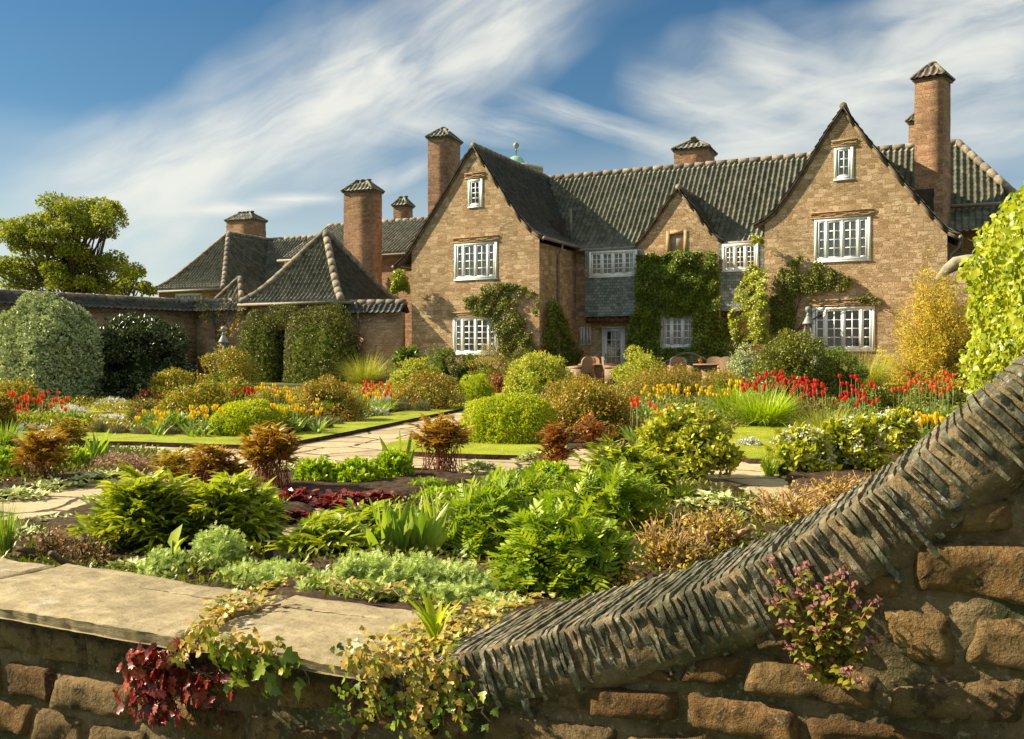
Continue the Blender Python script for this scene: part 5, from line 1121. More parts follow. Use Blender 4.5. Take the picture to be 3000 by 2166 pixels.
def heuch(px, pyb, w, h, label, L=.05):
    c, rad = place(px, pyb, w, h, .7); r = np.random.default_rng(sd()); n = int(260+2600*rad[0]*rad[1]); P = ellipse_pts(c, rad[0], rad[1], n, r, rad[2]*.9); P[:, 2] *= r.uniform(.6, 1.05, n); g = Geo(); a = r.uniform(0, 2*PI, n); leaves(g, FAN, P, np.stack([np.cos(a), np.sin(a), r.normal(.1, .3, n)], -1), UP+r.normal(0, .45, (n, 3)), L*r.uniform(.6, 1.2, n), L*r.uniform(.7, 1.1, n), .25, None, 0, r)
    for i in range(0, n, 4): g.tube([(P[i]*.4+c*.6)*np.array([1, 1, 0]), P[i]], .0018, 3, 1, .5, False)
    emit('heuchera', label, 'heuchera', g, c, [('foliage', LM['heuch']), ('stem', rs_)])
def art(px, pyb, w, h, label, ns=170, per=26, L=.045):
    c, rad = place(px, pyb, w, h, .85); r = np.random.default_rng(sd()); g = Geo(); d = sph(ns, .0, r); q = dome(d, 2.3); E = c+q*rad*r.uniform(.72, 1.0, ns)[:, None]; ax = nrmz(nrmz(q/rad)*.5+UP*.8+r.normal(0, .2, (ns, 3))); core(g, c, rad, .66, .08, SN(5, 14, 4))
    idx = np.repeat(np.arange(ns), per); m = ns*per; t = r.random(m); P = E[idx]-ax[idx]*(t*.15)[:, None]; di = nrmz(ax[idx]*.6+nrmz(r.normal(0, 1, (m, 3)))*.8); leaves(g, PINF, P, di, nrmz(ax[idx]+r.normal(0, .4, (m, 3))), L*(.55+.7*t)*r.uniform(.7, 1.2, m), L*.9*(.5+.7*t), .15, np.clip(1-t+r.normal(0, .2, m), 0, 1), 0, r)
    for i in range(0, ns, 3): g.tube([E[i]-ax[i]*.2, E[i]], .002, 3, 1, .5, False)
    emit('artemisia', label, 'artemisia', g, c, [('foliage', LM['art']), ('stem', st_)])
def poppy(px, pyb, w, h, label, n=560, L=.19, lm='poppy', name='cut_leaved_perennial', T=PIN, Wk=.62):
    c, rad = place(px, pyb, w, h, .85); r = np.random.default_rng(sd()); g = Geo(); d = sph(n, .02, r); q = dome(d, 2.3); lay = r.choice([.45, .68, .86], n, p=[.2, .3, .5]); ln = SN(sd(), 14, 4); P = c+q*rad*(lay*(1+.12*ln(q)))[:, None]; core(g, c, rad, .5, .1, SN(5, 14, 4))
    nv = nrmz(q/rad); di = nrmz(nv*.7+UP*.35+r.normal(0, .45, (n, 3))); leaves(g, T, P-di*L*.35, di, nrmz(nv*.5+UP*.8+r.normal(0, .35, (n, 3))), L*r.uniform(.6, 1.2, n), L*Wk*r.uniform(.7, 1.1, n), .45*r.uniform(.2, 1.4, n), None, 0, r)
    emit(name, label, 'perennial', g, c, [('foliage', LM[lm])])
def tuftp(px, pyb, w, h, label, n=700, lm='grass', W=.006, arch=.75, lean=.6, name='grass_clump', cat='grass clump', T=BLADE, base=.3, fl=None):
    c, rad = place(px, pyb, w, h, .8); g = Geo(); tuft(g, c, rad[0]*base, n, rad[2]*1.25, W, sd(), arch, lean*rad[0]/max(rad[2], .1)*1.1, 0, T); emit(name, label, cat, g, c, [('foliage', LM[lm])])
def iris(px, pyb, h, label, n=6, fans=1, W=.032, spread=.4, clump=.08, bud=False):
    c = G(px, pyb); D = depth(c); Lm = max(.12, EYE+(HY-(pyb-h))*D/F); g = Geo(); irisfan(g, c, n, Lm*1.05, W, sd(), spread, clump, fans)
    emit('iris', label, 'iris', g, c, [('foliage', LM['iris'])])
def twiggy(px, pyb, w, h, label, n=26, nlf=1100, mt='twig', lm='fuch', r0=.008, L=.026, name='pruned_shrub', stub=5):
    c, rad = place(px, pyb, w, h, .8); g = Geo(); r = np.random.default_rng(sd()); E = twigs(g, c, rad, n, sd(), 1, r0)
    for i in range(stub):
        a = r.uniform(0, 2*PI); b = c+np.array([math.cos(a), math.sin(a), 0])*rad[0]*.45*r.random(); e = b+np.array([r.normal(0, .12), r.normal(0, .12), rad[2]*r.uniform(.35, .7)]); g.tube(b+(e-b)*np.linspace(0, 1, 5)[:, None]+r.normal(0, .006, (5, 3)), np.linspace(.022, .014, 5), 7, 1, r.random())
    if nlf:
        idx = r.choice(len(E), nlf); P = E[idx]*.75+c*.25*np.array([1, 1, 1])+np.array([0, 0, .06]); P = c+(E[idx]-c)*r.uniform(.35, .95, nlf)[:, None]+r.normal(0, .035, (nlf, 3)); P[:, 2] = np.maximum(P[:, 2], .02); leaves(g, OVAL, P, nrmz(r.normal(0, .7, (nlf, 3))+UP*.3), nrmz(UP+r.normal(0, .6, (nlf, 3))), L*r.uniform(.6, 1.3, nlf), L*.6, .25, None, 0, r)
    emit(name, label, 'shrub', g, c, [('foliage', LM[lm]), ('stem', M[mt])])
def wallf(px, pyb, w, h, label, fl='dred', n=900, nf=110):
    c, rad = place(px, pyb, w, h, .8); g = Geo(); mound(g, c, rad*.9, n, DIA, .05, .014, lump=.2, lf=4, shell=.7, out=.5, up=.7, seed=sd(), k=.4); flowers(g, c, rad, nf, fl, .028, 6, .1); emit('wallflower', label, 'wallflower', g, c, [('foliage', LM['wflow']), ('stem', st_), ('blossom', LM[fl])])
# --- far shrubs along the garden wall
hebe(148, 1192, 280, 305, 'tall domed silver grey shrub against the long wall', 'silver_shrub', lm='silver', n=42000, L=.085, dr=.85, lump=.06, lf=4.5, shell=.2, p=3.1, jit=.9, k=.76)
rose(408, 1186, 312, 268, 'dark glossy evergreen shrub with sunlit reddish top beside the silver shrub', 'dark', 24000, .085, 120, 130, 'evergreen_shrub', pr=.24, k=.6, sl=.16, p=3.)
hebe(-45, 1180, 150, 260, 'dark clipped shrub at the left picture edge behind the bronze rose', 'evergreen_shrub', lm='dark', n=6000, L=.07)
def hedge(px0, px1, py0, pyb, Yc, dy, label, n=22000, lm='hedge', L=.055):
    a = atY(px0, HY, Yc)[0]; b = atY(px1, HY, Yc)[0]; c = np.array([(a+b)/2, Yc, 0]); h = EYE+(HY-py0)*depth(c)/F; g = Geo(); rad = np.array([(b-a)/2, dy, h]); mound(g, c, rad, n, DIA, L, L*.55, lump=.07, lf=3.5, p=3.4, shell=.22, jit=.8, seed=sd(), k=.78)
    return g, c
g, c = hedge(708, 822, 922, 1120, 28.75, .55, ''); g2, _ = hedge(806, 870, 925, 0, 28.95, .4, '', 2500)
r_ = np.random.default_rng(4); n_ = 3000; P = np.stack([r_.uniform(atY(800, HY, 28.9)[0], atY(880, HY, 28.9)[0], n_), r_.uniform(28.5, 29.1, n_), r_.uniform(2.1, 3.0, n_)], -1); leaves(g, DIA, P, sph(n_, -.6, r_), sph(n_, -.2, r_), .055, .03, .2, None, 0, r_)
emit('clipped_hedge', 'clipped evergreen climber forming the left side and top of the dark doorway', 'hedge', g, c, [('foliage', LM['hedge'])])
g, c = hedge(846, 1034, 904, 1130, 28.6, .75, '', 34000); emit('clipped_hedge', 'broad clipped evergreen climber right of the dark doorway', 'hedge', g, c, [('foliage', LM['hedge'])])
# --- left tulip bed
rose(45, 1228, 190, 124, 'bronze orange rose shrub behind the orange red tulips at far left', 'rosey', 5500)
rose(0, 1275, 90, 130, 'green rose shrub cut off by the left picture edge', 'rose', 3500)
rose(512, 1196, 165, 122, 'orange tinted rose shrub in front of the dark evergreen', 'rosey', 5000)
rose(668, 1192, 195, 186, 'tall golden green rose shrub growing around the lead obelisk', 'rosey', 9000, .05, 70, 110, sl=.22)
rose(588, 1250, 235, 128, 'wide bronze rose shrub left of the round lime mound', 'rosey', 7500)
rose(700, 1222, 150, 112, 'olive rose shrub between the tall golden rose and the round lime mound', 'rosey', 4000)
rose(785, 1228, 170, 92, 'low golden rose shrub behind the round lime mound', 'rosey', 4500)
rose(968, 1246, 205, 150, 'dark bronze rose shrub beside the bright orange tulips', 'rose', 7500)
hebe(722, 1289, 205, 110, 'round clipped lime green mound on the grass edge beside yellow tulips', n=15000)
hebe(838, 1276, 95, 85, 'small golden mound tucked behind the round lime mound', lm='lime', n=3000)
for i, (px, py, w, h, lb) in enumerate(((290, 1280, 66, 46, 'leftmost grey lavender clump beside the grass opening'), (345, 1283, 72, 36, 'second lavender clump from the left on the grass edge'), (420, 1285, 72, 28, 'low lavender clump below the dark red wallflowers'), (500, 1286, 64, 36, 'lavender clump below the first yellow tulips'), (588, 1288, 95, 34, 'wide lavender clump left of the round lime mound'), (842, 1280, 60, 52, 'grey green lavender clump just right of the round lime mound'), (893, 1276, 84, 54, 'tall lavender clump in front of the yellow tulips'), (945, 1266, 70, 46, 'lavender clump below the dark bronze rose'), (985, 1254, 52, 24, 'small lavender tuft on the grass edge below the dark bronze rose'), (1180, 1212, 60, 44, 'left grey lavender clump beside the white mat by the path'), (1235, 1214, 66, 46, 'right grey lavender clump beside the white mat by the path'), (1330, 1188, 80, 40, 'grey lavender clump at the foot of the bronze rose by the path'))):
    lav(px, py, w, h, lb, 1800+int(w*18))
for px, py, w, h, lb in ((205, 1232, 115, 40, 'white flowered grey mat right of the far left tulips'), (330, 1203, 112, 34, 'white flowered grey mat in front of the dark evergreen'), (92, 1270, 110, 22, 'low white flowered mat below the far left tulips'), (325, 1250, 100, 30, 'white flowered mat behind the first lavender clumps'), (1118, 1208, 78, 46, 'round white flowered cushion below the bright orange tulips'), (1092, 1228, 100, 30, 'spreading white flowered mat on the grass edge'), (2195, 1320, 66, 30, 'small white flowered mat beside the viburnum')):
    mat_(px, py, w, h, lb, 'silver', 7, int(60+w*1.6), .035, .012, 'white_flowered_mat', 'cushion plant', DIA, .8, (.2, 1.4), 'white', int(60+w*1.5), ht=.9)
wallf(432, 1222, 104, 78, 'dark red wallflowers left of the wide bronze rose'); wallf(400, 1246, 66, 42, 'low dark red wallflowers above the lavender edge', n=500, nf=50)
sedum(180, 1262, 190, 45, 'fresh green tulip leaves and perennials below the far left tulips', 'tul', 'perennial_clump', .09)
mat_(480, 1272, 150, 60, 'pale green tulip foliage clump above the low lavender', 'tul', 6, 90, .17, .03, 'leafy_clump', 'foliage clump', STRAP, .6, (.9, 3.2))
mat_(940, 1240, 120, 40, 'green leafy clump under the right yellow tulips of the left bed', 'tul', 6, 70, .16, .026, 'leafy_clump', 'foliage clump', STRAP, .6, (.9, 3.2))
mat_(1095, 1190, 90, 40, 'green leafy clump under the bright orange tulips', 'tul', 6, 70, .2, .026, 'leafy_clump', 'foliage clump', STRAP, .6, (.9, 3.2))
rose(1255, 1208, 230, 122, 'bronze red rose shrub in front of the small golden privet', 'rose', 8000)
hebe(1392, 1182, 115, 84, 'lime green clipped edge mound at the far end of the path', n=5000)
rose(1216, 1158, 160, 116, 'small round golden privet in front of the gable', 'priv', 5000, .06, 45, 60, 'golden_privet', pr=.25, k=.6)
rose(1578, 1176, 228, 156, 'large round golden privet left of the wicker chairs', 'priv', 11000, .06, 80, 120, 'golden_privet', pr=.22, k=.65, sl=.13)
rose(1880, 1150, 190, 136, 'round golden privet between the two terrace tables', 'priv', 8000, .06, 60, 80, 'golden_privet', pr=.24, k=.65, sl=.13)
rose(1458, 1158, 78, 70, 'small purple brown shrub left of the large golden privet', 'redp', 2500, .04)
tuftp(1070, 1148, 155, 100, 'arching pale green grass clump in front of the splayed wall', 1100, W=.012)
# --- the clipped mound and shrubs right of the path
hebe(1492, 1312, 262, 152, 'large lime green clipped mound right of the paved path', n=22000, L=.027)
rose(1730, 1296, 300, 186, 'wide dark bronze rose shrub right of the large lime mound', 'rose', 12000, .04, 80, 110)
rose(1690, 1200, 210, 102, 'grey green rose shrub behind the wide bronze rose', 'rose', 6000)
rose(1965, 1190, 320, 126, 'long low rose shrub behind the yellow tulips at the terrace', 'rose', 10000, .04, 80, 100)
rose(2120, 1165, 180, 82, 'low olive rose shrub at the edge of the terrace', 'rosey', 3500)
pe(1735, 1318, 125, 105, 'reddish peony between the lime mound and the viburnum', 'redp', 40, 4, 6, .07, .02)
pe(1628, 1388, 80, 165, 'upright dark red peony at the corner of the lime mound', 'redp', 30, 5, 7, .075, .02, base=.35)
# --- right tulip bed
tuftp(2240, 1262, 190, 112, 'lime green strappy daylily clump below the red tulips', 900, 'lily', .017, .8, .6, 'daylily', 'daylily', base=.4)
tuftp(2150, 1240, 140, 100, 'lime green strappy daylily clump beside the yellow tulips', 600, 'lily', .016, .6, .5, 'daylily', 'daylily', base=.4)
tuftp(2535, 1168, 160, 132, 'pale lime grass clump below the right gable window', 900, 'grass', .012)
tuftp(2425, 1330, 240, 128, 'pale straw tinted grass clump behind the white flowered shrub', 1500, 'grass', .005, .6, .8, base=.25)
wallf(2040, 1188, 90, 42, 'dark red wallflowers between the yellow tulip drifts'); wallf(2350, 1252, 135, 88, 'dark red wallflowers right of the strappy lime clump', nf=170); wallf(2695, 1190, 95, 46, 'dark red wallflowers below the orange tulips'); wallf(2425, 1218, 80, 48, 'rusty orange wallflowers beside the red tulips', 'orange', nf=60); wallf(2005, 1190, 60, 34, 'small dark red wallflowers behind the viburnum', n=400, nf=40)
for px, py, w, h, lb in ((2570, 1245, 150, 115, 'leafy green shrub among the scattered red tulips'), (2740, 1215, 190, 95, 'leafy green shrub among the orange tulips'), (2650, 1262, 160, 60, 'low leafy green clump behind the yellow tulips at the wall')):
    rose(px, py, w, h, lb, 'clim', 4500, .05, 45, 60, 'green_shrub', stem=st_)
rose(2325, 1186, 265, 240, 'golden green evergreen shrub around the right lead obelisk', 'clim', 11000, .06, 70, 110, 'evergreen_shrub', stem=tw_, pr=.24)
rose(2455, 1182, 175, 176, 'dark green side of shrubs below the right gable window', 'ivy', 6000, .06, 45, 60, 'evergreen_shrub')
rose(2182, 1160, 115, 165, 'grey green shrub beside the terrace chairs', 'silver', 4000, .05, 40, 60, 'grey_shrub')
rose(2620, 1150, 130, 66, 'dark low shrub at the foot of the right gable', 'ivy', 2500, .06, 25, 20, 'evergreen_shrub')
# --- plants at the foot of the left gable
rose(1196, 1140, 95, 140, 'dark long leaved shrub in the corner of the splayed wall', 'ivy', 3500, .12, 30, 30, 'evergreen_shrub', T=LANCE); rose(1288, 1136, 120, 138, 'dark climber bush left of the lower gable window', 'ivy', 4500, .06, 40, 50, 'evergreen_shrub')
rose(1368, 1136, 100, 116, 'dark green bush under the lower gable window', 'ivy', 3000, .06, 30, 30, 'evergreen_shrub'); rose(1430, 1138, 130, 134, 'cream flowered rose bush right of the lower gable window', 'rosey', 4000, .05, 35, 60, 'rose_shrub', fl='creamp', nf=40)
rose(1520, 1136, 140, 118, 'green bush below the gable climber', 'clim', 3500, .05, 35, 40, 'green_shrub')
# --- broom, ivy wall at right
c = np.array([*atY(2745, HY, 25.6)[:2], 0.]); sc = depth(c)/F; rad = np.array([105*sc, .8, EYE+(HY-745)*sc]); g = Geo(); r_ = np.random.default_rng(9)
E = twigs(g, c, rad*np.array([.95, .95, .93]), 90, 77, 1, .02, .10, .0, 3); n_ = 52000; idx = r_.choice(len(E), n_); P = c+(E[idx]-c)*r_.uniform(.62, 1.06, n_)[:, None]+r_.normal(0, .07, (n_, 3)); P[:, 2] = np.maximum(P[:, 2], .3); leaves(g, NEEDLE, P, nrmz(nrmz(P-c)*.5+r_.normal(0, .8, (n_, 3))-UP*.3), sph(n_, -1, r_), .09*r_.uniform(.5, 1.2, n_), .02, .3, None, 0, r_)
emit('broom_shrub', 'wispy golden broom shrub trained against the stone pier', 'shrub', g, c, [('foliage', LM['broom']), ('stem', M['twig'])])
g = Geo(); r_ = np.random.default_rng(19); n_ = 25000; t = r_.random(n_)**1.6; yv = 4.3+10*t
x0 = .25+.1*np.sin(yv*1.7)+.12*SN(8, 10, 2.)(np.stack([yv, yv*0, yv*0], -1)); top = np.interp(yv, [4, 6, 9, 12, 14.5], [2.02, 2.14, 2.36, 2.3, 2.0]); zv = top*r_.random(n_)**.8; ln = SN(12, 14, 2.2); q_ = np.stack([yv*0, yv, zv], -1); bulge = .17*ln(q_)+.10*SN(13, 14, 6)(q_)+.05*SN(15, 14, 14)(q_)
end = np.clip((14.3-yv)/1.2, 0, 1); P = np.stack([.42+.0*yv-bulge*.9-.08*r_.random(n_)+.25*(1-end)+.30*(zv/top)**6, yv, zv], -1)
n2 = 5000; yt = 4.3+9.8*r_.random(n2)**1.5; tt = np.interp(yt, [4, 6, 9, 12, 14.5], [2.02, 2.14, 2.36, 2.3, 2.0]); P2 = np.stack([.45+.8*r_.random(n2), yt, tt+.12*SN(14, 12, 3)(np.stack([yt, yt, yt*0], -1))-.12+.1*r_.random(n2)], -1)
n3 = 3500; P3 = np.stack([.35+.9*r_.random(n3), 4.15+.15*r_.normal(0, 1, n3), 1.85*r_.random(n3)], -1)
PP = np.concatenate([P, P2, P3]); nvv = np.concatenate([np.tile((-.85, -.3, .35), (n_, 1)), np.tile((-.3, -.2, .9), (n2, 1)), np.tile((-.3, -.9, .3), (n3, 1))]); m = len(PP)
di = nrmz(np.stack([r_.normal(-.35, .35, m), r_.normal(-.1, .7, m), r_.normal(-.35, .6, m)], -1)); leaves(g, OVAL, PP, di, nvv+r_.normal(0, .4, (m, 3)), .062*r_.uniform(.45, 1.35, m), .038*r_.uniform(.7, 1.2, m), .3, None, 0, r_)
bm = Geo(); bm.box(.55, 1.25, 4.35, 13.6, 0, 1.7); ivw = thing('ivy_clad_wall', 'tall wall smothered in bright yellow green ivy at the right edge', 'ivy wall', (.8, 9, 0)); g.build('ivy', LM['ivyy'], ivw); bm.build('masonry', M['gwall'], ivw)
# --- climbers on the house
def climber(name, label, poly, Y, n, L, lm, thick=.25, fl=None, nf=0, holes=(), thr=-9., f=1.6, axis='y', stems=0, T=DIA, sty=0, smt='twigd', dens_edge=True):
    if axis == 'y': A = np.array([sxz(*p, Y) for p in poly])
    else:
        A = []
        for p in poly: r = ray(*p); q = np.array([0, 0, EYE])+r*(Y/r[0]); A.append((q[1], q[2]))
        A = np.array(A)
    H = [np.array([sxz(*p, Y) for p in h]) for h in holes]; r = np.random.default_rng(sd()); lo, hi = A.min(0), A.max(0); Q = lo+(hi-lo)*r.random((n*6, 2)); ln = SN(sd(), 14, f, 2); ln2 = SN(sd(), 14, f*3, 2)
    Q = Q+ (.10*np.stack([ln2(Q), ln2(Q+5)], -1)); ok = inside(Q, A) & (ln(Q)+.5*ln2(Q) > thr)
    for h in H: ok &= ~inside(Q, h)
    Q = Q[ok][:n]; m = len(Q); bl = np.clip(.5+.35*ln(Q)+.3*ln2(Q), .05, 1.2); d = thick*bl*r.random(m)**.4
    P = np.stack([Q[:, 0], Y-.02-d, Q[:, 1]], -1) if axis == 'y' else np.stack([np.full(m, Y)+.02+d, Q[:, 0], Q[:, 1]], -1); o = np.array([0, -1., 0]) if axis == 'y' else np.array([1., 0, 0])
    P[:, 2] = np.maximum(P[:, 2], .02); di = nrmz(o*.35+UP*-.15+r.normal(0, .6, (m, 3))); g = Geo(); leaves(g, T, P, di, nrmz(o+UP*.5+r.normal(0, .45, (m, 3))), L*r.uniform(.6, 1.25, m), L*.62, .25, None, 0, r)
    if nf:
        idx = np.repeat(r.choice(m, nf), 6); leaves(g, DIA, P[idx]+o*.06+r.normal(0, .03, (len(idx), 3)), sph(len(idx), -1, r), sph(len(idx), 0, r), .05, .035, .1, None, 2, r)
    zb = A[:, 1].min(); base = A[A[:, 1].argmin()]
    for i in range(stems):
        e = P[r.integers(m)]; b = np.array([base[0]+r.normal(0, .1), Y-.04, max(.02, zb)]) if axis == 'y' else np.array([Y+.04, base[0], max(.02, zb)]); t = np.linspace(0, 1, 10)[:, None]; mid = np.array([b[0]*.6+e[0]*.4, b[1]*.5+e[1]*.5, e[2]*.7+b[2]*.3]); g.tube((1-t)**2*b+2*t*(1-t)*mid+t*t*e+r.normal(0, .015, (10, 3)), np.linspace(.018, .006, 10), 5, 1)
    if axis == 'y': c = (A[:, 0].mean(), Y, max(0., A[:, 1].min()))
    else: c = (Y, A[:, 0].mean(), max(0., A[:, 1].min()))
    emit(name, label, 'climbing plant', g, c, [('foliage', LM[lm]), ('stem', M[smt]), ('blossom', LM[fl] if fl else None)])
climber('wall_climber', 'loose dark climber between the two left gable windows and the corner', [(1362, 872), (1420, 838), (1480, 828), (1552, 842), (1588, 875), (1575, 930), (1578, 1000), (1590, 1075), (1470, 1075), (1468, 1000), (1440, 930), (1395, 925), (1370, 905)], Y0, 11000, .075, 'clim', .3, 'creamp', 14, thr=-.55, stems=4)
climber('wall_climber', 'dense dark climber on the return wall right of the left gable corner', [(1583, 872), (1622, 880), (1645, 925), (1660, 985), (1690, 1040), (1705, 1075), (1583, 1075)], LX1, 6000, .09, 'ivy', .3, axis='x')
climber('ivy_curtain', 'thick green ivy wrapped round the small middle gable and its window', [(1866, 748), (1990, 738), (2104, 742), (2112, 930), (2150, 935), (2185, 980), (2180, 1060), (1845, 1060), (1842, 1000), (1856, 925), (1868, 920)], YS-.02, 26000, .10, 'ivy', .42, holes=([(1936, 928), (2034, 928), (2034, 1020), (1936, 1020)],))
climber('ivy_tuft', 'bright yellow green ivy on the coping left of the left gable', [(1160, 860), (1156, 815), (1172, 790), (1192, 795), (1205, 840), (1210, 868)], 29.7, 2600, .09, 'ivyy', .5)
climber('wall_climber', 'open green climber spreading below the upper right gable window', [(2256, 985), (2256, 880), (2275, 800), (2340, 748), (2400, 765), (2440, 790), (2500, 815), (2560, 868), (2585, 890), (2530, 892), (2470, 850), (2400, 850), (2350, 890), (2320, 985)], Y0, 6500, .075, 'clim', .2, thr=-.35, f=2.6, stems=12)
climber('flowering_climber', 'pale cream flowered climber at the left corner of the right gable', [(2205, 690), (2238, 700), (2250, 770), (2262, 1000), (2160, 1020), (2138, 930), (2165, 850), (2200, 780)], 29.85, 9000, .085, 'chois', .7, 'creamp', 80, thr=-.8, f=2.4, stems=6)
climber('forsythia', 'yellow flowered wall shrub with thin bare stems left of the pyramid roof', [(565, 872), (600, 860), (700, 868), (725, 900), (715, 985), (650, 1000), (600, 975), (585, 915)], 29.0, 260, .06, 'rosey', .3, 'yellow', 55, thr=.0, stems=34)
climber('bare_climber', 'thin leafless climber stems on the splayed wall beside the downpipe', [(1030, 905), (1075, 900), (1095, 960), (1075, 1080), (1045, 1080)], 29.05, 60, .05, 'tan', .1, stems=22)
# --- left island bed
pe(125, 1428, 150, 165, 'bronze peony with bare red stems at far left beside the lime sedum', 'bronze', 55, 4, 7, .085, .022, base=.8, t0=.5, zmin=.45)
pe(200, 1328, 112, 108, 'amber leaved peony on the grass edge at the left', 'bronzey', 40, 4, 7, .08, .022)
sedum(22, 1412, 115, 100, 'lime green sedum mound cut off by the left edge'); sedum(210, 1388, 115, 78, 'lime green sedum mound behind the fan of iris at left')
iris(285, 1372, 105, 'dark green iris fan with broad leaves in the left island bed', 8, 2, .045, .5); iris(72, 1418, 62, 'small narrow iris in front of the left bronze peony', 5, 1, .02, .6)
tuftp(12, 1345, 85, 90, 'dark green grassy clump at the left edge behind the sedum', 350, 'iris', .012, .5, .4)
for px, py, w, h, lb in ((395, 1338, 200, 34, 'woolly silver lambs ear along the path below the grass strip'), (330, 1424, 300, 52, 'long woolly silver lambs ear edging the left path'), (160, 1440, 180, 44, 'woolly silver lambs ear in front of the left bronze peony'), (40, 1472, 190, 50, 'woolly silver lambs ear at the left end of the near path')):
    mat_(px, py, w, h, lb)
mat_(350, 1392, 210, 52, 'pinkish dry seed heads between the lambs ears of the island bed', 'tan', 5, 260, .03, .01, 'seed_head_clump', 'seed heads', DIA, .6, (.8, 3), 'seed', 240)
heuch(8, 1432, 70, 32, 'small dark red heuchera at the left edge')
# --- middle beds
pe(520, 1424, 130, 108, 'amber leaved low peony beside the near path', 'bronzey', 45, 4, 7, .08, .022); pe(628, 1436, 165, 140, 'rusty bronze peony left of the tall standing one', 'bronze', 60, 4, 8, .085, .022)
pe(790, 1456, 160, 205, 'tall bronze peony with a cage of bare red stems', 'bronze', 75, 4, 8, .085, .023, t0=.58, base=.85, zmin=.55); pe(1295, 1402, 150, 178, 'bronze peony with bare red stems in front of the lime mound', 'bronze', 65, 4, 8, .08, .022, t0=.58, base=.9, zmin=.55)
for px, py, w, h, lb in ((715, 1440, 90, 66, 'woolly silver lambs ear at the foot of the tall bronze peony'), (905, 1374, 140, 38, 'woolly silver lambs ear behind the lime sedum row'), (838, 1400, 70, 42, 'small woolly silver lambs ear right of the tall bronze peony'), (1400, 1392, 120, 50, 'woolly silver lambs ear right of the second standing peony'), (1560, 1364, 80, 56, 'woolly silver lambs ear below the upright dark red peony'), (2095, 1530, 200, 122, 'large mound of woolly silver lambs ear left of the swooping wall'), (65, 1606, 220, 70, 'woolly silver lambs ear on the near side of the left path'), (375, 1700, 120, 70, 'woolly lambs ear rosettes by the low wall'), (610, 1425, 60, 40, 'tiny woolly lambs ear tuft between the bronze peonies'), (340, 1490, 200, 52, 'woolly lambs ear on the path edge left of the big green peony'), (175, 1552, 190, 46, 'low woolly lambs ear around the lone iris'), (1150, 1392, 150, 30, 'flat woolly lambs ear behind the right lime sedum')):
    mat_(px, py, w, h, lb)
sedum(925, 1428, 130, 82, 'left lime green sedum of the row behind the heuchera'); sedum(1045, 1430, 150, 86, 'middle lime green sedum of the row behind the heuchera'); sedum(1152, 1414, 125, 92, 'right lime green sedum of the row beside the iris')
iris(1208, 1396, 125, 'upright iris fan beside the lime sedum row', 6, 1, .035, .3)
heuch(880, 1486, 160, 58, 'dark red heuchera below the tall bronze peony'); heuch(1015, 1494, 190, 62, 'dark red heuchera in the middle of the bed'); heuch(1115, 1484, 110, 50, 'dark red heuchera at the edge of the bare soil'); heuch(855, 1536, 120, 46, 'dark red heuchera beside the big green peony')
for px, py, w, h, lb in ((1255, 1446, 130, 46, 'low ferny green plant on the bare soil'), (1470, 1440, 140, 62, 'low ferny green plant beside the stepping stone'), (945, 1566, 120, 52, 'low ferny green plant right of the big green peony')):
    poppy(px, py, w, h, lb, 420, .07, 'poppy', 'ferny_plant')
# --- right front bed
pe(1835, 1490, 330, 195, 'broad green peony with round buds below the viburnum', 'peony', 75, 5, 8, .11, .03, stem=st_, buds=9, t0=.3, base=.6)
rose(2000, 1420, 335, 228, 'golden green viburnum with many thin brown stems', 'chois', 5200, .055, 60, 90, 'viburnum', stem=M['twig'], pr=.2, k=0, T=OVAL, sl=.2, zmin=.25)
twiggy(1995, 1416, 230, 150, 'thicket of thin brown stems under the viburnum leaves', 70, 200, 'twigd', 'chois', .005, .04, stub=0)
sedum(1610, 1436, 165, 80, 'lime green sedum behind the big cut leaved mound'); sedum(1300, 1492, 180, 56, 'lime green sedum band above the broad iris'); sedum(1480, 1500, 140, 50, 'lime green sedum right of the broad iris')
poppy(1440, 1655, 250, 225, 'bright green cut leaved mound right of the broad iris', 620); poppy(1655, 1775, 380, 290, 'largest bright green cut leaved mound above the slate coping', 1150); poppy(1765, 1585, 340, 200, 'bright green cut leaved mound below the green peony', 800); poppy(1545, 1530, 270, 130, 'bright green cut leaved mound behind the largest one', 620)
iris(1240, 1625, 160, 'broad clump of tall iris leaves in the middle foreground', 9, 10, .045, .5, .17); iris(1350, 1560, 120, 'smaller pale iris clump right of the broad iris', 6, 2, .035, .4, .08)
pe(955, 1655, 290, 150, 'open green peony over the stepping stones', 'peony', 24, 4, 7, .12, .032, stem=st_, t0=.3, base=.7); pe(1085, 1600, 170, 120, 'smaller green peony left of the broad iris', 'peony', 22, 4, 7, .11, .03, stem=st_, t0=.3, base=.6)
for px, py, w, h, lb in ((640, 1700, 210, 165, 'feathery silver green artemisia behind the mullein'), (480, 1725, 200, 120, 'low feathery artemisia left of the mullein'), (815, 1735, 260, 92, 'low feathery artemisia along the low wall'), (1085, 1785, 270, 182, 'feathery silver green artemisia below the broad iris'), (1325, 1800, 300, 160, 'feathery silver green artemisia at the start of the slate coping'), (960, 1770, 200, 100, 'small feathery artemisia above the ivy on the coping'), (725, 1750, 200, 110, 'feathery artemisia tuft left of the coping joint'), (1210, 1790, 230, 175, 'feathery artemisia between the broad iris and the slate coping'), (1460, 1830, 200, 90, 'low feathery artemisia tucked under the largest green mound')):
    art(px, py, w, h, lb, int(60+w*.55))
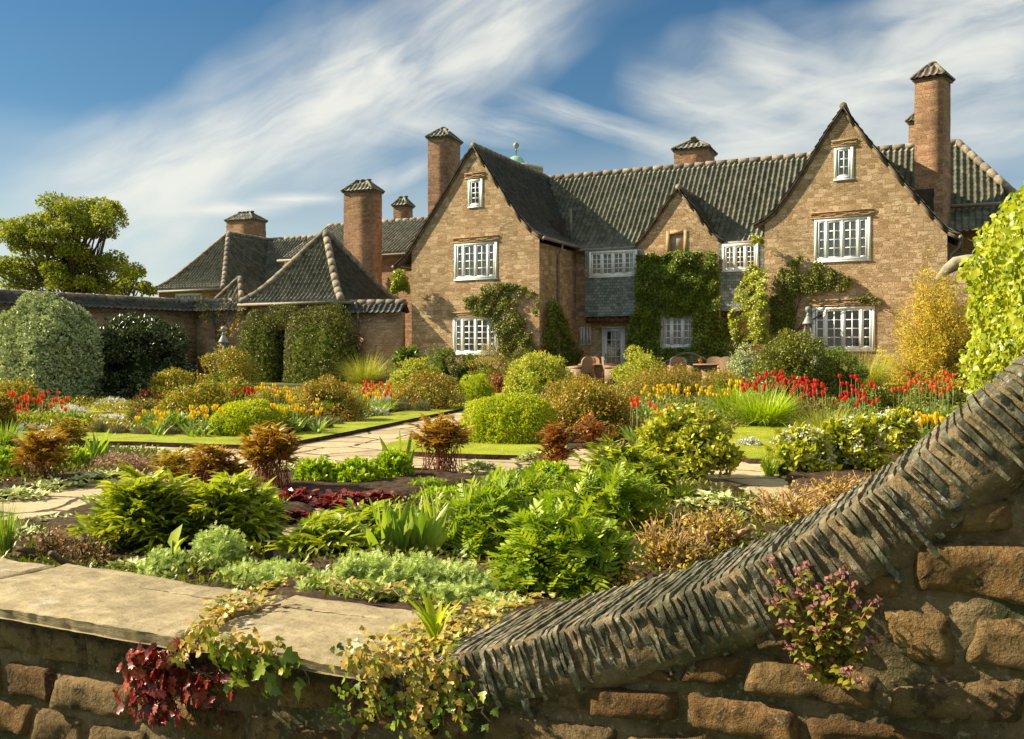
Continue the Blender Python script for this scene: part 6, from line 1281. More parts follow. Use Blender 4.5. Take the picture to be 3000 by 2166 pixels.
rose(2345, 1396, 185, 140, 'left white flowered shrub behind the slate coping', 'chois', 2600, .075, 40, 40, 'white_flowered_shrub', fl='white', nf=150, T=OVAL, stem=st_); rose(2485, 1386, 210, 158, 'middle white flowered shrub behind the slate coping', 'chois', 3000, .075, 40, 40, 'white_flowered_shrub', fl='white', nf=170, T=OVAL, stem=st_); rose(2615, 1340, 170, 130, 'right white flowered shrub close to the swooping wall', 'chois', 2400, .075, 40, 40, 'white_flowered_shrub', fl='white', nf=120, T=OVAL, stem=st_)
for px, py, w, h, lb in ((1960, 1700, 290, 215, 'hard pruned twiggy shrub with thick cut stubs'), (2090, 1640, 220, 170, 'twiggy golden shrub left of the cut stubs beside the coping'), (1835, 1800, 260, 125, 'low twiggy golden shrub below the largest green mound'), (2325, 1570, 320, 175, 'wide twiggy golden shrub along the rising coping'), (2470, 1500, 260, 135, 'upper twiggy golden shrub below the white flowers')):
    twiggy(px, py, w, h, lb, 60, 1000, r0=.006)
tuftp(1995, 1490, 90, 80, 'small strappy clump beside the large lambs ear', 90, 'lily', .016, .8, .7, 'daylily', 'daylily')
tuftp(2255, 1400, 90, 75, 'thin dark seeding grass at the edge of the grass patch', 120, 'iris', .004, .4, .5)
# --- front left
pe(430, 1645, 320, 245, 'big glossy green peony at the left with round buds', 'peony', 95, 6, 8, .105, .03, stem=st_, buds=8, t0=.25, base=.6); pe(660, 1635, 320, 235, 'big glossy green peony at the right of its pair, beside lime sedum', 'peony', 95, 6, 8, .105, .03, stem=st_, buds=6, t0=.25, base=.6)
sedum(765, 1540, 120, 95, 'lime green sedum behind the big green peony')
iris(205, 1580, 125, 'lone iris of three broad leaves by the left path', 4, 1, .042, .55); iris(318, 1510, 95, 'iris leaves rising left of the big green peony', 4, 1, .036, .35); iris(505, 1440, 70, 'iris leaves behind the big green peony', 4, 1, .036, .35)
twiggy(145, 1680, 200, 140, 'bare dark twiggy shrub at the left behind the low wall', 40, 350, 'twigd', 'tan', .005, .02, stub=3); twiggy(265, 1690, 170, 150, 'bare dark twiggy shrub beside the big green peony', 36, 300, 'twigd', 'tan', .005, .02, stub=3)
tuftp(15, 1670, 80, 150, 'upright chive like clump at the left edge behind the low wall', 200, 'iris', .006, .25, .25); mat_(165, 1625, 220, 60, 'pinkish brown ground cover around the bare twigs', 'tan', 6, 220, .03, .014, 'dry_ground_cover', 'ground cover', OVAL, .6, (.3, 1.5), 'seed', 60)
# mullein with a few large soft leaves
c = G(505, 1712); g = Geo(); r_ = np.random.default_rng(3); a = np.array([2.6, .4, 3.4, 5.9, 1.5, .9, 4.6, 2.0]); u = np.array([1.0, 1.5, .5, .35, 4, 2.5, .6, 1.6]); n_ = 8; di = np.stack([np.cos(a), np.sin(a)*.6, u], -1); leaves(g, OVAL, c+np.stack([0*a, 0*a, np.array([.02, .05, .02, .02, .16, .12, .02, .07])], -1), di, np.stack([-np.cos(a)*u, -np.sin(a)*u-.6, np.ones(n_)], -1), np.array([.15, .14, .13, .13, .12, .12, .12, .14]), .065, .35, None, 0, r_); g.tube([c, c+UP*.2], .006, 6, 1)
emit('mullein', 'soft yellow green mullein glowing in the sun behind the low wall', 'mullein', g, c, [('foliage', LM['mull']), ('stem', st_)])
# --- plants on the foreground wall
c = atY(1275, 1850, 2.16); c[2] = .25; g = Geo(); n_ = 17; a = r_.uniform(0, 2*PI, n_); u = np.concatenate([r_.uniform(2.2, 6, 11), r_.uniform(.2, .7, 6)]); Ls = np.concatenate([r_.uniform(.10, .17, 11), r_.uniform(.09, .13, 6)]); leaves(g, LANCE, c+np.stack([0*a, 0*a, np.where(u > 2, r_.uniform(.01, .05, n_), .01)], -1), np.stack([np.cos(a), np.sin(a), u], -1), np.stack([-np.cos(a)*u, -np.sin(a)*u, np.ones(n_)], -1), Ls, np.where(u > 2, .024, .045), .3, None, 0, r_); g.tube([c-UP*.01, c+UP*.05], .006, 6, 1)
emit('foxglove_seedling', 'tall pale green leafy seedling growing out of the ivy on the coping', 'seedling', g, c, [('foliage', LM['mull']), ('stem', st_)])
def ivy_on(name, label, paths, n, L, lm='ivyd', spread=.04, thick=.025, T=IVY):
    g = Geo(); r = np.random.default_rng(sd())
    segs = []
    for pts in paths:
        pts = np.array(pts, float); _, Lp = polyline_at(pts, 0.0); P, _ = polyline_at(pts, np.linspace(0, Lp, 16)); P += r.normal(0, .006, P.shape); g.tube(P, np.linspace(.004, .002, 16), 4, 1); segs.append((pts, Lp))
    tot = sum(s[1] for s in segs)
    for pts, Lp in segs:
        k = max(3, int(n*Lp/tot)); P, _ = polyline_at(pts, r.random(k)*Lp); on_top = (P[:, 2] > ZS-.03) & (P[:, 1] > YF-.0); P = P+r.normal(0, spread, (k, 3))*np.where(on_top[:, None], [1, 1, .1], [1, .12, 1]); P[:, 2] += np.where(on_top, thick*r.random(k)+.008, 0); P[:, 1] -= np.where(on_top, 0, thick*r.random(k)+.012)
        nv = np.where(on_top[:, None], [-.1, -.25, 1.], [-.1, -1., .35])+r.normal(0, .35, (k, 3)); di = nrmz(r.normal(0, 1, (k, 3))*np.where(on_top[:, None], [1, 1, .2], [.8, .25, .5])-UP*np.where(on_top, 0, .7)[:, None]); leaves(g, T, P, di, nv, L*r.uniform(.5, 1.25, k), L*.9*r.uniform(.6, 1.2, k), .2, None, 0, r)
    c = g.v[0].mean(0); emit(name, label, 'ivy', g, c, [('foliage', LM[lm]), ('stem', M['twig'])])
def ct(px, py, z=ZS+.008): return G(px, py, z)
def wf(px, py, y=2.04): return atY(px, py, y)
ivy_on('trailing_ivy', 'ivy trailing across the joint of two coping slabs and over the edge', [[ct(850, 1715), ct(760, 1745), ct(690, 1770), ct(630, 1800), ct(600, 1835), wf(585, 1870, 1.985)], [ct(690, 1770), ct(640, 1780), ct(610, 1815)], [ct(830, 1770), ct(700, 1790), ct(640, 1825), wf(620, 1870, 1.98)], [wf(600, 1860, 1.98), wf(680, 1880, 1.98), wf(760, 1880, 1.985), wf(830, 1900, 1.99)], [wf(590, 1870, 1.98), wf(550, 1900, 1.985), wf(520, 1930, 2.03)]], 430, .026, 'ivyd', .02)
ivy_on('trailing_ivy', 'large green ivy leaves hanging below the coping slab edge', [[wf(640, 1870, 1.985), wf(720, 1900, 1.985), wf(810, 1920, 1.99)], [wf(700, 1890, 1.985), wf(710, 1950, 2.03), wf(715, 1990, 2.04)], [wf(760, 1900, 1.985), wf(790, 1960, 2.03), wf(800, 2010, 2.04)], [wf(820, 1915, 1.99), wf(880, 1950, 2.03), wf(900, 2000, 2.04)]], 50, .05, 'ivy', .02)
ivy_on('trailing_ivy', 'dry leaved ivy mat between the last slab and the slate coping', [[ct(1600, 1765), ct(1450, 1790), ct(1330, 1830), ct(1230, 1870), ct(1130, 1890), wf(1080, 1915, 2.0)], [ct(1500, 1800), ct(1380, 1840), ct(1260, 1890), wf(1150, 1925, 2.0)], [ct(1420, 1780), ct(1330, 1800), ct(1250, 1840), ct(1180, 1870)], [ct(1480, 1840), ct(1340, 1870), wf(1240, 1930, 2.02)], [wf(1010, 1920, 2.0), wf(1080, 1910, 2.0), wf(1200, 1930, 2.01), wf(1350, 1920, 2.02)], [ct(1200, 1740), ct(1080, 1730), ct(960, 1720)]], 900, .025, 'ivyd', .026, .025)
ivy_on('trailing_ivy', 'long ivy strands hanging down the wall below the pale seedling', [[wf(1255, 1930, 2.03), wf(1250, 2010), wf(1240, 2090), wf(1245, 2150)], [wf(1240, 1940, 2.03), wf(1225, 2000), wf(1215, 2050)], [wf(1290, 1940, 2.03), wf(1295, 2000), wf(1285, 2050)], [wf(1330, 1960, 2.03), wf(1345, 2020), wf(1360, 2090)], [wf(1120, 1930, 2.02), wf(1110, 2000), wf(1105, 2080)]], 330, .024, 'ivyd', .014)
ivy_on('trailing_ivy', 'dark ivy creeping over the wall face under the dry leaved mat', [[wf(1050, 1930, 2.03), wf(1100, 2000), wf(1150, 2090)], [wf(1350, 1990), wf(1400, 2060), wf(1430, 2110)], [wf(1180, 1960), wf(1190, 2040), wf(1180, 2130)], [wf(1040, 1960), wf(1020, 2040), wf(1030, 2120)], [wf(1300, 1990), wf(1310, 2060), wf(1290, 2120)]], 130, .026, 'ivy', .03)
# heuchera rooted in the wall
T_LOB = (lambda n: (np.array([(.1, 0, 0)]+[(.5+.5*math.cos(a)*(1-.22*(i % 2)), .5*math.sin(a)*(1-.22*(i % 2)), .10*(i % 2)) for i, a in enumerate(np.linspace(-2.75, 2.75, n))], float), [(0, i, i+1) for i in range(1, n)]))(15)
g = Geo(); r_ = np.random.default_rng(33); b = wf(600, 1990, 2.08); n_ = 210; tgt = np.stack([wf(px, py, 1.98+.05*r_.random()) for px, py in zip(np.concatenate([r_.normal(462, 42, 180), r_.normal(600, 35, 30)]), np.concatenate([r_.uniform(1890, 2100, 180), r_.uniform(1960, 2070, 30)]))])
for i in range(0, n_, 5): t = np.linspace(0, 1, 5)[:, None]; md = (b+tgt[i])/2-np.array([0, .05, -.01]); g.tube((1-t)**2*b+2*t*(1-t)*md+t*t*tgt[i], .0018, 4, 1)
leaves(g, T_LOB, tgt-np.array([0, .03, 0])*r_.random((n_, 1)), nrmz(np.stack([r_.normal(-.4, .8, n_), r_.normal(-.25, .2, n_), r_.normal(-.5, .6, n_)], -1)), np.tile((-.35, -.85, .45), (n_, 1))+r_.normal(0, .3, (n_, 3)), .040*r_.uniform(.45, 1.3, n_), .042*r_.uniform(.5, 1.2, n_), .45, None, 0, r_)
for i in range(42):
    e = wf(r_.normal(590, 40), r_.uniform(1960, 2140), 2.0+.03*r_.random()); s0 = wf(r_.normal(600, 25), r_.uniform(1940, 2000), 2.04); t = np.linspace(0, 1, 6)[:, None]; md = (s0+e)/2+r_.normal(0, .03, 3)-np.array([0, .02, 0]); g.tube((1-t)**2*s0+2*t*(1-t)*md+t*t*e, .0015, 4, 2)
emit('heuchera', 'glossy dark red heuchera with dead stalks rooted in the wall face', 'heuchera', g, b, [('foliage', LM['heuch']), ('stem', rs_), ('dead_stalk', M['twigd'])])
# dead nettle rooted in the wall
LM['nettle'] = leafmat('nettle_leaf', [(.07, .085, .014), (.13, .145, .02), (.20, .15, .03)], .3)
g = Geo(); r_ = np.random.default_rng(35); b = wf(2440, 2000, 2.06)
tips = [(2255, 1645), (2280, 1700), (2260, 1760), (2300, 1830), (2340, 1680), (2365, 1660), (2400, 1720), (2440, 1700), (2470, 1680), (2490, 1720), (2420, 1760), (2380, 1780), (2330, 1740), (2310, 1900), (2350, 1880), (2395, 1850), (2440, 1800), (2510, 1770), (2555, 1765), (2430, 1940), (2470, 1960), (2520, 2000), (2360, 1960), (2460, 1860), (2520, 1840), (2540, 1900), (2560, 1880)]
for (px, py) in tips:
    e = wf(px, py, 1.93+.08*r_.random()); t = np.linspace(0, 1, 8)[:, None]; md = (b+e)/2-np.array([0, .05, -.03]); Q = (1-t)**2*b+2*t*(1-t)*md+t*t*e; g.tube(Q, np.linspace(.0028, .0016, 8), 4, 1)
    for w_, cnt, L_ in ((.4, 4, .02), (.55, 4, .022), (.7, 4, .02), (.82, 5, .018), (.94, 6, .016)):
        a = r_.uniform(0, 2*PI)+np.arange(cnt)*2*PI/cnt; P0, _ = polyline_at(Q, w_*polyline_at(Q, 0.)[1]); leaves(g, OVAL, np.tile(P0, (cnt, 1))+r_.normal(0, .003, (cnt, 3)), np.stack([np.cos(a), np.sin(a), r_.uniform(-.6, .2, cnt)], -1), np.tile((0, -.2, 1.), (cnt, 1)), L_, L_*.75, .35, None, 0, r_)
    k = 12; leaves(g, OVAL, e+r_.normal(0, .007, (k, 3)), sph(k, -.6, r_), sph(k, -.3, r_), .012, .007, .2, None, 2, r_)
emit('dead_nettle', 'pink flowered dead nettle growing out of the right wall face', 'wild flower', g, b, [('foliage', LM['nettle']), ('stem', rs_), ('blossom', LM['pinkp'])])
# --- trees beyond the wall
def tree(label, base, trunk_top, cl, D, n, L, cr, seed):
    r = np.random.default_rng(seed); g = Geo(); tg = Geo(); dd = FW
    pts = []; 
    for (px, py) in cl:
        for k in range(2): pts.append(atD(px+r.normal(0, 8), py+r.normal(0, 8), D+r.normal(0, 1.1)))
    pts = np.array(pts); c = base.copy(); prs = cr*r.uniform(.65, 1.2, len(pts)); puffs(g, np.array([c[0], c[1], 3.0]), np.array([3., 3., 3.]), n, OVAL, L, L*.75, 0, .3, k=0, seed=seed, stems=False, pts=pts, prs=prs, jit=.9, zmin=-1, sq=.7)
    tg.tube(np.array([base, base*.5+trunk_top*.5+(.1, 0, 0), trunk_top]), [.26, .2, .15], 9)
    for e in pts[::1]:
        f = r.uniform(.25, .95); b = base+(trunk_top-base)*f; md = b*.45+e*.55-np.array([0, 0, .25*np.linalg.norm(e-b)*.3]); t = np.linspace(0, 1, 7)[:, None]; tg.tube((1-t)**2*b+2*t*(1-t)*md+t*t*e, np.linspace(.075, .018, 7), 5)
    t = thing('sycamore_tree', label, 'tree', base); g.build('crown', LM['maple'], t); tg.build('trunk', M['bark'], t)
b = atD(222, HY, 40.); b[2] = 0
tree('broad leafy sycamore tree beyond the long garden wall', b, atD(225, 690, 40.), [(160, 605), (185, 618), (215, 608), (250, 612), (300, 615), (330, 618), (335, 640), (300, 645), (268, 640), (232, 648), (190, 650), (160, 640), (125, 655), (88, 660), (50, 668), (38, 690), (70, 700), (105, 690), (140, 695), (180, 690), (220, 690), (258, 680), (290, 675), (52, 730), (95, 735), (130, 740), (170, 735), (205, 745), (245, 730), (28, 775), (60, 785), (100, 775), (140, 790), (180, 790), (0, 800), (35, 820), (75, 830), (120, 835), (165, 835), (205, 835), (245, 830), (285, 840), (270, 780), (312, 765), (345, 772), (370, 790), (335, 795), (235, 790), (-30, 790), (-40, 830), (300, 835)], 40., 34000, .105, .58, 5)
b = atD(372, HY, 44.); b[2] = 0
tree('small tree top peeping over the wall left of the hipped roof', b, atD(368, 860, 44.), [(312, 858), (335, 848), (352, 835), (366, 818), (385, 808), (404, 797), (365, 850), (395, 846), (420, 852), (438, 858), (340, 862)], 44., 3000, .14, .32, 6)
# --- lead obelisks
def obelisk(px, pytop, D, label, s=1.0):
    p = atD(px, HY, D); z = EYE+(HY-pytop)*D/F; b = np.array([p[0], p[1], 0]); t = thing('garden_obelisk', label, 'obelisk', b); g = Geo(); hz = z-.42*s
    for sx, sy in ((-1, -1), (1, -1), (1, 1), (-1, 1)): g.bar(b+np.array([sx*.28*s, sy*.28*s, 0]), b+np.array([sx*.05*s, sy*.05*s, hz]), .022, .022)
    for k in (.35, .62, .85):
        w = .28*s*(1-k)+.05*s*k
        for q in range(4): a = [(-w, -w), (w, -w), (w, w), (-w, w)]; g.bar(b+np.array([*a[q], hz*k]), b+np.array([*a[(q+1) % 4], hz*k]), .015, .015)
    g.build('frame', M['leadg'], t); h = Geo(); h.lathe([(0, 0), (.14*s, 0), (.13*s, .03*s), (.055*s, .17*s), (.045*s, .21*s), (.055*s, .22*s), (.03*s, .25*s), (.03*s, .28*s), (.062*s, .31*s), (.075*s, .355*s), (.06*s, .40*s), (.02*s, .42*s), (0, .42*s)], b+UP*(hz-.0), 14); h.build('finial', M['leadg'], t, True)
obelisk(655, 957, 19.5, 'grey lead obelisk rising from the golden rose at left', .8); obelisk(2368, 898, 22., 'grey lead obelisk finial above the evergreen shrub at right', 1.0)
# --- terrace furniture
def chair_parts():
    t = thing('wicker_chair', 'x', 'chair', (0, 0, 0), 0, 'wicker chairs on the terrace'); ks = []
    def w(g, n, m): o = g.build(n, M[m], t, False, False); ks.append(o)
    g = Geo(); g.box(-.27, .27, -.27, .27, .36, .46); w(g, 'seat', 'wicker')
    g = Geo(); X = np.linspace(-.28, .28, 9); Z = np.linspace(.46, .98, 7); P = np.zeros((9, 7, 3)); P[..., 0] = X[:, None]*(1-.1*((Z-.46)/.52)[None]**2); P[..., 2] = Z[None]-.10*((X/.28)**4)[:, None]*(((Z-.46)/.52)**3)[None]; P[..., 1] = .25+.05*((Z-.46)/.5)[None]-.04*((X/.28)**2)[:, None]; Q = P+np.array([0, .05, 0]); g.grid(P); g.grid(Q, flip=True); g.grid(np.stack([P[:, -1], Q[:, -1]], 1)); g.grid(np.stack([P[0], Q[0]], 0)); g.grid(np.stack([P[-1], Q[-1]], 0), flip=True); w(g, 'backrest', 'wicker')
    for s in (-1, 1):
        g = Geo(); g.box(s*.30-.045, s*.30+.045, -.28, .28, .10, .60); g.tube([(s*.30, -.32, .61), (s*.30, 0, .635), (s*.30, .28, .66)], .055, 8); w(g, 'armrest', 'wicker')
    g = Geo(); g.box(-.255, .255, -.265, -.235, .08, .359); w(g, 'skirt', 'wicker')
    for sx in (-1, 1):
        for sy in (-1, 1): g = Geo(); g.box(sx*.27-.025, sx*.27+.025, sy*.25-.025, sy*.25+.025, 0, .099); w(g, 'leg', 'teak')
    return t, ks
ch, ck = chair_parts(); TD = 31.0
def tpos(px, D): p = atD(px, HY, D); return (p[0], p[1], .012)
first = True
for px, D, rz, lb in ((1727, 31.6, 0., 'wicker chair with its back to the door, behind the round left table'), (1795, 29.2, 2.0, 'tall backed wicker chair right of the round left table, seen from its side'), (1700, 29.4, -1.9, 'wicker chair at the left of the round table, half behind the privet'), (1993, 29.6, .5, 'wicker chair in front of the curved bench'), (2090, 31.6, 0.1, 'tan wicker chair against the ivy right of the bench'), (2142, 29.0, 3.0, 'tan wicker chair turned away at the front of the right table'), (2178, 31.4, -.3, 'rightmost tan wicker chair near the grey shrub'), (2120, 31.8, .0, 'grey shaded wicker chair between the tan ones')):
    if first: ch.location = tpos(px, D); ch.rotation_euler = (0, 0, rz); ch['label'] = lb; first = False
    else: copy_thing(ch, ck, tpos(px, D), rz, lb)
def table(px, D, lb):
    b = np.array(tpos(px, D)); t = thing('round_table', lb, 'table', b); g = Geo(); g.lathe([(0, .70), (.58, .70), (.60, .71), (.60, .735), (.58, .745), (0, .745)], b, 28); g.build('tabletop', M['wicker'], t); g = Geo(); g.lathe([(.0, 0), (.40, 0), (.36, .06), (.30, .40), (.40, .695), (0, .695)], b, 20); g.build('base', M['wicker'], t); return b
b1 = table(1748, 30.2, 'round wicker table left of the golden privet with a small pot on it'); b2 = table(2085, 30.3, 'round wicker table in front of the ivy with small pots on it')
def pot(p, lb, s=1.0):
    t = thing('flower_pot', lb, 'flower pot', p); g = Geo(); g.lathe([(0, 0), (.045*s, 0), (.06*s, .10*s), (.068*s, .10*s), (.068*s, .13*s), (.055*s, .13*s), (0, .115*s)], p, 14); g.build('pot', M['terracotta'], t); g = Geo(); r = np.random.default_rng(sd()); k = 40; leaves(g, DIA, np.tile(np.array(p)+UP*.12*s, (k, 1))+r.normal(0, .015, (k, 3)), nrmz(r.normal(0, .6, (k, 3))+UP), sph(k, -.5, r), .07*s, .025*s, .4, None, 0, r); g.build('plant', LM['clim'], t)
pot(b1+np.array([-.1, .05, .747]), 'small terracotta pot on the left round table'); pot(b2+np.array([-.35, -.1, .747]), 'small terracotta pot at the left of the right round table'); pot(b2+np.array([.3, .2, .747]), 'small terracotta pot at the right of the right round table'); pot(np.array(tpos(2147, 31.9))+np.array([0, 0, 0.0]), 'larger terracotta pot against the ivy wall', 3.4)
# curved back bench
b = np.array(tpos(2008, 32.2)); t = thing('garden_bench', 'weathered timber bench with a high curved slatted back below the ivy window', 'bench', b); Xs = np.linspace(-.95, .95, 21); topc = .78+.32*np.clip(np.cos(Xs/.95*PI/2*1.15), 0, 1)**1.2
g = Geo(); g.tube(np.stack([b[0]+Xs, np.full(21, b[1]+.28), topc+.012], -1), .035, 6); 
for k in range(7):
    z = .50+k*.075; X_ = Xs[topc > z+.02]; g.box(b[0]+X_.min(), b[0]+X_.max(), b[1]+.265, b[1]+.29, z, z+.032)
for x in (-.93, -.31, .31, .93): g.box(b[0]+x-.025, b[0]+x+.025, b[1]+.292, b[1]+.325, .45, float(np.interp(x, Xs, topc)))
g.build('backrest', M['teak'], t); g = Geo()
for k in range(5): g.box(b[0]-.95, b[0]+.95, b[1]-.24+k*.10, b[1]-.16+k*.10, .42, .45)
g.build('seat', M['teak'], t)
for s in (-1, 1):
    g = Geo(); g.box(b[0]+s*.95-.03, b[0]+s*.95+.03, b[1]-.26, b[1]+.28, .62, .66); g.build('armrest', M['teak'], t)
    for y in (-.24, .26): g = Geo(); g.box(b[0]+s*.95-.03, b[0]+s*.95+.03, b[1]+y-.03, b[1]+y+.03, .012, .62); g.build('leg', M['teak'], t)
# --- tulips, every one its own thing
def petals(g, h, w, open_, seed):
    r = np.random.default_rng(seed)
    for k in range(6):
        a = k*PI/3+r.normal(0, .08); rad_ = w*(1 if k % 2 else .93); Z = np.linspace(0, 1, 6); prof_ = np.sin(np.clip(Z, 0, 1)*PI*.62+.25)*rad_*(1-.25*Z*(1-open_)); hw = np.array([.35, .62, .72, .66, .42, .05])*.95; P = np.zeros((6, 3, 3))
        for j, s in enumerate((-1, 0, 1)): an = a+s*hw; P[:, j, 0] = prof_*np.cos(an); P[:, j, 1] = prof_*np.sin(an); P[:, j, 2] = Z*h*(1+.05*(k % 2))
        g.grid(P, 0, .3+.6*r.random())
def tulip_proto(col, v):
    t = thing('tulip', 'x', 'tulip', (0, 0, 0)); g = Geo(); r = np.random.default_rng(v)
    bh, bw, op = ((.068, .026, 0), (.062, .030, .6), (.07, .028, .3))[v % 3]
    petals(g, bh, bw, op, v); bl = g.build('bloom', LM[col], t, False, False)
    s = Geo(); s.tube([(0, 0, 0), (.006, 0, .5), (0, 0, 1.0)], [.004, .0035, .003], 5); stm = s.build('stem', M['gstem'], t, False, False)
    l = Geo(); k = 5; a = r.uniform(0, 2*PI, k); leaves(l, STRAP, np.zeros((k, 3)), np.stack([np.cos(a), np.sin(a), np.full(k, 2.6)], -1), np.stack([-np.cos(a)*2, -np.sin(a)*2, np.ones(k)], -1), r.uniform(.20, .36, k), .035, .4, None, 0, r); lf = l.build('leaf', LM['tul'], t, False, False)
    return t, bl, stm, lf
PR = {}
def drift(col, boxes, n, D, label, group, dD=.5, seed=0):
    r = np.random.default_rng(seed+50); A = np.array([(b[2]-b[0])*(b[3]-b[1]) for b in boxes], float); pos = []
    for i in range(n):
        for tr in range(40):
            b = boxes[r.choice(len(boxes), p=A/A.sum())]; px, py = r.uniform(b[0], b[2]), r.uniform(b[1], b[3])
            if all((px-q[0])**2+((py-q[1])*1.2)**2 > 9**2 for q in pos): break
        pos.append((px, py))
    for i, (px, py) in enumerate(pos):
        d = D+r.normal(0, dD*.5)-(py-np.mean([q[1] for q in pos]))*.012; p = atD(px, HY, d); zb = max(.16, EYE+(HY-py)*d/F-.03); key = (col, i % 3)
        if key not in PR: PR[key] = [tulip_proto(col, i % 3), False]
        (t, bl, stm, lf), used = PR[key]
        if not used:
            q = t; B, S_, _ = bl, stm, lf; PR[key][1] = True
        else:
            q = t.copy(); COL.objects.link(q); B = bl.copy(); S_ = stm.copy(); F_ = lf.copy()
            for o in (B, S_, F_): COL.objects.link(o); o.parent = q
        q.location = (float(p[0]), float(p[1]), 0.0); q.rotation_euler = (r.normal(0, .04), r.normal(0, .04), r.uniform(0, 6.28)); q['label'] = label; q['group'] = group
        B.location = (0, 0, zb); S_.scale = (1, 1, zb+.004)
        sc_ = r.uniform(.9, 1.25); B.scale = (sc_, sc_, sc_)
drift('ored', [(18, 1150, 95, 1212), (95, 1150, 190, 1205)], 34, 13.6, 'orange red tulip standing in the drift at the far left', 'orange red tulips at the far left', .6, 1)
drift('yellow', [(550, 1188, 645, 1222), (620, 1185, 680, 1210)], 12, 11.6, 'yellow tulip standing left of the round lime mound', 'yellow tulips left of the round lime mound', .4, 2)
drift('yellow', [(390, 1195, 482, 1245)], 10, 12., 'yellow tulip among the dark red wallflowers', 'yellow tulips among the wallflowers', .4, 3)
drift('yellow', [(840, 1165, 890, 1205), (925, 1165, 950, 1215), (790, 1190, 850, 1205)], 16, 12., 'yellow tulip in front of the dark bronze rose', 'yellow tulips in front of the bronze rose', .4, 4)
drift('yellow', [(740, 1128, 800, 1142), (800, 1132, 850, 1165)], 14, 14.5, 'yellow tulip in the thin line behind the round lime mound', 'yellow tulips behind the lime mound', .4, 5)
drift('red', [(690, 1138, 760, 1152), (805, 1140, 830, 1150)], 8, 14.8, 'red tulip in the thin line behind the round lime mound', 'red tulips behind the lime mound', .4, 6)
drift('orange', [(1062, 1120, 1148, 1160)], 26, 16.5, 'bright orange tulip in the dense block right of the bronze rose', 'bright orange tulips', .5, 7)
drift('yellow', [(1060, 1152, 1120, 1172)], 8, 15.5, 'yellow tulip in front of the bright orange block', 'yellow tulips before the orange block', .3, 8)
drift('ored', [(1840, 1168, 1862, 1195), (1862, 1180, 1900, 1205), (1905, 1195, 1962, 1225)], 10, 10.6, 'large orange red tulip above the viburnum', 'large orange red tulips above the viburnum', .3, 9)
drift('yellow', [(1885, 1132, 1968, 1170), (1925, 1130, 2022, 1158)], 26, 15., 'yellow tulip in front of the long low rose', 'yellow tulips in front of the long low rose', .5, 10)
drift('yellow', [(2045, 1130, 2095, 1158), (2100, 1138, 2142, 1164), (2138, 1118, 2178, 1145)], 26, 14.6, 'yellow tulip left of the red drift', 'yellow tulips left of the red drift', .5, 11)
drift('red', [(2170, 1115, 2250, 1145), (2210, 1092, 2300, 1138), (2290, 1108, 2380, 1150), (2330, 1115, 2420, 1160)], 66, 14., 'red tulip in the dense drift above the strappy lime clump', 'dense red tulip drift', .5, 12)
drift('red', [(2460, 1098, 2530, 1165), (2470, 1120, 2570, 1190)], 28, 13.5, 'red tulip scattered between the lime grass and the white shrub', 'scattered red tulips', .5, 13)
drift('orange', [(2608, 1105, 2700, 1165), (2650, 1090, 2800, 1150), (2720, 1110, 2800, 1158)], 34, 14., 'orange tulip standing below the golden broom', 'orange tulips below the broom', .5, 14)
drift('yellow', [(2638, 1212, 2700, 1252), (2690, 1215, 2762, 1242)], 26, 10.2, 'yellow tulip close behind the rising slate coping', 'yellow tulips behind the coping', .3, 15)
# --- low undergrowth that closes the beds
def fill(name, label, poly, dens, L, W, h, lm, seed, T=DIA, up=.8, sp=.55):
    A = np.array([G(*p)[:2] for p in poly]); lo, hi = A.min(0), A.max(0); r = np.random.default_rng(seed); n = int(np.prod(hi-lo)*dens); Q = lo+(hi-lo)*r.random((n, 2)); nz_ = SN(seed, 14, 2.2, 2); Q = Q[inside(Q, A) & (nz_(Q) > -.5)]; k = len(Q); hh = np.clip(.5+.5*nz_(Q), .08, 1)*h; P = np.concatenate([Q, (.03+hh*r.random(k)**.7)[:, None]], 1); a = r.uniform(0, 2*PI, k); g = Geo(); leaves(g, T, P, np.stack([np.cos(a)*sp, np.sin(a)*sp, r.normal(up, .4, k)], -1), UP+r.normal(0, .6, (k, 3)), L*r.uniform(.6, 1.3, k), W, .25, None, 0, r); o = g.build(name, LM[lm]); tag(o, label, 'undergrowth', kind='stuff')
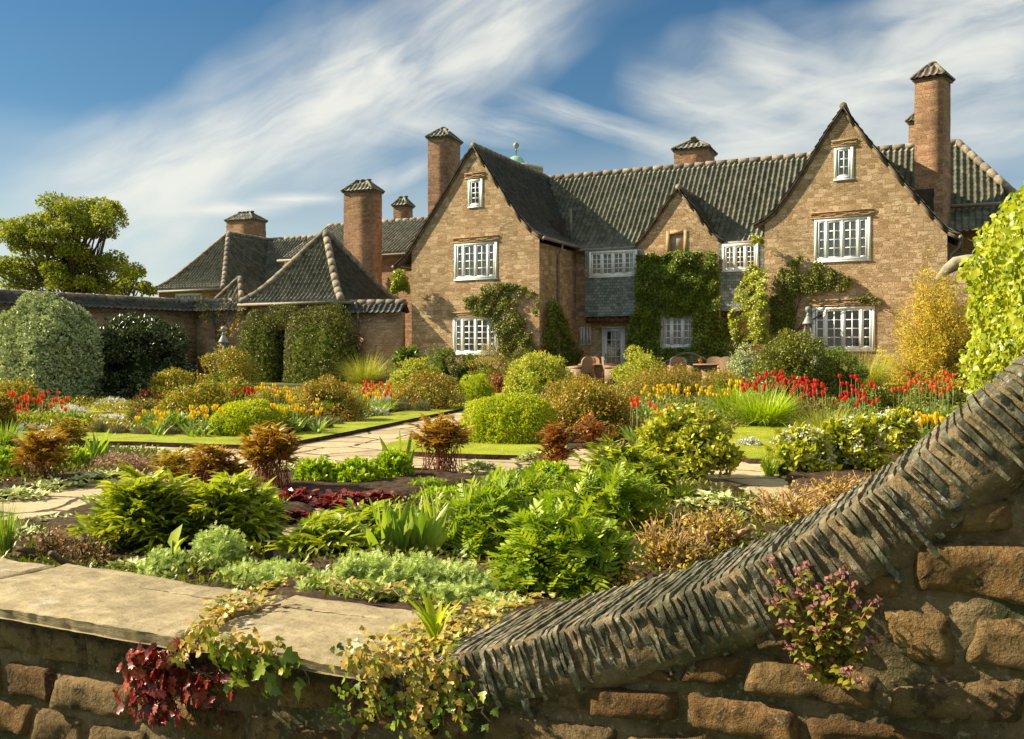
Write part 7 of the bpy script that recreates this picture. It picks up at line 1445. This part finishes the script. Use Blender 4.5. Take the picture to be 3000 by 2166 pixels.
fill('undergrowth', 'low bronze green undergrowth filling the left tulip bed', [(-200, 1275), (230, 1275), (500, 1281), (820, 1286), (990, 1250), (1150, 1216), (1370, 1176), (1330, 1148), (900, 1140), (500, 1165), (380, 1190), (-200, 1190)], 420, .055, .028, .20, 'rosey', 91)
fill('undergrowth', 'leafy green undergrowth filling the right tulip bed', [(1500, 1172), (1420, 1215), (1420, 1290), (1640, 1300), (2140, 1294), (2190, 1262), (2400, 1258), (3000, 1262), (2950, 1140), (2300, 1135), (1560, 1135)], 420, .06, .028, .24, 'clim', 92)
fill('undergrowth', 'mixed low undergrowth in the front bed along the wall', [(-200, 1600), (200, 1545), (330, 1470), (640, 1450), (840, 1490), (800, 1560), (800, 1640), (720, 1780), (-200, 1780)], 900, .045, .02, .09, 'clim', 93)
fill('undergrowth', 'mixed low undergrowth in the right front bed', [(1340, 1445), (1560, 1396), (2000, 1412), (2300, 1500), (2440, 1690), (1500, 1850), (900, 1790), (850, 1700), (1020, 1600), (1140, 1510)], 700, .045, .02, .08, 'clim', 94)
fill('undergrowth', 'low undergrowth in the left island bed', [(-200, 1480), (160, 1428), (440, 1386), (470, 1340), (300, 1316), (-200, 1314)], 500, .045, .02, .08, 'clim', 95)
# --- short grass on the lawns
g = Geo(); r_ = np.random.default_rng(71); P = []
for pts in LAWNS:
    A = np.array(pts)[:, :2]; lo, hi = A.min(0), A.max(0); ar = np.prod(hi-lo); Q = lo+(hi-lo)*r_.random((int(min(60000, ar*3200)), 2)); Q = Q[inside(Q, A)]; P.append(Q)
P = np.concatenate(P); n_ = len(P); a = r_.uniform(0, 2*PI, n_); leaves(g, NEEDLE, np.concatenate([P, np.full((n_, 1), .05)], 1), np.stack([np.cos(a)*.6, np.sin(a)*.6, np.ones(n_)], -1), np.stack([-np.cos(a), -np.sin(a), .6+0*a], -1), r_.uniform(.014, .032, n_), .005, .3, None, 0, r_)
LM['lawn'] = leafmat('lawn_blade', [(.17, .21, .015), (.27, .31, .025), (.36, .38, .04)], .35, .5, .3); o = g.build('grass', LM['lawn']); tag(o, 'short mown grass blades on the lawn strips', 'grass', kind='stuff')
